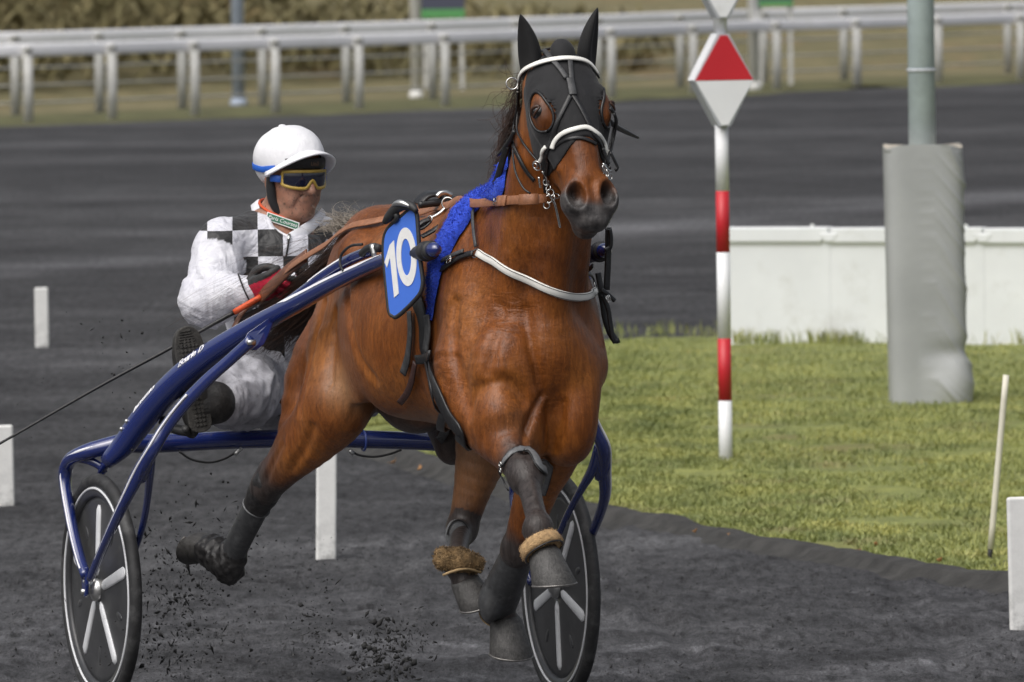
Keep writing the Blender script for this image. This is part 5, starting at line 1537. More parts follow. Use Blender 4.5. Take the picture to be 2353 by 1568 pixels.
# grip loop near the hand and the slack end
M_TAN2 = mat_leather('brown_rein_leather', (0.145, 0.055, 0.026), 0.45, 0.25)
GP_ = [hx(706, 588, -1.62), hx(668, 618, -1.78), hx(632, 652, -1.90), hx(600, 684, -2.00)]
mesh_obj('rein_grip', *strap(spline(GP_, 30), np.tile([0.55, -0.75, 0.25], (30, 1)), 0.040, 0.008), M_TAN2, rn)
SL = [hx(600, 684, -2.00), hx(565, 710, -2.03), hx(542, 745, -2.03), hx(528, 790, -2.02), hx(535, 830, -2.05), hx(570, 870, -2.08), hx(610, 898, -2.10), hx(650, 925, -2.1)]
mesh_obj('rein_slack', *strap(spline(SL, 50), spline(np.array([(0.6, -0.8, 0.1)] * 4 + [(0.9, -0.3, 0.4)] * 4, float), 50), 0.016, 0.0035), M_TAN2, rn)
LP = [p * np.array([1, -1, 1]) for p in RP[:9]] + [np.array([-1.65, 0.2, 1.40]), np.array([-1.85, 0.16, 1.36]), np.array([-2.0, 0.06, 1.32])]
LP[0] = hx(1400, 440, bx0)
mesh_obj('rein', *strap(spline(np.array(LP), 70), np.tile([0.1, 1, 0.2], (70, 1)), 0.026, 0.0035), M_TAN, rn)
# ================================================================== THE SULKY
def mat_blue():
    m = Mat('blue_lacquer')
    v = m.coord('Object')
    sp = m.noise(v, 170, 5, 0.8)
    f = m.ramp(sp, [(0.575, (0, 0, 0)), (0.65, (1, 1, 1))])
    m.col(m.mix(m.math('MULTIPLY', f, 0.45), (0.006, 0.018, 0.130, 1), (0.05, 0.05, 0.055, 1)))
    m.set(Roughness=0.25); m.b.inputs['Coat Weight'].default_value = 1.0; m.b.inputs['Coat Roughness'].default_value = 0.05; m.b.inputs['Coat IOR'].default_value = 1.7
    return m.m
M_BLUE = mat_blue()
M_BLUEL = simple('blue_lacquer_light', (0.05, 0.085, 0.33), 0.3, coat=0.5)
M_STRIPE = simple('white_decal_and_gleam', (0.80, 0.80, 0.84), 0.35, var=0.04, vscale=10)
M_TYRE = simple('tyre_rubber', (0.022, 0.022, 0.023), 0.65, var=0.35, vscale=30, dirt=((0.10, 0.10, 0.10, 1), 14, 0.5, 0.5))
M_DISC = simple('wheel_disc_grey', (0.040, 0.041, 0.044), 0.36, var=0.25, vscale=10, dirt=((0.09, 0.09, 0.09, 1), 9, 0.55, 0.5))
M_SPOKE = simple('spoke_silver', (0.66, 0.67, 0.69), 0.4, var=0.06, vscale=20, dirt=((0.25, 0.25, 0.25, 1), 25, 0.58, 0.5))
M_BOLT = simple('bolt_steel', (0.55, 0.55, 0.54), 0.3, metal=0.9)
sk = local_root('sulky', (-2.13, 0, 0.0)); tag(sk, 'glossy dark blue two wheeled racing sulky with disc wheels', 'sulky')
HUBR, HUBL = np.array([-2.13, -0.735, 0.398]), np.array([-2.13, 0.752, 0.352])
def mir(P):
    """the far side of the sulky: mirrored and dropped with the banking of the track"""
    P = np.array(P, float)
    f = np.clip((-P[..., 1]) / 0.77, 0, 1)
    Q = P * np.array([1, -1, 1] + [1] * (P.shape[-1] - 3))
    Q[..., 2] -= 0.045 * f
    Q[..., 1] -= 0.022 * f
    return Q
# ---- wheels
def wheel(hub, outer, ang, toe=0.0):
    """outer: +1/-1 which side of y is the outside"""
    R = np.stack([np.array([1.0, 0, 0]), np.array([0, 0, 1.0]), np.array([0, -1.0, 0])], 1)
    first = len(bpy.data.objects)
    w = mesh_obj('wheel', *lathe([(0.030, 0.012), (0.06, 0.010), (0.27, 0.0035), (0.292, 0.003), (0.292, -0.003), (0.27, -0.0035), (0.06, -0.010), (0.030, -0.012)], hub, R, 72, closed=True), M_DISC, sk)
    a = np.linspace(0, 2 * np.pi, 12, endpoint=False)
    mesh_obj('tyre', *lathe(np.stack([0.337 + 0.021 * np.cos(a), 0.0195 * np.sin(a)], 1), hub, R, 96, closed=True), M_TYRE, w)
    mesh_obj('rim', *lathe([(0.290, 0.013), (0.318, 0.015), (0.3215, 0.012), (0.3215, -0.012), (0.318, -0.015), (0.290, -0.013), (0.286, -0.006), (0.286, 0.006)], hub, R, 96, closed=True), M_DISC, w)
    for s in (-1, 1):
        mesh_obj('rim_stripe', *ring(hub + np.array([0, s * 0.0150, 0]), R, 0.3125, 0.0042, 96, 6), M_SPOKE, w)
    mesh_obj('hub', *lathe([(0.001, 0.036), (0.016, 0.036), (0.02, 0.03), (0.034, 0.026), (0.036, 0.013), (0.036, -0.013), (0.034, -0.026), (0.02, -0.03), (0.016, -0.036), (0.001, -0.036)], hub, R, 28), M_BOLT, w)
    for s in (-1, 1):
        for k in range(5):
            t = ang + k * 2 * np.pi / 5
            d = np.array([math.cos(t), 0, math.sin(t)])
            p0 = hub + d * 0.045 + np.array([0, s * 0.0105, 0]); p1 = hub + d * 0.262 + np.array([0, s * 0.0045, 0])
            S = np.array([p0, lerp(p0, p1, 0.08), lerp(p0, p1, 0.5), lerp(p0, p1, 0.95), p1])
            mesh_obj('spoke', *tube(np.c_[S, [0.003, 0.007, 0.007, 0.006, 0.002], [0.006, 0.0155, 0.0180, 0.0190, 0.009]], n=14, sides=10, hint=(0, s, 0), twistfix=True), M_SPOKE, w)
            t2 = t + np.pi / 5
            d2 = np.array([math.cos(t2), 0, math.sin(t2)])
            mesh_obj('disc_dent', *ball(hub + d2 * 0.20 + np.array([0, s * 0.0045, 0]), (0.028, 0.012, 0.004), 8, np.stack([d2, np.cross((0, 1.0, 0), d2), np.array([0, 1.0, 0])], 1)), M_DISC, w)
    if toe:
        b = np.array(sk['_b']); c_, s_ = math.cos(toe), math.sin(toe)
        for o in [w] + list(w.children):
            n_ = len(o.data.vertices); co = np.empty(n_ * 3, np.float32); o.data.vertices.foreach_get('co', co)
            P = co.reshape(-1, 3).astype(float) + b - hub
            P = np.stack([P[:, 0] * c_ - P[:, 1] * s_, P[:, 0] * s_ + P[:, 1] * c_, P[:, 2]], 1) + hub - b
            o.data.vertices.foreach_set('co', P.astype(np.float32).ravel()); o.data.update()
    return w
wheel(HUBR, -1, rad(88), rad(3.0)); wheel(HUBL, 1, rad(-90))
# ---- shafts
SHPX = [(978, 578, -0.24), (930, 588, -0.40), (880, 600, -0.60), (780, 645, -0.92), (700, 688, -1.16), (600, 742, -1.42), (500, 803, -1.62), (430, 855, -1.76), (375, 908, -1.87), (325, 968, -1.97), (285, 1022, -2.04), (245, 1062, -2.09)]
SHR = [0.019, 0.020, 0.021, 0.0235, 0.027, 0.031, 0.036, 0.040, 0.041, 0.040, 0.036, 0.024]
SHP = np.array([np.r_[hx(px, py, x), r] for (px, py, x), r in zip(SHPX, SHR)])
def shaft(P, s):
    o = mesh_obj('shaft', *tube(P, n=80, sides=20), M_BLUE, sk)
    # rubber sleeve and domed cap at the front end
    d = nrm(P[0, :3] - P[1, :3]); t = P[0, :3]
    R = basis(d, (0, 0, 1))
    mesh_obj('rubber_sleeve', *lathe([(0.001, -0.14), (0.0225, -0.14), (0.0235, -0.03), (0.026, -0.02), (0.030, 0.0), (0.030, 0.012), (0.026, 0.016), (0.0255, 0.028), (0.028, 0.032), (0.028, 0.044), (0.022, 0.05), (0.001, 0.05)], t, R, 28), M_RUB, o)
    mesh_obj('end_cap', *lathe([(0.001, 0.095), (0.010, 0.092), (0.017, 0.083), (0.0215, 0.068), (0.022, 0.045), (0.001, 0.045)], t, R, 24), M_BLUE, o)
    # upper tube clamped alongside, with its clevis, strap and decal
    ins = -s * 0.0
    return o
shR = shaft(SHP, -1); shL = shaft(mir(SHP), 1)
def on_shaft(P, f0, f1, ang, w, name, mat, parent, n=40, lift=0.0012, taper=False):
    """a decal strip lying along a shaft at angle ang round it (0 = top, + towards the outside)"""
    S = spline(P, 200); i0, i1 = int(f0 * 199), int(f1 * 199)
    S = S[i0:i1 + 1]
    T = nrm(np.gradient(S[:, :3], axis=0)); up = np.array([0, 0, 1.0])
    N0 = nrm(up - T * (T @ up)[:, None]); B0 = np.cross(T, N0)
    rows_ = []
    m_ = len(S)
    wid = np.full(m_, w) if not taper else w * np.clip(np.minimum(np.arange(m_), np.arange(m_)[::-1] * 3) / (m_ * 0.25), 0.03, 1)
    for q in np.linspace(-1, 1, 7):
        a = ang + q * wid / 2
        N = N0 * np.cos(a)[:, None] + B0 * np.sin(a)[:, None]
        rows_.append(S[:, :3] + N * (S[:, 3:4] + lift))
    V = np.stack(rows_, 1).reshape(-1, 3)
    F = [(i * 7 + j, (i + 1) * 7 + j, (i + 1) * 7 + j + 1, i * 7 + j + 1) for i in range(m_ - 1) for j in range(6)]
    return mesh_obj(name, V, F, mat, parent)
on_shaft(SHP, 0.16, 0.52, rad(-42), 0.75, 'white_stripe', M_STRIPE, shR, taper=True)
on_shaft(mir(SHP), 0.16, 0.52, rad(42), 0.75, 'white_stripe', M_STRIPE, shL, taper=True)
# upper tube
UT = np.array([np.r_[hx(845, 576, -0.70), 0.0165], np.r_[hx(790, 600, -0.88), 0.0175], np.r_[hx(735, 635, -1.04), 0.0175], np.r_[hx(680, 676, -1.20), 0.016], np.r_[hx(620, 716, -1.37), 0.012]])
UT[:, 1] += 0.012
for P, sh_ in ((UT, shR), (mir(UT), shL)):
    o = mesh_obj('upper_tube', *tube(P, n=30, sides=16), M_BLUE, sh_)
    on_shaft(P, 0.28, 0.62, rad(-40) if P is UT else rad(40), 0.9, 'white_label', M_STRIPE, sh_)
cp_ = hx(858, 574, -0.66)
mesh_obj('clevis', *tube(np.array([hx(832, 584, -0.73), hx(845, 572, -0.70), hx(860, 568, -0.66), hx(873, 572, -0.63)]), r=0.012, n=16, sides=12), M_RUB, shR)
mesh_obj('clevis_pin', *tube(np.array([hx(856, 562, -0.655), hx(862, 592, -0.645)]), r=0.0095, n=4, sides=12), M_BOLT, shR)
S = [hx(832, 562, -0.73), hx(805, 566, -0.80), hx(785, 585, -0.86), hx(782, 610, -0.86), hx(795, 628, -0.84), hx(818, 632, -0.80), hx(835, 622, -0.76)]
mesh_obj('retaining_strap', *tube(np.array(S), r=0.0042, n=40, sides=8), M_RUB, shR)
# ---- arch over the wheel: rear leg, front leg with its fork, crossbar
def P5(*rows_): return np.array([np.r_[hx(px, py, x) if x < -0.9 else hy(px, py, x), a, b] for px, py, x, a, b in rows_])     # x: along the heading, or y when above -0.9
arch = P5((330, 1008, -2.16, 0.026, 0.030), (255, 1024, -2.19, 0.022, 0.026), (195, 1040, -2.23, 0.019, 0.022), (161, 1058, -0.778, 0.017, 0.020), (150, 1088, -0.785, 0.015, 0.018), (152, 1130, -0.787, 0.013, 0.016), (166, 1210, -0.787, 0.012, 0.015), (183, 1280, -0.787, 0.012, 0.015), (198, 1325, -0.787, 0.012, 0.014))
archi = P5((300, 1018, -2.14, 0.022, 0.024), (262, 1045, -2.17, 0.016, 0.020), (238, 1075, -0.70, 0.013, 0.017), (228, 1120, -0.685, 0.012, 0.015), (236, 1200, -0.683, 0.011, 0.014), (252, 1300, -0.683, 0.011, 0.013), (266, 1348, -0.683, 0.011, 0.012))
archb = P5((170, 1050, -0.775, 0.016, 0.014), (205, 1058, -2.24, 0.015, 0.012), (230, 1072, -2.22, 0.013, 0.012), (240, 1088, -0.695, 0.012, 0.012))
front = P5((578, 783, -1.30, 0.018, 0.014), (530, 826, -1.37, 0.017, 0.014), (480, 870, -1.43, 0.018, 0.015), (425, 927, -1.49, 0.019, 0.016), (380, 985, -1.53, 0.019, 0.017), (350, 1035, -0.727, 0.020, 0.019), (318, 1090, -0.752, 0.021, 0.018), (285, 1155, -0.777, 0.017, 0.015), (250, 1230, -0.787, 0.014, 0.013), (222, 1295, -0.787, 0.013, 0.012), (208, 1330, -0.787, 0.012, 0.012))
fronti = P5((348, 1030, -0.722, 0.022, 0.018), (345, 1080, -0.715, 0.022, 0.016), (341, 1130, -0.700, 0.015, 0.013), (334, 1180, -0.688, 0.012, 0.012), (322, 1230, -0.683, 0.011, 0.011), (300, 1290, -0.683, 0.010, 0.010), (268, 1345, -0.683, 0.010, 0.010))
web = P5((352, 1020, -0.722, 0.010, 0.022), (338, 1070, -0.735, 0.010, 0.034), (324, 1108, -0.742, 0.008, 0.026))
for f in (lambda P: P, mir):
    fat = np.array([1, 1, 1, 1.28, 1.28])
    fr_ = mesh_obj('wheel_fork', *tube(f(arch) * fat, n=60, sides=14), M_BLUE, sk)
    mesh_obj('fork_leg', *tube(f(archi), n=40, sides=12), M_BLUE, fr_)
    mesh_obj('fork_bridge', *tube(f(archb), n=20, sides=12), M_BLUE, fr_)
    fs = mesh_obj('front_stay', *tube(f(front) * np.array([1, 1, 1, 1.08, 1.08]), n=70, sides=14), M_BLUE, sk)
    mesh_obj('stay_leg', *tube(f(fronti) * np.array([1, 1, 1, 0.9, 0.9]), n=40, sides=12), M_BLUE, fs)
    mesh_obj('stay_web', *tube(f(web) * np.array([1, 1, 1, 0.8, 0.7]), n=16, sides=12), M_BLUE, fs)
    # pale edge lines: white trim with the sky's gleam painted in
    def edge_line(P, dv, r, a, b, nm, par):
        S = spline(P, 90)
        C = f(S[:, :3] + np.asarray(dv) * S[:, 3:4] * (1.25 if P is arch else 1.06))
        mesh_obj(nm, *tube(np.c_[C[a:b], np.full(b - a, r)], n=0, sides=6), M_STRIPE, par)
    edge_line(arch, (0.55, -0.82, 0.25), 0.0050, 14, 86, 'edge_line', fr_)
    edge_line(front, (0.60, -0.70, 0.45), 0.0040, 22, 82, 'edge_line', fs)
    # axle plate and bolts
    c = f(np.array([-2.126, -0.786, 0.412]))
    sg = -1 if c[1] < 0 else 1
    R = np.stack([np.array([1.0, 0, 0]), np.array([0, 0, 1.0]), np.array([0, -1.0, 0])], 1)
    ap = mesh_obj('axle_plate', *prism([(-0.026, 0.06), (0.026, 0.06), (0.024, 0.0), (0.016, -0.03), (0, -0.036), (-0.016, -0.03), (-0.024, 0.0)], 0.012, c, R), M_BLUE, fr_, smooth=False)
    bevel(ap, 0.004)
    for dz in (0.045, 0.015):
        mesh_obj('bolt_hole', *ring(c + np.array([0.003, sg * 0.0065, dz]), R, 0.0045, 0.0015, 16, 6), M_BOLT, fr_)
    mesh_obj('axle_nut', *lathe([(0.001, -0.011), (0.010, -0.011), (0.010, 0.011), (0.001, 0.013)], c + np.array([0, sg * 0.002, -0.018]), R, 6), M_BOLT, fr_)
    # bracket under the shaft holding the stay
    bk = f(np.array([hx(632, 738, -1.26), hx(585, 775, -1.30), hx(590, 805, -1.30), hx(600, 800, -1.28), hx(625, 765, -1.24)]))
    bp = np.array([hx(628, 728, -1.33), hx(575, 765, -1.335), hx(562, 790, -1.33), hx(583, 806, -1.325), hx(600, 792, -1.325), hx(618, 755, -1.33)])
    off = np.array([0, 0.010, 0])
    bb = np.vstack([bp - off, bp + off])
    nq = len(bp)
    o = mesh_obj('stay_bracket', f(bb), [tuple(range(nq)), tuple(range(2 * nq - 1, nq - 1, -1))] + [(i, nq + i, nq + (i + 1) % nq, (i + 1) % nq) for i in range(nq)], M_BLUE, sk, smooth=False)
    bevel(o, 0.003)
    pin = f(hx(578, 787, -1.29))
    mesh_obj('stay_pin', *lathe([(0.001, -0.012), (0.008, -0.012), (0.008, 0.012), (0.005, 0.014), (0.001, 0.014)], pin, R, 16), M_BOLT, sk)
# crossbar bowed between the forks
cb = P5((285, 1020, -2.13, 0.028, 0.030), (330, 1020, -2.13, 0.030, 0.032), (400, 1018, -2.13, 0.029, 0.030), (500, 1013, -2.13, 0.028, 0.029), (620, 1009, -2.13, 0.028, 0.028), (745, 1008, -2.13, 0.028, 0.028), (870, 1011, -2.13, 0.028, 0.028), (1000, 1016, -2.13, 0.028, 0.029), (1080, 1024, -2.13, 0.029, 0.030), (1180, 1036, -2.13, 0.030, 0.03), (1260, 1050, -2.13, 0.028, 0.03))
cbo = mesh_obj('crossbar', *tube(cb, n=90, sides=18), M_BLUE, sk)
for px in (655, 835):
    mesh_obj('seat_clamp', *ring(hx(px, 1010 if px < 700 else 1013, -2.13), basis((0, 1, 0), (1, 0, 0)), 0.030, 0.004), M_BLUEL, sk)
# seat: padded saddle on a post behind the crossbar
M_SEAT = simple('seat_vinyl', (0.02, 0.02, 0.022), 0.5, bump=0.2)
mesh_obj('seat_post', *tube(np.array([[-2.13, -0.02, 0.80], [-2.25, -0.02, 0.86], [-2.42, -0.02, 0.90]]), r=0.022, n=16, sides=12), M_BLUE, sk)
mesh_obj('seat', *ball((-2.44, -0.02, 0.93), (0.17, 0.20, 0.045), 16), M_SEAT, sk)
# foot rests
for f in (lambda P: P, mir):
    mesh_obj('foot_rest', *tube(f(np.array([hx(425, 985, -1.80), hx(440, 1000, -1.86), hx(448, 992, -1.82)])), r=0.012, n=10, sides=10), M_RUB, sk)
    S = f(np.array([hx(372, 965, -1.93), hx(400, 985, -1.90), hx(432, 992, -1.87)]))
    mesh_obj('foot_rest_bracket', *tube(S, r=0.016, n=14, sides=10), M_RUB, sk)
# cables slung under the crossbar
for pts in (((412, 1038), (440, 1056), (480, 1063), (515, 1055), (545, 1038)), ((803, 1034), (825, 1046), (860, 1050), (895, 1044), (922, 1034))):
    S = np.array([hx(px, py, -2.10) for px, py in pts])
    mesh_obj('brake_cable', *tube(S, r=0.0035, n=36, sides=8), M_RUB, sk)
for a, b in (((540, 1045), (556, 1030)), ((803, 1036), (812, 1044))):
    mesh_obj('cable_end', *tube(np.array([hx(*a, -2.09), hx(*b, -2.09)]), r=0.006, n=4, sides=10), M_BOLT, sk)
_S = spline(SHP, 300); _w = pix(to_world(_S[:, :3]))
for px in (318, 305):
    i = np.argmin(np.abs(_w[:, 0] - px))
    T_ = nrm(_S[i + 1, :3] - _S[i - 1, :3]); n_ = np.array([0.35, -0.75, 0.55]); n_ = nrm(n_ - T_ * (n_ @ T_))
    mesh_obj('shaft_bolt', *ball(_S[i, :3] + n_ * (_S[i, 3] + 0.001), 0.007, 8), M_BOLT, shR)
# lettering on the right shaft
def text_on(body, size, pts, mat, parent, nvec, depth=0.0008, shear=0.35):
    """flat letters laid along a straight line from pts[0] to pts[1] (horse frame), facing nvec"""
    cu = bpy.data.curves.new('lettering', 'FONT'); cu.body = body; cu.size = 1.0; cu.shear = shear; cu.extrude = 0.0; cu.resolution_u = 3
    ob = bpy.data.objects.new('lettering', cu); link(ob)
    dg = bpy.context.evaluated_depsgraph_get()
    me = bpy.data.meshes.new_from_object(ob.evaluated_get(dg))
    bpy.data.objects.remove(ob); bpy.data.curves.remove(cu)
    V = np.array([v.co[:] for v in me.vertices]); F = [tuple(p.vertices) for p in me.polygons]
    bpy.data.meshes.remove(me)
    V[:, 0] -= V[:, 0].min()
    a, b = np.asarray(pts[0]), np.asarray(pts[1])
    X = b - a; L = np.linalg.norm(X); X = X / L
    N = nrm(np.asarray(nvec) - X * (np.asarray(nvec) @ X)); Y = np.cross(N, X)
    sx = L / V[:, 0].max()
    P = a + X * (V[:, 0:1] * sx) + Y * (V[:, 1:2] * size) + N * depth
    return mesh_obj('lettering', P, F, mat, parent, smooth=False)
def shaft_text(word, px0, px1, size, ang0, outline=0.0):
    """letters wrapped on the right shaft between two picture columns; ang0: angle of the base line round the tube"""
    cu = bpy.data.curves.new('lettering', 'FONT'); cu.body = word; cu.size = 1.0; cu.shear = 0.3; cu.resolution_u = 2
    if outline:
        cu.fill_mode = 'NONE'; cu.bevel_depth = outline; cu.bevel_resolution = 0
    ob = bpy.data.objects.new('lettering', cu); link(ob)
    me = bpy.data.meshes.new_from_object(ob.evaluated_get(bpy.context.evaluated_depsgraph_get()))
    bpy.data.objects.remove(ob); bpy.data.curves.remove(cu)
    V = np.array([v.co[:] for v in me.vertices]); F = [tuple(p.vertices) for p in me.polygons]
    bpy.data.meshes.remove(me)
    S = spline(SHP, 400); w = pix(to_world(S[:, :3]))
    i0, i1 = np.argmin(np.abs(w[:, 0] - px0)), np.argmin(np.abs(w[:, 0] - px1))
    x = (V[:, 0] - V[:, 0].min()) / (V[:, 0].max() - V[:, 0].min())
    fi = i0 + (i1 - i0) * x
    C = np.stack([np.interp(fi, np.arange(400), S[:, q]) for q in range(4)], 1)
    T = nrm(np.gradient(S[:, :3], axis=0)); T = np.stack([np.interp(fi, np.arange(400), T[:, q]) for q in range(3)], 1)
    up = np.array([0, 0, 1.0]); N0 = nrm(up - T * (T @ up)[:, None]); B0 = np.cross(T, N0)
    a = ang0 + V[:, 1] * size / C[:, 3]
    N = N0 * np.cos(a)[:, None] + B0 * np.sin(a)[:, None]
    mesh_obj('lettering', C[:, :3] + N * (C[:, 3:4] + 0.0012 + V[:, 2:3] * size), F, M_STRIPE, shR, smooth=False)
shaft_text('Ecurie D', 434, 492, 0.030, rad(-75), 0.035)
shaft_text('Ianuzio', 332, 382, 0.022, rad(-66), 0.04)

# ---- number plate on the right shaft
npl = local_root('number_plate', (-0.34, -0.33, 1.30)); tag(npl, 'blue plate with white number 10 and black rim on the shaft', 'number plate')
PC = hx(925, 605, -0.36) + np.array([0, -0.02, 0]); PN = nrm(np.array([0.50, -1.0, 0.05]))
PR = basis(PN, (1, 0, 0)); PR = np.stack([nrm(np.cross((0, 0, 1.0), PN)), np.cross(PN, nrm(np.cross((0, 0, 1.0), PN))), PN], 1)
def onplate(pts, lift=0.0):
    out = []
    for zx, zy in pts:
        r = ray(827 + zx * 0.2111, 422.7 + zy * 0.2111)
        o = to_local(CAM[None])[0]; d = to_local((CAM + r)[None])[0] - o
        t = ((PC + PN * lift - o) @ PN) / (d @ PN)
        out.append((o + d * t - PC) @ PR)
    return np.array(out)[:, :2]
outl = [(560, 268), (600, 290), (622, 345), (634, 500), (655, 800), (680, 1000), (684, 1090), (660, 1185), (600, 1265), (480, 1385), (400, 1448), (360, 1440), (322, 1395), (298, 1200), (270, 900), (258, 720), (268, 580), (305, 490), (365, 430), (470, 340)]
def roundpoly(P, n=90):
    P = np.asarray(P, float); Q = np.vstack([P[-2:], P, P[:3]])
    S = spline(Q, 400)
    a = np.argmin(np.linalg.norm(S[:150] - P[0], axis=1)); b = 250 + np.argmin(np.linalg.norm(S[250:] - P[0], axis=1))
    return S[a:b][::max(1, (b - a) // n)]
OP = roundpoly(onplate(outl))
mesh_obj('plate', *prism(OP, 0.008, PC, PR), simple('plate_blue', (0.055, 0.16, 0.62), 0.4, var=0.04, vscale=12, dirt=((0.12, 0.2, 0.5, 1), 40, 0.62, 0.5)), npl, smooth=False)
rim = np.c_[OP, np.zeros(len(OP))] @ PR.T + PC
mesh_obj('rim', *tube(np.c_[np.vstack([rim, rim[:1]]), np.full(len(OP) + 1, 0.0065)], n=0, sides=8, cap=False), M_RUB, npl)
M_DIG = simple('digit_white', (0.74, 0.74, 0.73), 0.5, var=0.05, vscale=40, dirt=((0.45, 0.45, 0.46, 1), 60, 0.58, 0.5))
mesh_obj('digit', *prism(onplate([(385, 615), (437, 1195), (388, 1240), (343, 800), (310, 912), (283, 855), (340, 665)]), 0.002, PC + PN * 0.005, PR), M_DIG, npl, smooth=False)
a = np.linspace(0, 2 * np.pi, 56, endpoint=False)
ou = onplate([(522 + 109 * math.cos(t) - 14 * math.sin(t) * -1, 795 + 318 * math.sin(t)) for t in a]); inn = onplate([(518 + 55 * math.cos(t) + 6 * math.sin(t), 797 + 200 * math.sin(t)) for t in a])
ou3 = np.c_[ou, np.full(56, 0.006)] @ PR.T + PC; in3 = np.c_[inn, np.full(56, 0.006)] @ PR.T + PC
mesh_obj('digit', np.vstack([ou3, in3, ou3 - PN * 0.002, in3 - PN * 0.002]), [(i, 56 + i, 56 + (i + 1) % 56, (i + 1) % 56) for i in range(56)] + [(i, (i + 1) % 56, 112 + (i + 1) % 56, 112 + i) for i in range(56)] + [(56 + i, 168 + i, 168 + (i + 1) % 56, 56 + (i + 1) % 56) for i in range(56)], M_DIG, npl, smooth=False)
def zpl(x, y, lift=0.012): return np.r_[onplate([(x, y)])[0], lift] @ PR.T + PC
mesh_obj('clamp', *tube(np.c_[np.array([zpl(300, 420), zpl(350, 360), zpl(430, 270), zpl(520, 230), zpl(600, 250), zpl(650, 300)]), [0.008, 0.014, 0.015, 0.015, 0.013, 0.007]], n=30, sides=12), M_RUB, npl)
mesh_obj('clamp_plate', *tube(np.c_[np.array([zpl(420, 240, 0.024), zpl(480, 212, 0.026), zpl(540, 215, 0.026), zpl(600, 245, 0.022)]), [0.004, 0.009, 0.009, 0.004]], n=20, sides=10), M_BOLT, npl)
mesh_obj('clamp_tongue', *tube(np.c_[np.array([zpl(420, 330, 0.01), zpl(430, 370, 0.01), zpl(390, 425, 0.008)]), [0.010, 0.009, 0.005]], n=12, sides=10), M_RUB, npl)
# ================================================================== THE DRIVER
dv = local_root('person', (-2.42, -0.02, 0.93)); tag(dv, 'sulky driver in white helmet, goggles and black and white checked jacket holding the reins', 'person')
M_SKIN = None
def mat_skin():
    m = Mat('muddy_skin')
    v = m.coord('Object')
    a = m.noise(v, 16, 4); sp = m.noise(v, 95, 5, 0.75); sp2 = m.noise(v, 26, 5, 0.7)
    c = m.ramp(a, [(0.3, (0.33, 0.150, 0.095)), (0.7, (0.44, 0.225, 0.155))])
    c = m.mix(m.math('MULTIPLY', m.ramp(sp2, [(0.42, (0, 0, 0)), (0.62, (1, 1, 1))]), 0.65), c, (0.17, 0.11, 0.075, 1))
    c = m.mix(m.math('MULTIPLY', m.ramp(sp, [(0.575, (0, 0, 0)), (0.635, (1, 1, 1))]), 0.85), c, (0.045, 0.035, 0.030, 1))
    m.col(c); m.set(Roughness=0.5); m.b.inputs['Subsurface Weight'].default_value = 0.08; m.b.inputs['Subsurface Radius'].default_value = (0.02, 0.008, 0.004)
    m.nor(m.bump(sp, 0.15, 0.003))
    return m.m
M_SKIN = mat_skin()
# head frame: looks to the picture's right and a little down
HC = hx(672, 405, -2.40)                      # centre of the head at goggle height
gz_ = rad(34)                                 # gaze: turned from the camera towards the picture's right
look_w = np.array([math.sin(gz_), -math.cos(gz_), -0.10])
FZ = nrm(np.array([look_w @ HX, look_w @ HY, look_w @ HZ])); FS = nrm(np.cross((0, 0, 1.0), FZ))      # FS: the driver's left
FU = np.cross(FZ, FS)
FB = np.stack([FZ, FS, FU], 1)
def fh(f, s, u): return HC + FZ * f + FS * s + FU * u
BD = Body()
# skull and face
BD.ell(fh(0.0, 0, 0.03), (0.098, 0.078, 0.10), FB, 0.03)
BD.ell(fh(0.030, 0, -0.045), (0.072, 0.066, 0.075), FB, 0.03)
BD.ell(fh(0.062, 0, -0.108), (0.032, 0.036, 0.028), FB, 0.025)                       # chin
for s in (-1, 1):
    BD.chain([fh(-0.02, s * 0.062, -0.03), fh(-0.005, s * 0.060, -0.075), fh(0.045, s * 0.035, -0.108)], [(0.018, 0.022), (0.018, 0.022), (0.018, 0.020)], FS, 0.02)   # jaw
    BD.ell(fh(0.058, s * 0.042, -0.025), (0.028, 0.024, 0.020), FB, 0.02)              # cheekbone
    BD.ell(fh(0.062, s * 0.034, -0.062), (0.026, 0.022, 0.026), FB, 0.02)
    BD.ell(fh(-0.012, s * 0.080, -0.012), (0.018, 0.010, 0.032), FB, 0.01)             # ear
    BD.ell(fh(0.096, s * 0.013, -0.036), (0.013, 0.0085, 0.009), FB, 0.008)            # nostril wing
    BD.ell(fh(0.088, s * 0.030, 0.012), (0.016, 0.016, 0.012), FB, 0.015)
    BD.chain([fh(0.092, s * 0.016, -0.045), fh(0.086, s * 0.034, -0.066), fh(0.076, s * 0.036, -0.084)], [(0.004, 0.005), (0.004, 0.005), (0.003, 0.004)], FS, 0.012, op='sub')
BD.chain([fh(0.092, 0, 0.020), fh(0.106, 0, -0.012), fh(0.118, 0, -0.034)], [(0.009, 0.010), (0.0105, 0.011), (0.0125, 0.0115)], FS, 0.012)      # nose
BD.ell(fh(0.083, 0, -0.060), (0.018, 0.026, 0.014), FB, 0.012)
BD.chain([fh(0.086, -0.024, -0.0715), fh(0.0965, 0.0, -0.0665), fh(0.086, 0.024, -0.0715)], [(0.005, 0.004), (0.006, 0.0045), (0.005, 0.004)], FZ, 0.006)  # upper lip
BD.chain([fh(0.083, -0.020, -0.0800), fh(0.0945, 0.0, -0.0790), fh(0.083, 0.020, -0.0800)], [(0.005, 0.005), (0.006, 0.0058), (0.005, 0.005)], FZ, 0.006)  # lower lip
BD.chain([fh(0.094, -0.027, -0.0775), fh(0.103, 0.0, -0.0728), fh(0.094, 0.027, -0.0775)], [(0.004, 0.0018), (0.005, 0.0018), (0.004, 0.0018)], FZ, 0.004, op='sub')
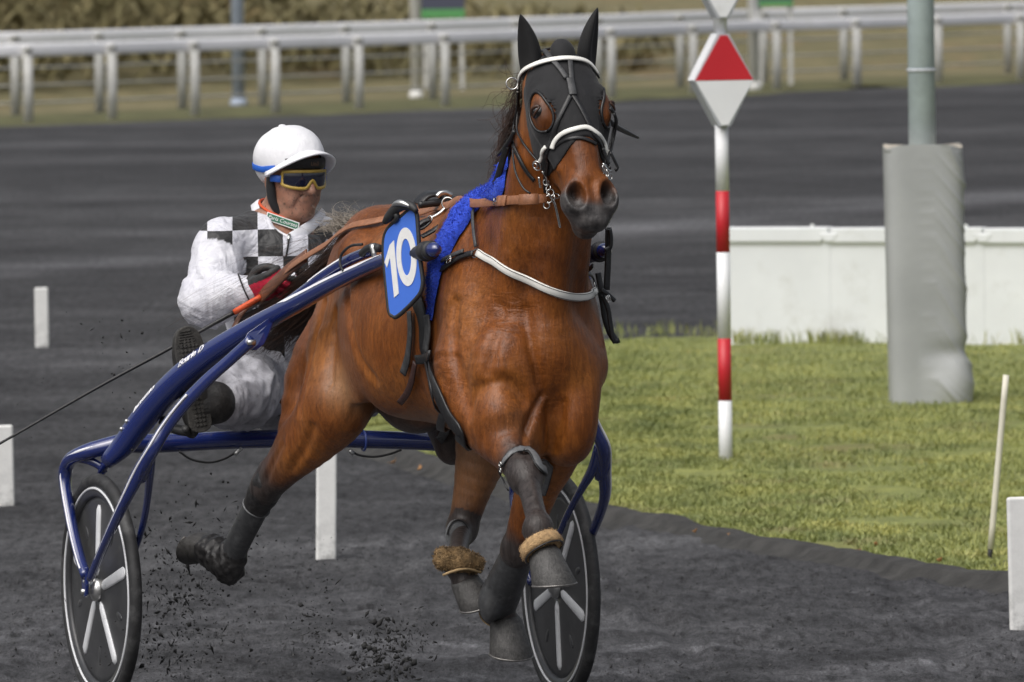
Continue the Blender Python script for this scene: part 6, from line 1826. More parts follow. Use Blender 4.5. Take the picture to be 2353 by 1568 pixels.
# neck and the slim figure inside the clothes
neck0, neck1 = fh(-0.035, 0, -0.07), hx(650, 520, -2.44)
pel, chest = np.array([-2.46, -0.03, 1.03]), hx(618, 610, -2.40)
shR_, shL_ = hx(512, 545, -2.33), hx(752, 545, -2.52)
elR, elL = hx(478, 690, -2.22), hx(792, 690, -2.36)
waR, waL = hx(582, 668, -2.06), hx(690, 650, -2.02)
hipR, hipL = pel + np.array([0.02, -0.10, -0.02]), pel + np.array([0.02, 0.10, -0.02])
knR, knL = hx(556, 905, -2.02), np.array([-1.98, 0.30, 1.02])
anR, anL = hx(490, 925, -1.86), np.array([-1.72, 0.50, 0.98])
BD.chain([neck0, lerp(neck0, neck1, 0.5), neck1], [(0.056, 0.056), (0.056, 0.056), (0.07, 0.07)], FS, 0.03)
BD.chain([neck1, chest, lerp(chest, pel, 0.5), pel], [(0.10, 0.07), (0.16, 0.10), (0.14, 0.095), (0.15, 0.10)], (0.25, 1, 0), 0.04)
for a, b, c in ((shR_, elR, waR), (shL_, elL, waL)):
    BD.chain([a, b], [(0.05, 0.05), (0.04, 0.04)], (0, 0, 1), 0.03); BD.chain([b, c], [(0.04, 0.04), (0.026, 0.028)], (0, 0, 1), 0.02)
for a, b, c in ((hipR, knR, anR), (hipL, knL, anL)):
    BD.chain([a, b], [(0.08, 0.08), (0.055, 0.055)], (0, 0, 1), 0.03); BD.chain([b, c], [(0.052, 0.055), (0.036, 0.036)], (0, 0, 1), 0.02)
Dm, lom, hm, _ = BD.grid((-2.75, -0.68, 0.80), (-1.62, 0.62, 1.90), 0.006)
Vb, Fb = surface(Dm, lom, hm)
Vb = relax(Vb, Fb, 3)
# finer mesh for the head: refine by a second pass over the face region only is not needed at this size
mesh_obj('body', Vb, Fb, M_SKIN, dv)

# ---- jacket
def mat_jacket():
    m = Mat('checked_jacket')
    v = m.attr('cloth', 'Vector'); k = m.attr('check', 'Fac')
    mp = m.n('ShaderNodeMapping'); m.l(v, mp.inputs['Vector']); mp.inputs['Scale'].default_value = (1, 1, 1)
    chk = m.n('ShaderNodeTexChecker'); chk.inputs['Scale'].default_value = 1.0; m.l(v, chk.inputs['Vector'])
    f = m.math('MULTIPLY', chk.outputs['Fac'], k)
    o = m.coord('Object')
    wn = m.noise(o, 14, 5, 0.6); sp = m.noise(o, 130, 4, 0.8)
    white = m.ramp(wn, [(0.3, (0.54, 0.54, 0.60)), (0.7, (0.70, 0.70, 0.74))])
    black = m.ramp(wn, [(0.3, (0.014, 0.014, 0.015)), (0.7, (0.028, 0.028, 0.028))])
    c = m.mix(f, white, black)
    c = m.mix(m.math('MULTIPLY', m.ramp(sp, [(0.66, (0, 0, 0)), (0.71, (1, 1, 1))]), 0.7), c, (0.10, 0.09, 0.08, 1))
    m.col(c); m.set(Roughness=0.55); m.b.inputs['Sheen Weight'].default_value = 0.1
    w1 = m.noise(m.coord('Object', (9, 9, 5), (0.5, 0.6, 0.2)), 1.0, 3, 0.5, 1.6); w2 = m.noise(m.coord('Object', (22, 12, 26), (0.2, 0.9, 0.4)), 1.0, 3, 0.55, 1.2)
    m.nor(m.bump(m.noise(o, 45, 4, 0.6), 0.10, 0.012, m.bump(w2, 0.22, 0.035, m.bump(w1, 0.32, 0.09))))
    return m.m
JK = Body()
ch2 = lerp(chest, pel, 0.45) + np.array([0.03, 0, 0]); wst = lerp(chest, pel, 0.85)
JK.chain([neck1 + np.array([-0.01, 0, -0.075]), chest + np.array([0.0, 0, 0.04]), chest + np.array([0.015, 0, -0.04]), ch2, wst], [(0.10, 0.075), (0.168, 0.118), (0.178, 0.128), (0.172, 0.132), (0.165, 0.125)], (0.25, 1, 0), 0.05)
for a, b, c, s in ((shR_, elR, waR, -1), (shL_, elL, waL, 1)):
    JK.chain([lerp(neck1, a, 0.30) + np.array([0, 0, -0.060]), a + np.array([0, 0, -0.012]), lerp(a, b, 0.45), b], [(0.070, 0.075), (0.072, 0.078), (0.076, 0.080), (0.074, 0.074)], (0, 0, 1), 0.045)
    JK.chain([b, lerp(b, c, 0.45), lerp(b, c, 0.88), lerp(b, c, 0.97)], [(0.074, 0.074), (0.066, 0.066), (0.046, 0.046), (0.040, 0.040)], (0, 0, 1), 0.03)
JK.chain([neck0, lerp(neck0, neck1, 0.7) + FZ * 0.035, hx(663, 528, -2.27)], [(0.115, 0.115), (0.098, 0.098), (0.022, 0.022)], FS, 0.012, op='sub')
Dm, lom, hm, axm = JK.grid((-2.80, -0.62, 0.86), (-1.90, 0.46, 1.68), 0.0065)
Vj, Fj = surface(Dm, lom, hm)
Vj = relax(Vj, Fj, 4)
Nj = vnormals(Vj, Fj)
def segt(P, a, b):
    dd, t = segd(P, a, b); return dd, t
darm = np.min([segt(Vj, a, b)[0] for a, b in ((shR_, elR), (elR, waR), (shL_, elL), (elL, waL))], 0)
dtor = np.min([segt(Vj, a, b)[0] for a, b in ((neck1, chest), (chest, pel))], 0)
ta = np.where(Vj[:, 1] < chest[1], segt(Vj, shR_, elR)[1], segt(Vj, shL_, elL)[1])
arm = sstep(-0.015, 0.02, dtor * 0.62 - darm) * (ta > 0.26)
# folds: long creases along the sleeves, soft ones on the chest, gathered at the cuffs
q = Vj + 0.035 * np.stack([fbm(Vj * 9, 2, s_) for s_ in (1, 2, 3)], 1)
fold = 1 - np.abs(fbm(q * np.array([9, 9, 15]), 2, 23)) * 2.2
fold2 = 1 - np.abs(vnoise(q * np.array([22, 22, 30]), 37)) * 2.0
cuff = np.exp(-(np.linalg.norm(Vj - lerp(elR, waR, 0.86), axis=1) / 0.05) ** 2) + np.exp(-(np.linalg.norm(Vj - lerp(elL, waL, 0.86), axis=1) / 0.05) ** 2)
elb = np.exp(-(np.linalg.norm(Vj - elR, axis=1) / 0.13) ** 2)
axa = nrm(elR - shR_); sl = Vj @ axa
dr = np.stack([(Vj - elR) @ axa * 0.25, Vj[:, 1], Vj[:, 2]], 1)
crease = np.clip(1 - np.abs(fbm(Vj * np.array([7.0, 16.0, 6.0]) + 0.5 * fbm(Vj * 4, 2, 8)[:, None], 2, 51)) * 3.2, 0, 1) ** 1.5
crease2 = np.clip(1 - np.abs(fbm(Vj * np.array([14.0, 9.0, 24.0]) + 0.6 * fbm(Vj * 6, 2, 9)[:, None], 2, 61)) * 3.4, 0, 1) ** 1.5
Vj = Vj + Nj * ((0.007 * fbm(q * np.array([13, 13, 10]), 1, 81) * (0.5 + 0.5 * arm) + 0.0055 * crease * (0.3 + 0.7 * arm) + 0.0055 * crease2 * (0.25 + 0.8 * elb)) + 0.004 * cuff * np.sin(np.linalg.norm(Vj - waR, axis=1) * 420))[:, None]
jk = mesh_obj('jacket', Vj, Fj, mat_jacket(), dv)
# cloth coordinates for the checks: across the chest and down it
cx_ = nrm(np.array([0.30, 1.0, 0.0])); 
tor = np.stack([((Vj - chest) @ cx_) / 0.078 + 0.42 + 50, np.zeros(len(Vj)) + 0.5, ((Vj - chest)[:, 2]) / 0.083 + 0.60 + 50], 1)
attr_vec(jk, 'cloth', tor); attr_float(jk, 'check', np.clip(1 - arm * 1.0 - 0 * cuff, 0, 1) > 0.5)
# black piping on the right sleeve, zip, collar
JK.bake(Dm, lom, hm)
S = JK.cast([(548, 634), (560, 660), (575, 690), (592, 712)], 26.0, 28.5, 0.006)
S = _smooth_line(spline(S, 24), 2)
mesh_obj('sleeve_piping', *tube(np.c_[S + JK.normal(S) * 0.006, np.full(24, 0.0026)], n=0, sides=6), M_HOOD, jk)
S = JK.cast([(665, 530), (664, 545), (662, 556)], 26.0, 28.5, 0.006)
mesh_obj('zip', *strap(spline(S, 10), JK.normal(spline(S, 10)), 0.010, 0.006), M_CHR, jk)
S = spline(JK.cast([(663, 552), (661, 570), (657, 590)], 26.0, 28.5, 0.010), 10)
mesh_obj('zip_tab', *strap(S, JK.normal(S), 0.006, 0.004), M_HOOD, jk)
# stand-up collar open at the front, snood inside it
def collar_ring(c0, c1, r0, r1, a0, a1, n=40, wave=0.0):
    up = nrm(c1 - c0); X = nrm(FZ - up * (FZ @ up)); Y = np.cross(up, X)
    a = np.linspace(a0, a1, n)
    rows_ = []
    for t in np.linspace(0, 1, 7):
        r = r0 + (r1 - r0) * t
        rows_.append((c0 + (c1 - c0) * t) + (np.cos(a) * r * 1.12)[:, None] * X + (np.sin(a) * r)[:, None] * Y + up * (wave * np.cos(a * 1.0))[:, None] * -t)
    rows_ = rows_ + [r_ * 1.0 for r_ in rows_[::-1]]
    k = len(rows_)
    V = np.concatenate(rows_)
    inner = np.concatenate([np.zeros(7 * n), np.ones(7 * n)])
    cen = np.concatenate([np.tile(c0 + (c1 - c0) * t, (n, 1)) for t in list(np.linspace(0, 1, 7)) + list(np.linspace(1, 0, 7))])
    V = V - nrm(V - cen) * (inner * 0.006)[:, None]
    F = [(i * n + j, i * n + j + 1, (i + 1) * n + j + 1, (i + 1) * n + j) for i in range(k - 1) for j in range(n - 1)]
    return V, F
M_JW = simple('jacket_white', (0.74, 0.74, 0.78), 0.6, var=0.08, vscale=20, bump=0.15, bscale=60)
for pts in ([(588, 468, -2.50), (594, 494, -2.44), (614, 522, -2.37), (641, 541, -2.32), (664, 552, -2.295)], [(663, 552, -2.295), (692, 535, -2.32), (718, 515, -2.36), (742, 488, -2.43)]):
    S = spline(np.array([hx(*p_) for p_ in pts]), 30)
    mesh_obj('collar', *strap(S, nrm(S - (lerp(neck0, neck1, 0.75))) + np.array([0.15, 0, 0.55]), np.interp(np.linspace(0, 1, 30), [0, 0.3, 1], [0.036, 0.038, 0.024]), 0.007), M_JW, jk)
M_SNOOD = mat_cloth('black_snood', (0.010, 0.010, 0.011), (0.022, 0.021, 0.021)); M_ORANGE = simple('orange_trim', (0.62, 0.085, 0.02), 0.6)
sn0, sn1 = lerp(neck1, neck0, -0.45), lerp(neck1, neck0, 0.55) + FZ * 0.006
sn = mesh_obj('snood', *collar_ring(sn0, sn1, 0.094, 0.080, 0, 2 * np.pi, wave=0.024), M_SNOOD, dv)
up = nrm(sn1 - sn0); X = nrm(FZ - up * (FZ @ up)); Y = np.cross(up, X); a = np.linspace(0, 2 * np.pi, 48)
C = sn1 + (np.cos(a) * 0.0805 * 1.12)[:, None] * X + (np.sin(a) * 0.0805)[:, None] * Y + up * (-0.024 * np.cos(a))[:, None]
mesh_obj('orange_edge', *tube(np.c_[C, np.full(48, 0.0045)], n=0, sides=8, cap=False), M_ORANGE, sn)
# woven badge on the snood
M_BADGE = simple('badge_green', (0.02, 0.13, 0.07), 0.6); M_BADGEW = simple('badge_white', (0.75, 0.76, 0.75), 0.6)
def plane_pt(px, py, c, n_):
    r = ray(px, py); o = to_local(CAM[None])[0]; d = to_local((CAM + r)[None])[0] - o
    return o + d * (((c - o) @ n_) / (d @ n_))
bc = hx(648, 510, -2.40); bn_ = nrm(np.array([1.0, -0.42, 0.25])); bc = lerp(sn0, sn1, 0.50) + nrm(np.cross(np.cross(up, bn_), up)) * 0.108
bp = np.array([plane_pt(px, py, bc, bn_) for px, py in ((616, 490), (686, 514), (683, 527), (613, 504))])
Xb, Yb = nrm(bp[1] - bp[0]), nrm(bp[0] - bp[3])
mesh_obj('badge_border', *prism([(-0.003, -0.003), (np.linalg.norm(bp[1] - bp[0]) + 0.003, -0.003), (np.linalg.norm(bp[1] - bp[0]) + 0.003, np.linalg.norm(bp[0] - bp[3]) + 0.003), (-0.003, np.linalg.norm(bp[0] - bp[3]) + 0.003)], 0.003, bp[3], np.stack([Xb, Yb, np.cross(Xb, Yb)], 1)), M_BADGEW, sn, smooth=False)
mesh_obj('badge', *prism([(0, 0), (np.linalg.norm(bp[1] - bp[0]), 0), (np.linalg.norm(bp[1] - bp[0]), np.linalg.norm(bp[0] - bp[3])), (0, np.linalg.norm(bp[0] - bp[3]))], 0.0035, bp[3] + np.cross(Xb, Yb) * 0.0008, np.stack([Xb, Yb, np.cross(Xb, Yb)], 1)), M_BADGE, sn, smooth=False)
nb_ = np.cross(Xb, Yb)
text_on('Paris Courses', 0.017, (bp[3] + Xb * 0.004 + Yb * 0.004 + nb_ * 0.0035, bp[2] - Xb * 0.003 + Yb * 0.004 + nb_ * 0.0035), M_BADGEW, sn, nb_, 0.0, 0.1)

# ---- helmet with cloth cover, peak, strap, goggles
def mat_cover():
    m = Mat('helmet_cover_white')
    o = m.coord('Object')
    wn = m.noise(o, 8, 4); sp = m.noise(o, 60, 5, 0.8)
    c = m.ramp(wn, [(0.3, (0.70, 0.70, 0.73)), (0.7, (0.83, 0.83, 0.85))])
    c = m.mix(m.math('MULTIPLY', m.ramp(sp, [(0.66, (0, 0, 0)), (0.72, (1, 1, 1))]), 0.6), c, (0.15, 0.14, 0.13, 1))
    m.col(c); m.set(Roughness=0.45)
    m.nor(m.bump(m.noise(m.coord('Object', (1, 1, 0.4)), 38, 4, 0.6, 1.5), 0.30, 0.012))
    return m.m
M_COV = mat_cover()
HT = rad(10)
he = local_root('helmet_tmp', (0, 0, 0)); bpy.data.objects.remove(he)
HEc = fh(-0.020, 0, 0.036)
HF_ = nrm(FZ * math.cos(HT) + FU * math.sin(-HT) * -1); HU_ = np.cross(HF_, FS)
HRm = np.stack([HF_, FS, HU_], 1)
def helm(f, s, u): return HEc + HF_ * f + FS * s + HU_ * u
V, F = [], []
nt, na = 26, 48
for i in range(nt):
    t = i / (nt - 1)
    for j in range(na):
        a = 2 * np.pi * j / na
        ca, sa = math.cos(a), math.sin(a)
        ph = t * (rad(84) + rad(44) * (1 - ca) / 2 + rad(22) * abs(sa) ** 2)
        r = math.sin(ph); z = math.cos(ph)
        V.append(helm(r * ca * 0.130, r * sa * 0.106, z * 0.104 + 0.018))
F = [(i * na + j, (i + 1) * na + j, (i + 1) * na + (j + 1) % na, i * na + (j + 1) % na) for i in range(nt - 1) for j in range(na)]
V = np.array(V)
V = V + nrm(V - HEc) * (0.0022 * fbm(V * np.array([26, 26, 14]), 3, 19))[:, None]
hel = mesh_obj('helmet', V, F, M_COV, dv)
md = hel.modifiers.new('solid', 'SOLIDIFY'); md.thickness = 0.006; md.offset = -1
mesh_obj('button', *ball(helm(-0.030, 0, 0.120), (0.012, 0.012, 0.006), 10, HRm), M_COV, hel)
# peak
pv, pf = [], []
for i, t in enumerate(np.linspace(0, 1, 9)):
    for j, a in enumerate(np.linspace(rad(-80), rad(80), 25)):
        ca, sa = math.cos(a), math.sin(a)
        ext = 0.062 * t * max(0.05, math.cos(a * 1.15)) ** 0.6
        pv.append(helm(ca * (0.127 + ext), sa * (0.105 + ext * 0.5), 0.034 - 0.004 * t - 0.010 * t * t - 0.060 * sa * sa))
pf = [(i * 25 + j, (i + 1) * 25 + j, (i + 1) * 25 + j + 1, i * 25 + j + 1) for i in range(8) for j in range(24)]
pk = mesh_obj('peak', np.array(pv), pf, M_COV, hel)
md = pk.modifiers.new('solid', 'SOLIDIFY'); md.thickness = 0.005; md.offset = 0
# black inner brow band with lettering
a = np.linspace(rad(-80), rad(80), 30)
brow = np.array([fh(-0.004 + math.cos(q) * 0.112, math.sin(q) * 0.090, 0.046 + 0.006 * math.cos(q)) for q in a])
bwn = np.array([FZ * math.cos(q) + FS * math.sin(q) for q in a])
mesh_obj('brow_band', *strap(brow, bwn, 0.034, 0.006), mat_leather('brow_band_black', (0.014, 0.013, 0.013)), hel)
M_EMB = simple('embossed_bronze', (0.24, 0.14, 0.08), 0.5)
q0 = rad(-2); p0 = fh(-0.004 + math.cos(rad(-4)) * 0.119, math.sin(rad(-4)) * 0.097, 0.046); p1 = fh(-0.004 + math.cos(rad(14)) * 0.119, math.sin(rad(14)) * 0.097, 0.046)
text_on('Uo2', 0.017, (p0, p1), M_EMB, hel, np.cross(p1 - p0, FU) * 1.0, 0.001, 0.0)
# goggle strap round the back of the helmet
a = np.linspace(rad(62), rad(298), 60)
gs = []
for q in a:
    ca, sa = math.cos(q), math.sin(q)
    ph = rad(108) - rad(14) * max(0, -ca)
    gs.append(helm(math.sin(ph) * ca * 0.1315, math.sin(ph) * sa * 0.1075, math.cos(ph) * 0.1055 + 0.018))
gs = np.array(gs)
mesh_obj('goggle_strap', *strap(gs, nrm(gs - HEc), 0.019, 0.003), simple('strap_blue', (0.015, 0.11, 0.52), 0.6, var=0.1, vscale=60), dv)
# goggles: gold frame, dark visor with a nose arch
gg = empty('goggles', (0, 0, 0)); gg.parent = dv
def gog(sq, u):                                # sq: angle round the face, u: height
    return fh(0.016 + math.cos(sq) * 0.099, math.sin(sq) * 0.090, u)
top, bot = [], []
A = np.linspace(rad(-62), rad(62), 61)
for q in A:
    c = abs(q) / rad(62)
    top.append((q, 0.028 - 0.006 * c ** 3))
    bot.append((q, -0.026 + 0.010 * c ** 4 + 0.026 * math.exp(-(q / 0.15) ** 2)))
V, F = [], []
for i in range(61):
    for k in range(7):
        t = k / 6
        u = bot[i][1] * (1 - t) + top[i][1] * t
        V.append(gog(A[i], u) + FZ * 0.004 * math.sin(t * math.pi))
F = [(i * 7 + k, (i + 1) * 7 + k, (i + 1) * 7 + k + 1, i * 7 + k + 1) for i in range(60) for k in range(6)]
M_VIS = simple('goggle_visor', (0.008, 0.010, 0.026), 0.08, coat=1.0); M_GOLD = simple('goggle_gold', (0.42, 0.28, 0.05), 0.35, var=0.1, vscale=30)
mesh_obj('visor', V, F, M_VIS, dv)
rimp = [gog(q, u) for q, u in top] + [gog(q, u) for q, u in bot[::-1]]
rimp = np.array(rimp + rimp[:1]) + FZ * 0.002
mesh_obj('goggle_frame', *tube(np.c_[rimp, np.full(len(rimp), 0.0036), np.full(len(rimp), 0.0052)], n=0, sides=8, hint=tuple(FZ), cap=False, twistfix=False), M_GOLD, dv)
bpy.data.objects.remove(gg)
for s in (-1, 1):
    mesh_obj('goggle_hinge', *strap(np.array([gog(s * rad(62), 0.0), gog(s * rad(74), 0.0), gog(s * rad(88), -0.002)]), np.array([FS * s] * 3), 0.022, 0.006), simple('hinge_blue', (0.02, 0.09, 0.40), 0.5), dv)
    # chin strap padding
    S = np.array([fh(0.004, s * 0.086, 0.0), fh(0.006, s * 0.082, -0.04), fh(0.012, s * 0.074, -0.082), fh(0.03, s * 0.05, -0.122), fh(0.04, s * 0.01, -0.136)])
    mesh_obj('chin_strap', *tube(np.c_[S, [0.007, 0.011, 0.012, 0.008, 0.005], [0.012, 0.016, 0.015, 0.012, 0.008]], n=30, sides=10), M_HOOD, dv)

# ---- trousers
def mat_trs():
    m = Mat('dirty_white_trousers')
    o = m.coord('Object')
    wn = m.noise(o, 9, 5, 0.65); sp = m.noise(o, 40, 5, 0.75)
    c = m.ramp(wn, [(0.28, (0.22, 0.22, 0.24)), (0.5, (0.42, 0.42, 0.46)), (0.7, (0.58, 0.58, 0.62))])
    c = m.mix(m.math('MULTIPLY', m.ramp(sp, [(0.52, (0, 0, 0)), (0.70, (1, 1, 1))]), 0.6), c, (0.12, 0.12, 0.12, 1))
    m.col(c); m.set(Roughness=0.7); m.nor(m.bump(sp, 0.15, 0.008))
    return m.m
TR = Body()
TR.chain([pel + np.array([-0.02, 0, 0.12]), pel, pel + np.array([0.02, 0, -0.05])], [(0.165, 0.13), (0.175, 0.14), (0.16, 0.11)], (0, 1, 0), 0.04)
for a, b, c in ((hipR, knR, anR), (hipL, knL, anL)):
    TR.chain([a, lerp(a, b, 0.5), b], [(0.115, 0.115), (0.105, 0.105), (0.095, 0.095)], (0, 0, 1), 0.05)
    TR.chain([b, lerp(b, c, 0.5), lerp(b, c, 0.92)], [(0.095, 0.095), (0.085, 0.09), (0.064, 0.07)], (0, 0, 1), 0.04)
Dm, lom, hm, _ = TR.grid((-2.80, -0.68, 0.78), (-1.62, 0.66, 1.28), 0.007)
Vt, Ft = surface(Dm, lom, hm); Vt = relax(Vt, Ft, 4); Nt = vnormals(Vt, Ft)
qv = Vt + 0.05 * np.stack([fbm(Vt * 8, 2, s_) for s_ in (4, 5, 6)], 1)
Vt = Vt + Nt * (0.012 * (1 - np.abs(fbm(qv * np.array([11, 11, 9]), 2, 29)) * 2.2) + 0.004 * (1 - 2 * np.abs(vnoise(qv * 30, 5))))[:, None]
mesh_obj('trousers', Vt, Ft, mat_trs(), dv)

# ---- boots: the right one shows its sole above and below the shaft
M_BOOT = simple('boot_rubber', (0.018, 0.017, 0.016), 0.55, var=0.4, vscale=30, bump=0.3, bscale=120, dirt=((0.07, 0.065, 0.06, 1), 20, 0.5, 0.6))
M_SOLE = simple('boot_sole', (0.042, 0.040, 0.036), 0.75, var=0.4, vscale=50, bump=0.3, bscale=150)
def boot(toe, heel, ankle, nrm_sole, side):
    """sole plane faces nrm_sole; toe up"""
    L = np.linalg.norm(toe - heel); Y = nrm(toe - heel); N = nrm(nrm_sole - Y * (nrm_sole @ Y)); X = np.cross(Y, N)
    out = [(-0.030, 0.00), (-0.036, 0.03), (-0.034, 0.09), (-0.036, 0.15), (-0.047, 0.21), (-0.046, 0.25), (-0.034, 0.285), (-0.010, 0.302), (0.018, 0.298), (0.036, 0.275), (0.044, 0.235), (0.043, 0.19), (0.034, 0.13), (0.032, 0.08), (0.036, 0.03), (0.030, 0.0), (0.0, -0.012)]
    out = np.array(out) * np.array([side, L / 0.30]); out = roundpoly(out, 60)
    R = np.stack([X, Y, N], 1)
    b = mesh_obj('boot', *prism(out * 0.985, 0.05, heel - N * 0.034, R), M_BOOT, dv, smooth=False)
    bevel(b, 0.014, 3)
    s_ = mesh_obj('sole', *prism(out, 0.016, heel, R), M_SOLE, b, smooth=False); bevel(s_, 0.003)
    # tread: raised bars and lugs
    lugs = []
    inside = lambda x, y: (np.abs(np.interp(y, [0, 0.1, 0.22, 0.30], [0.028, 0.027, 0.038, 0.012]) * 1.0) > abs(x) + 0.004)
    g_ = random.Random(3)
    for yy in np.arange(0.012, 0.295, 0.013):
        for xx in np.arange(-0.036, 0.037, 0.012):
            if inside(xx, yy) and (0.0 < yy < 0.10 or 0.155 < yy):
                if 0.265 < yy: continue
                lugs.append(box(heel + R @ np.array([xx * side, yy * L / 0.30, 0.0105]), (0.0085, 0.009, 0.005), R @ np.array([[0.9, -0.44, 0], [0.44, 0.9, 0], [0, 0, 1.0]])))
    for yy in np.arange(0.252, 0.292, 0.0075):
        hw_ = np.interp(yy, [0.25, 0.295], [0.034, 0.016])
        lugs.append(box(heel + R @ np.array([0.004 * side, yy * L / 0.30, 0.0105]), (hw_ * 2 * 0.85, 0.004, 0.004), R))
    mesh_obj('tread', *merge(*lugs), M_SOLE, b, smooth=False)['kind'] = 'stuff'
    ub = Body()
    instep = heel + R @ np.array([0, L * 0.30, -0.06]); tb = heel + R @ np.array([0.0, L * 0.72, -0.055])
    ub.chain([ankle, lerp(ankle, heel + R @ np.array([0, L * 0.2, -0.05]), 0.6), heel + R @ np.array([0, L * 0.14, -0.045])], [(0.062, 0.066), (0.056, 0.06), (0.036, 0.042)], X, 0.03)
    ub.chain([heel + R @ np.array([0, L * 0.10, -0.05]), instep, tb, heel + R @ np.array([0, L * 0.93, -0.04])], [(0.036, 0.044), (0.040, 0.048), (0.046, 0.034), (0.026, 0.018)], X, 0.03)
    lo_ = np.min([ankle, heel, toe], 0) - 0.16; hi_ = np.max([ankle, heel, toe], 0) + 0.16
    Dq, lq, hq, _ = ub.grid(lo_, hi_, 0.006)
    Vq, Fq = surface(Dq, lq, hq); Vq = relax(Vq, Fq, 3)
    mesh_obj('boot_upper', Vq, Fq, M_BOOT, b)
toeR, heelR = hx(426, 752, -1.80), hx(462, 985, -1.80)
boot(toeR, heelR, anR + np.array([0.02, 0, 0.0]), np.array([1.0, -0.12, 0.1]), -1)
boot(np.array([-1.62, 0.53, 1.18]), np.array([-1.66, 0.50, 0.90]), anL, np.array([1.0, 0.2, 0.1]), 1)
S = np.array([hx(498, 885, -1.86), hx(512, 905, -1.88), hx(512, 935, -1.88), hx(500, 960, -1.86)])
mesh_obj('boot_strap', *strap(spline(S, 16), np.tile([0.6, 0.7, 0.2], (16, 1)), 0.022, 0.006), M_BLK, dv)

# ---- gloves: palm, four unequal fingers curled round the rein, thumb
M_GLR = simple('glove_red', (0.50, 0.012, 0.045), 0.6, var=0.2, vscale=60, bump=0.2); M_GLB = simple('glove_black', (0.028, 0.029, 0.030), 0.65, var=0.2, vscale=60, bump=0.2)
def glove(wrist, fwd, out, up, s):
    """fwd: along the back of the hand; out: knuckle side away from the palm"""
    fwd = nrm(fwd); up = nrm(np.asarray(up) - fwd * (np.asarray(up) @ fwd)); out = np.cross(fwd, up) * s
    P = lambda a, b, c: wrist + fwd * a + up * b + out * c
    gb = Body()
    gb.chain([P(-0.03, 0, 0), P(0.015, 0, 0.004), P(0.055, 0, 0.006), P(0.085, 0, 0.002)], [(0.030, 0.024), (0.036, 0.021), (0.044, 0.020), (0.042, 0.018)], up, 0.02)
    for i, (b, L) in enumerate(((0.030, 1.0), (0.010, 1.1), (-0.011, 1.03), (-0.030, 0.82))):
        k1 = P(0.085, b, 0.004); k2 = P(0.085 + 0.036 * L, b * 1.05, -0.008); k3 = P(0.085 + 0.040 * L, b * 1.05, -0.038 * L); k4 = P(0.068 + 0.010 * L, b, -0.050 * L)
        gb.chain([k1, k2, k3, k4], [(0.0125, 0.0125), (0.0115, 0.0115), (0.0105, 0.0105), (0.0095, 0.0095)], fwd, 0.006, 4)
    gb.chain([P(0.015, 0.030, -0.008), P(0.050, 0.050, -0.026), P(0.082, 0.044, -0.042), P(0.098, 0.030, -0.046)], [(0.017, 0.017), (0.0145, 0.0145), (0.012, 0.012), (0.010, 0.010)], fwd, 0.01)
    c = P(0.05, 0, 0)
    Dq, lq, hq, _ = gb.grid(c - 0.13, c + 0.13, 0.0036)
    Vq, Fq = surface(Dq, lq, hq); Vq = relax(Vq, Fq, 2)
    w = (Vq - wrist)
    o = mesh_obj('glove', Vq, Fq, [M_GLR, M_GLB], dv)
    fw = (w[Fq].mean(1)) @ fwd; uu = (w[Fq].mean(1)) @ up
    mi = ((fw < 0.022) | (uu > 0.026)).astype(np.int32)
    o.data.polygons.foreach_set('material_index', mi)
    return P
hR0 = lerp(elR, waR, 0.97)
PR_ = glove(hR0, hx(640, 648, -1.93) - hR0, None, np.array([0.2, -0.5, 1.0]), 1)
hL0 = lerp(elL, waL, 0.97)
PL_ = glove(hL0, hx(665, 668, -1.92) - hL0, None, np.array([0.2, 0.5, 1.0]), -1)

# ---- whip: orange handle in the right hand, long black shaft trailing out to the left
wh = local_root('whip', tuple(hx(560, 705, -2.05))); tag(wh, 'long thin black driving whip with orange handle trailing out to the left', 'whip')
A0, A1, A2 = hx(600, 682, -1.985), hx(538, 718, -2.02), hx(-80, 1064, -2.30)
mesh_obj('handle', *tube(np.array([A0, A1]), r=0.0095, n=6, sides=12), M_ORANGE, wh)
mid_ = lerp(A1, A2, 0.5) + np.array([0, 0, 0.004])
mesh_obj('rod', *tube(np.array([np.r_[A1, 0.0072], np.r_[lerp(A1, A2, 0.25), 0.0058], np.r_[mid_, 0.0050], np.r_[lerp(A1, A2, 0.85), 0.0040], np.r_[lerp(A1, A2, 0.90), 0.0062], np.r_[A2, 0.0035]]), n=60, sides=10), M_BLK, wh)
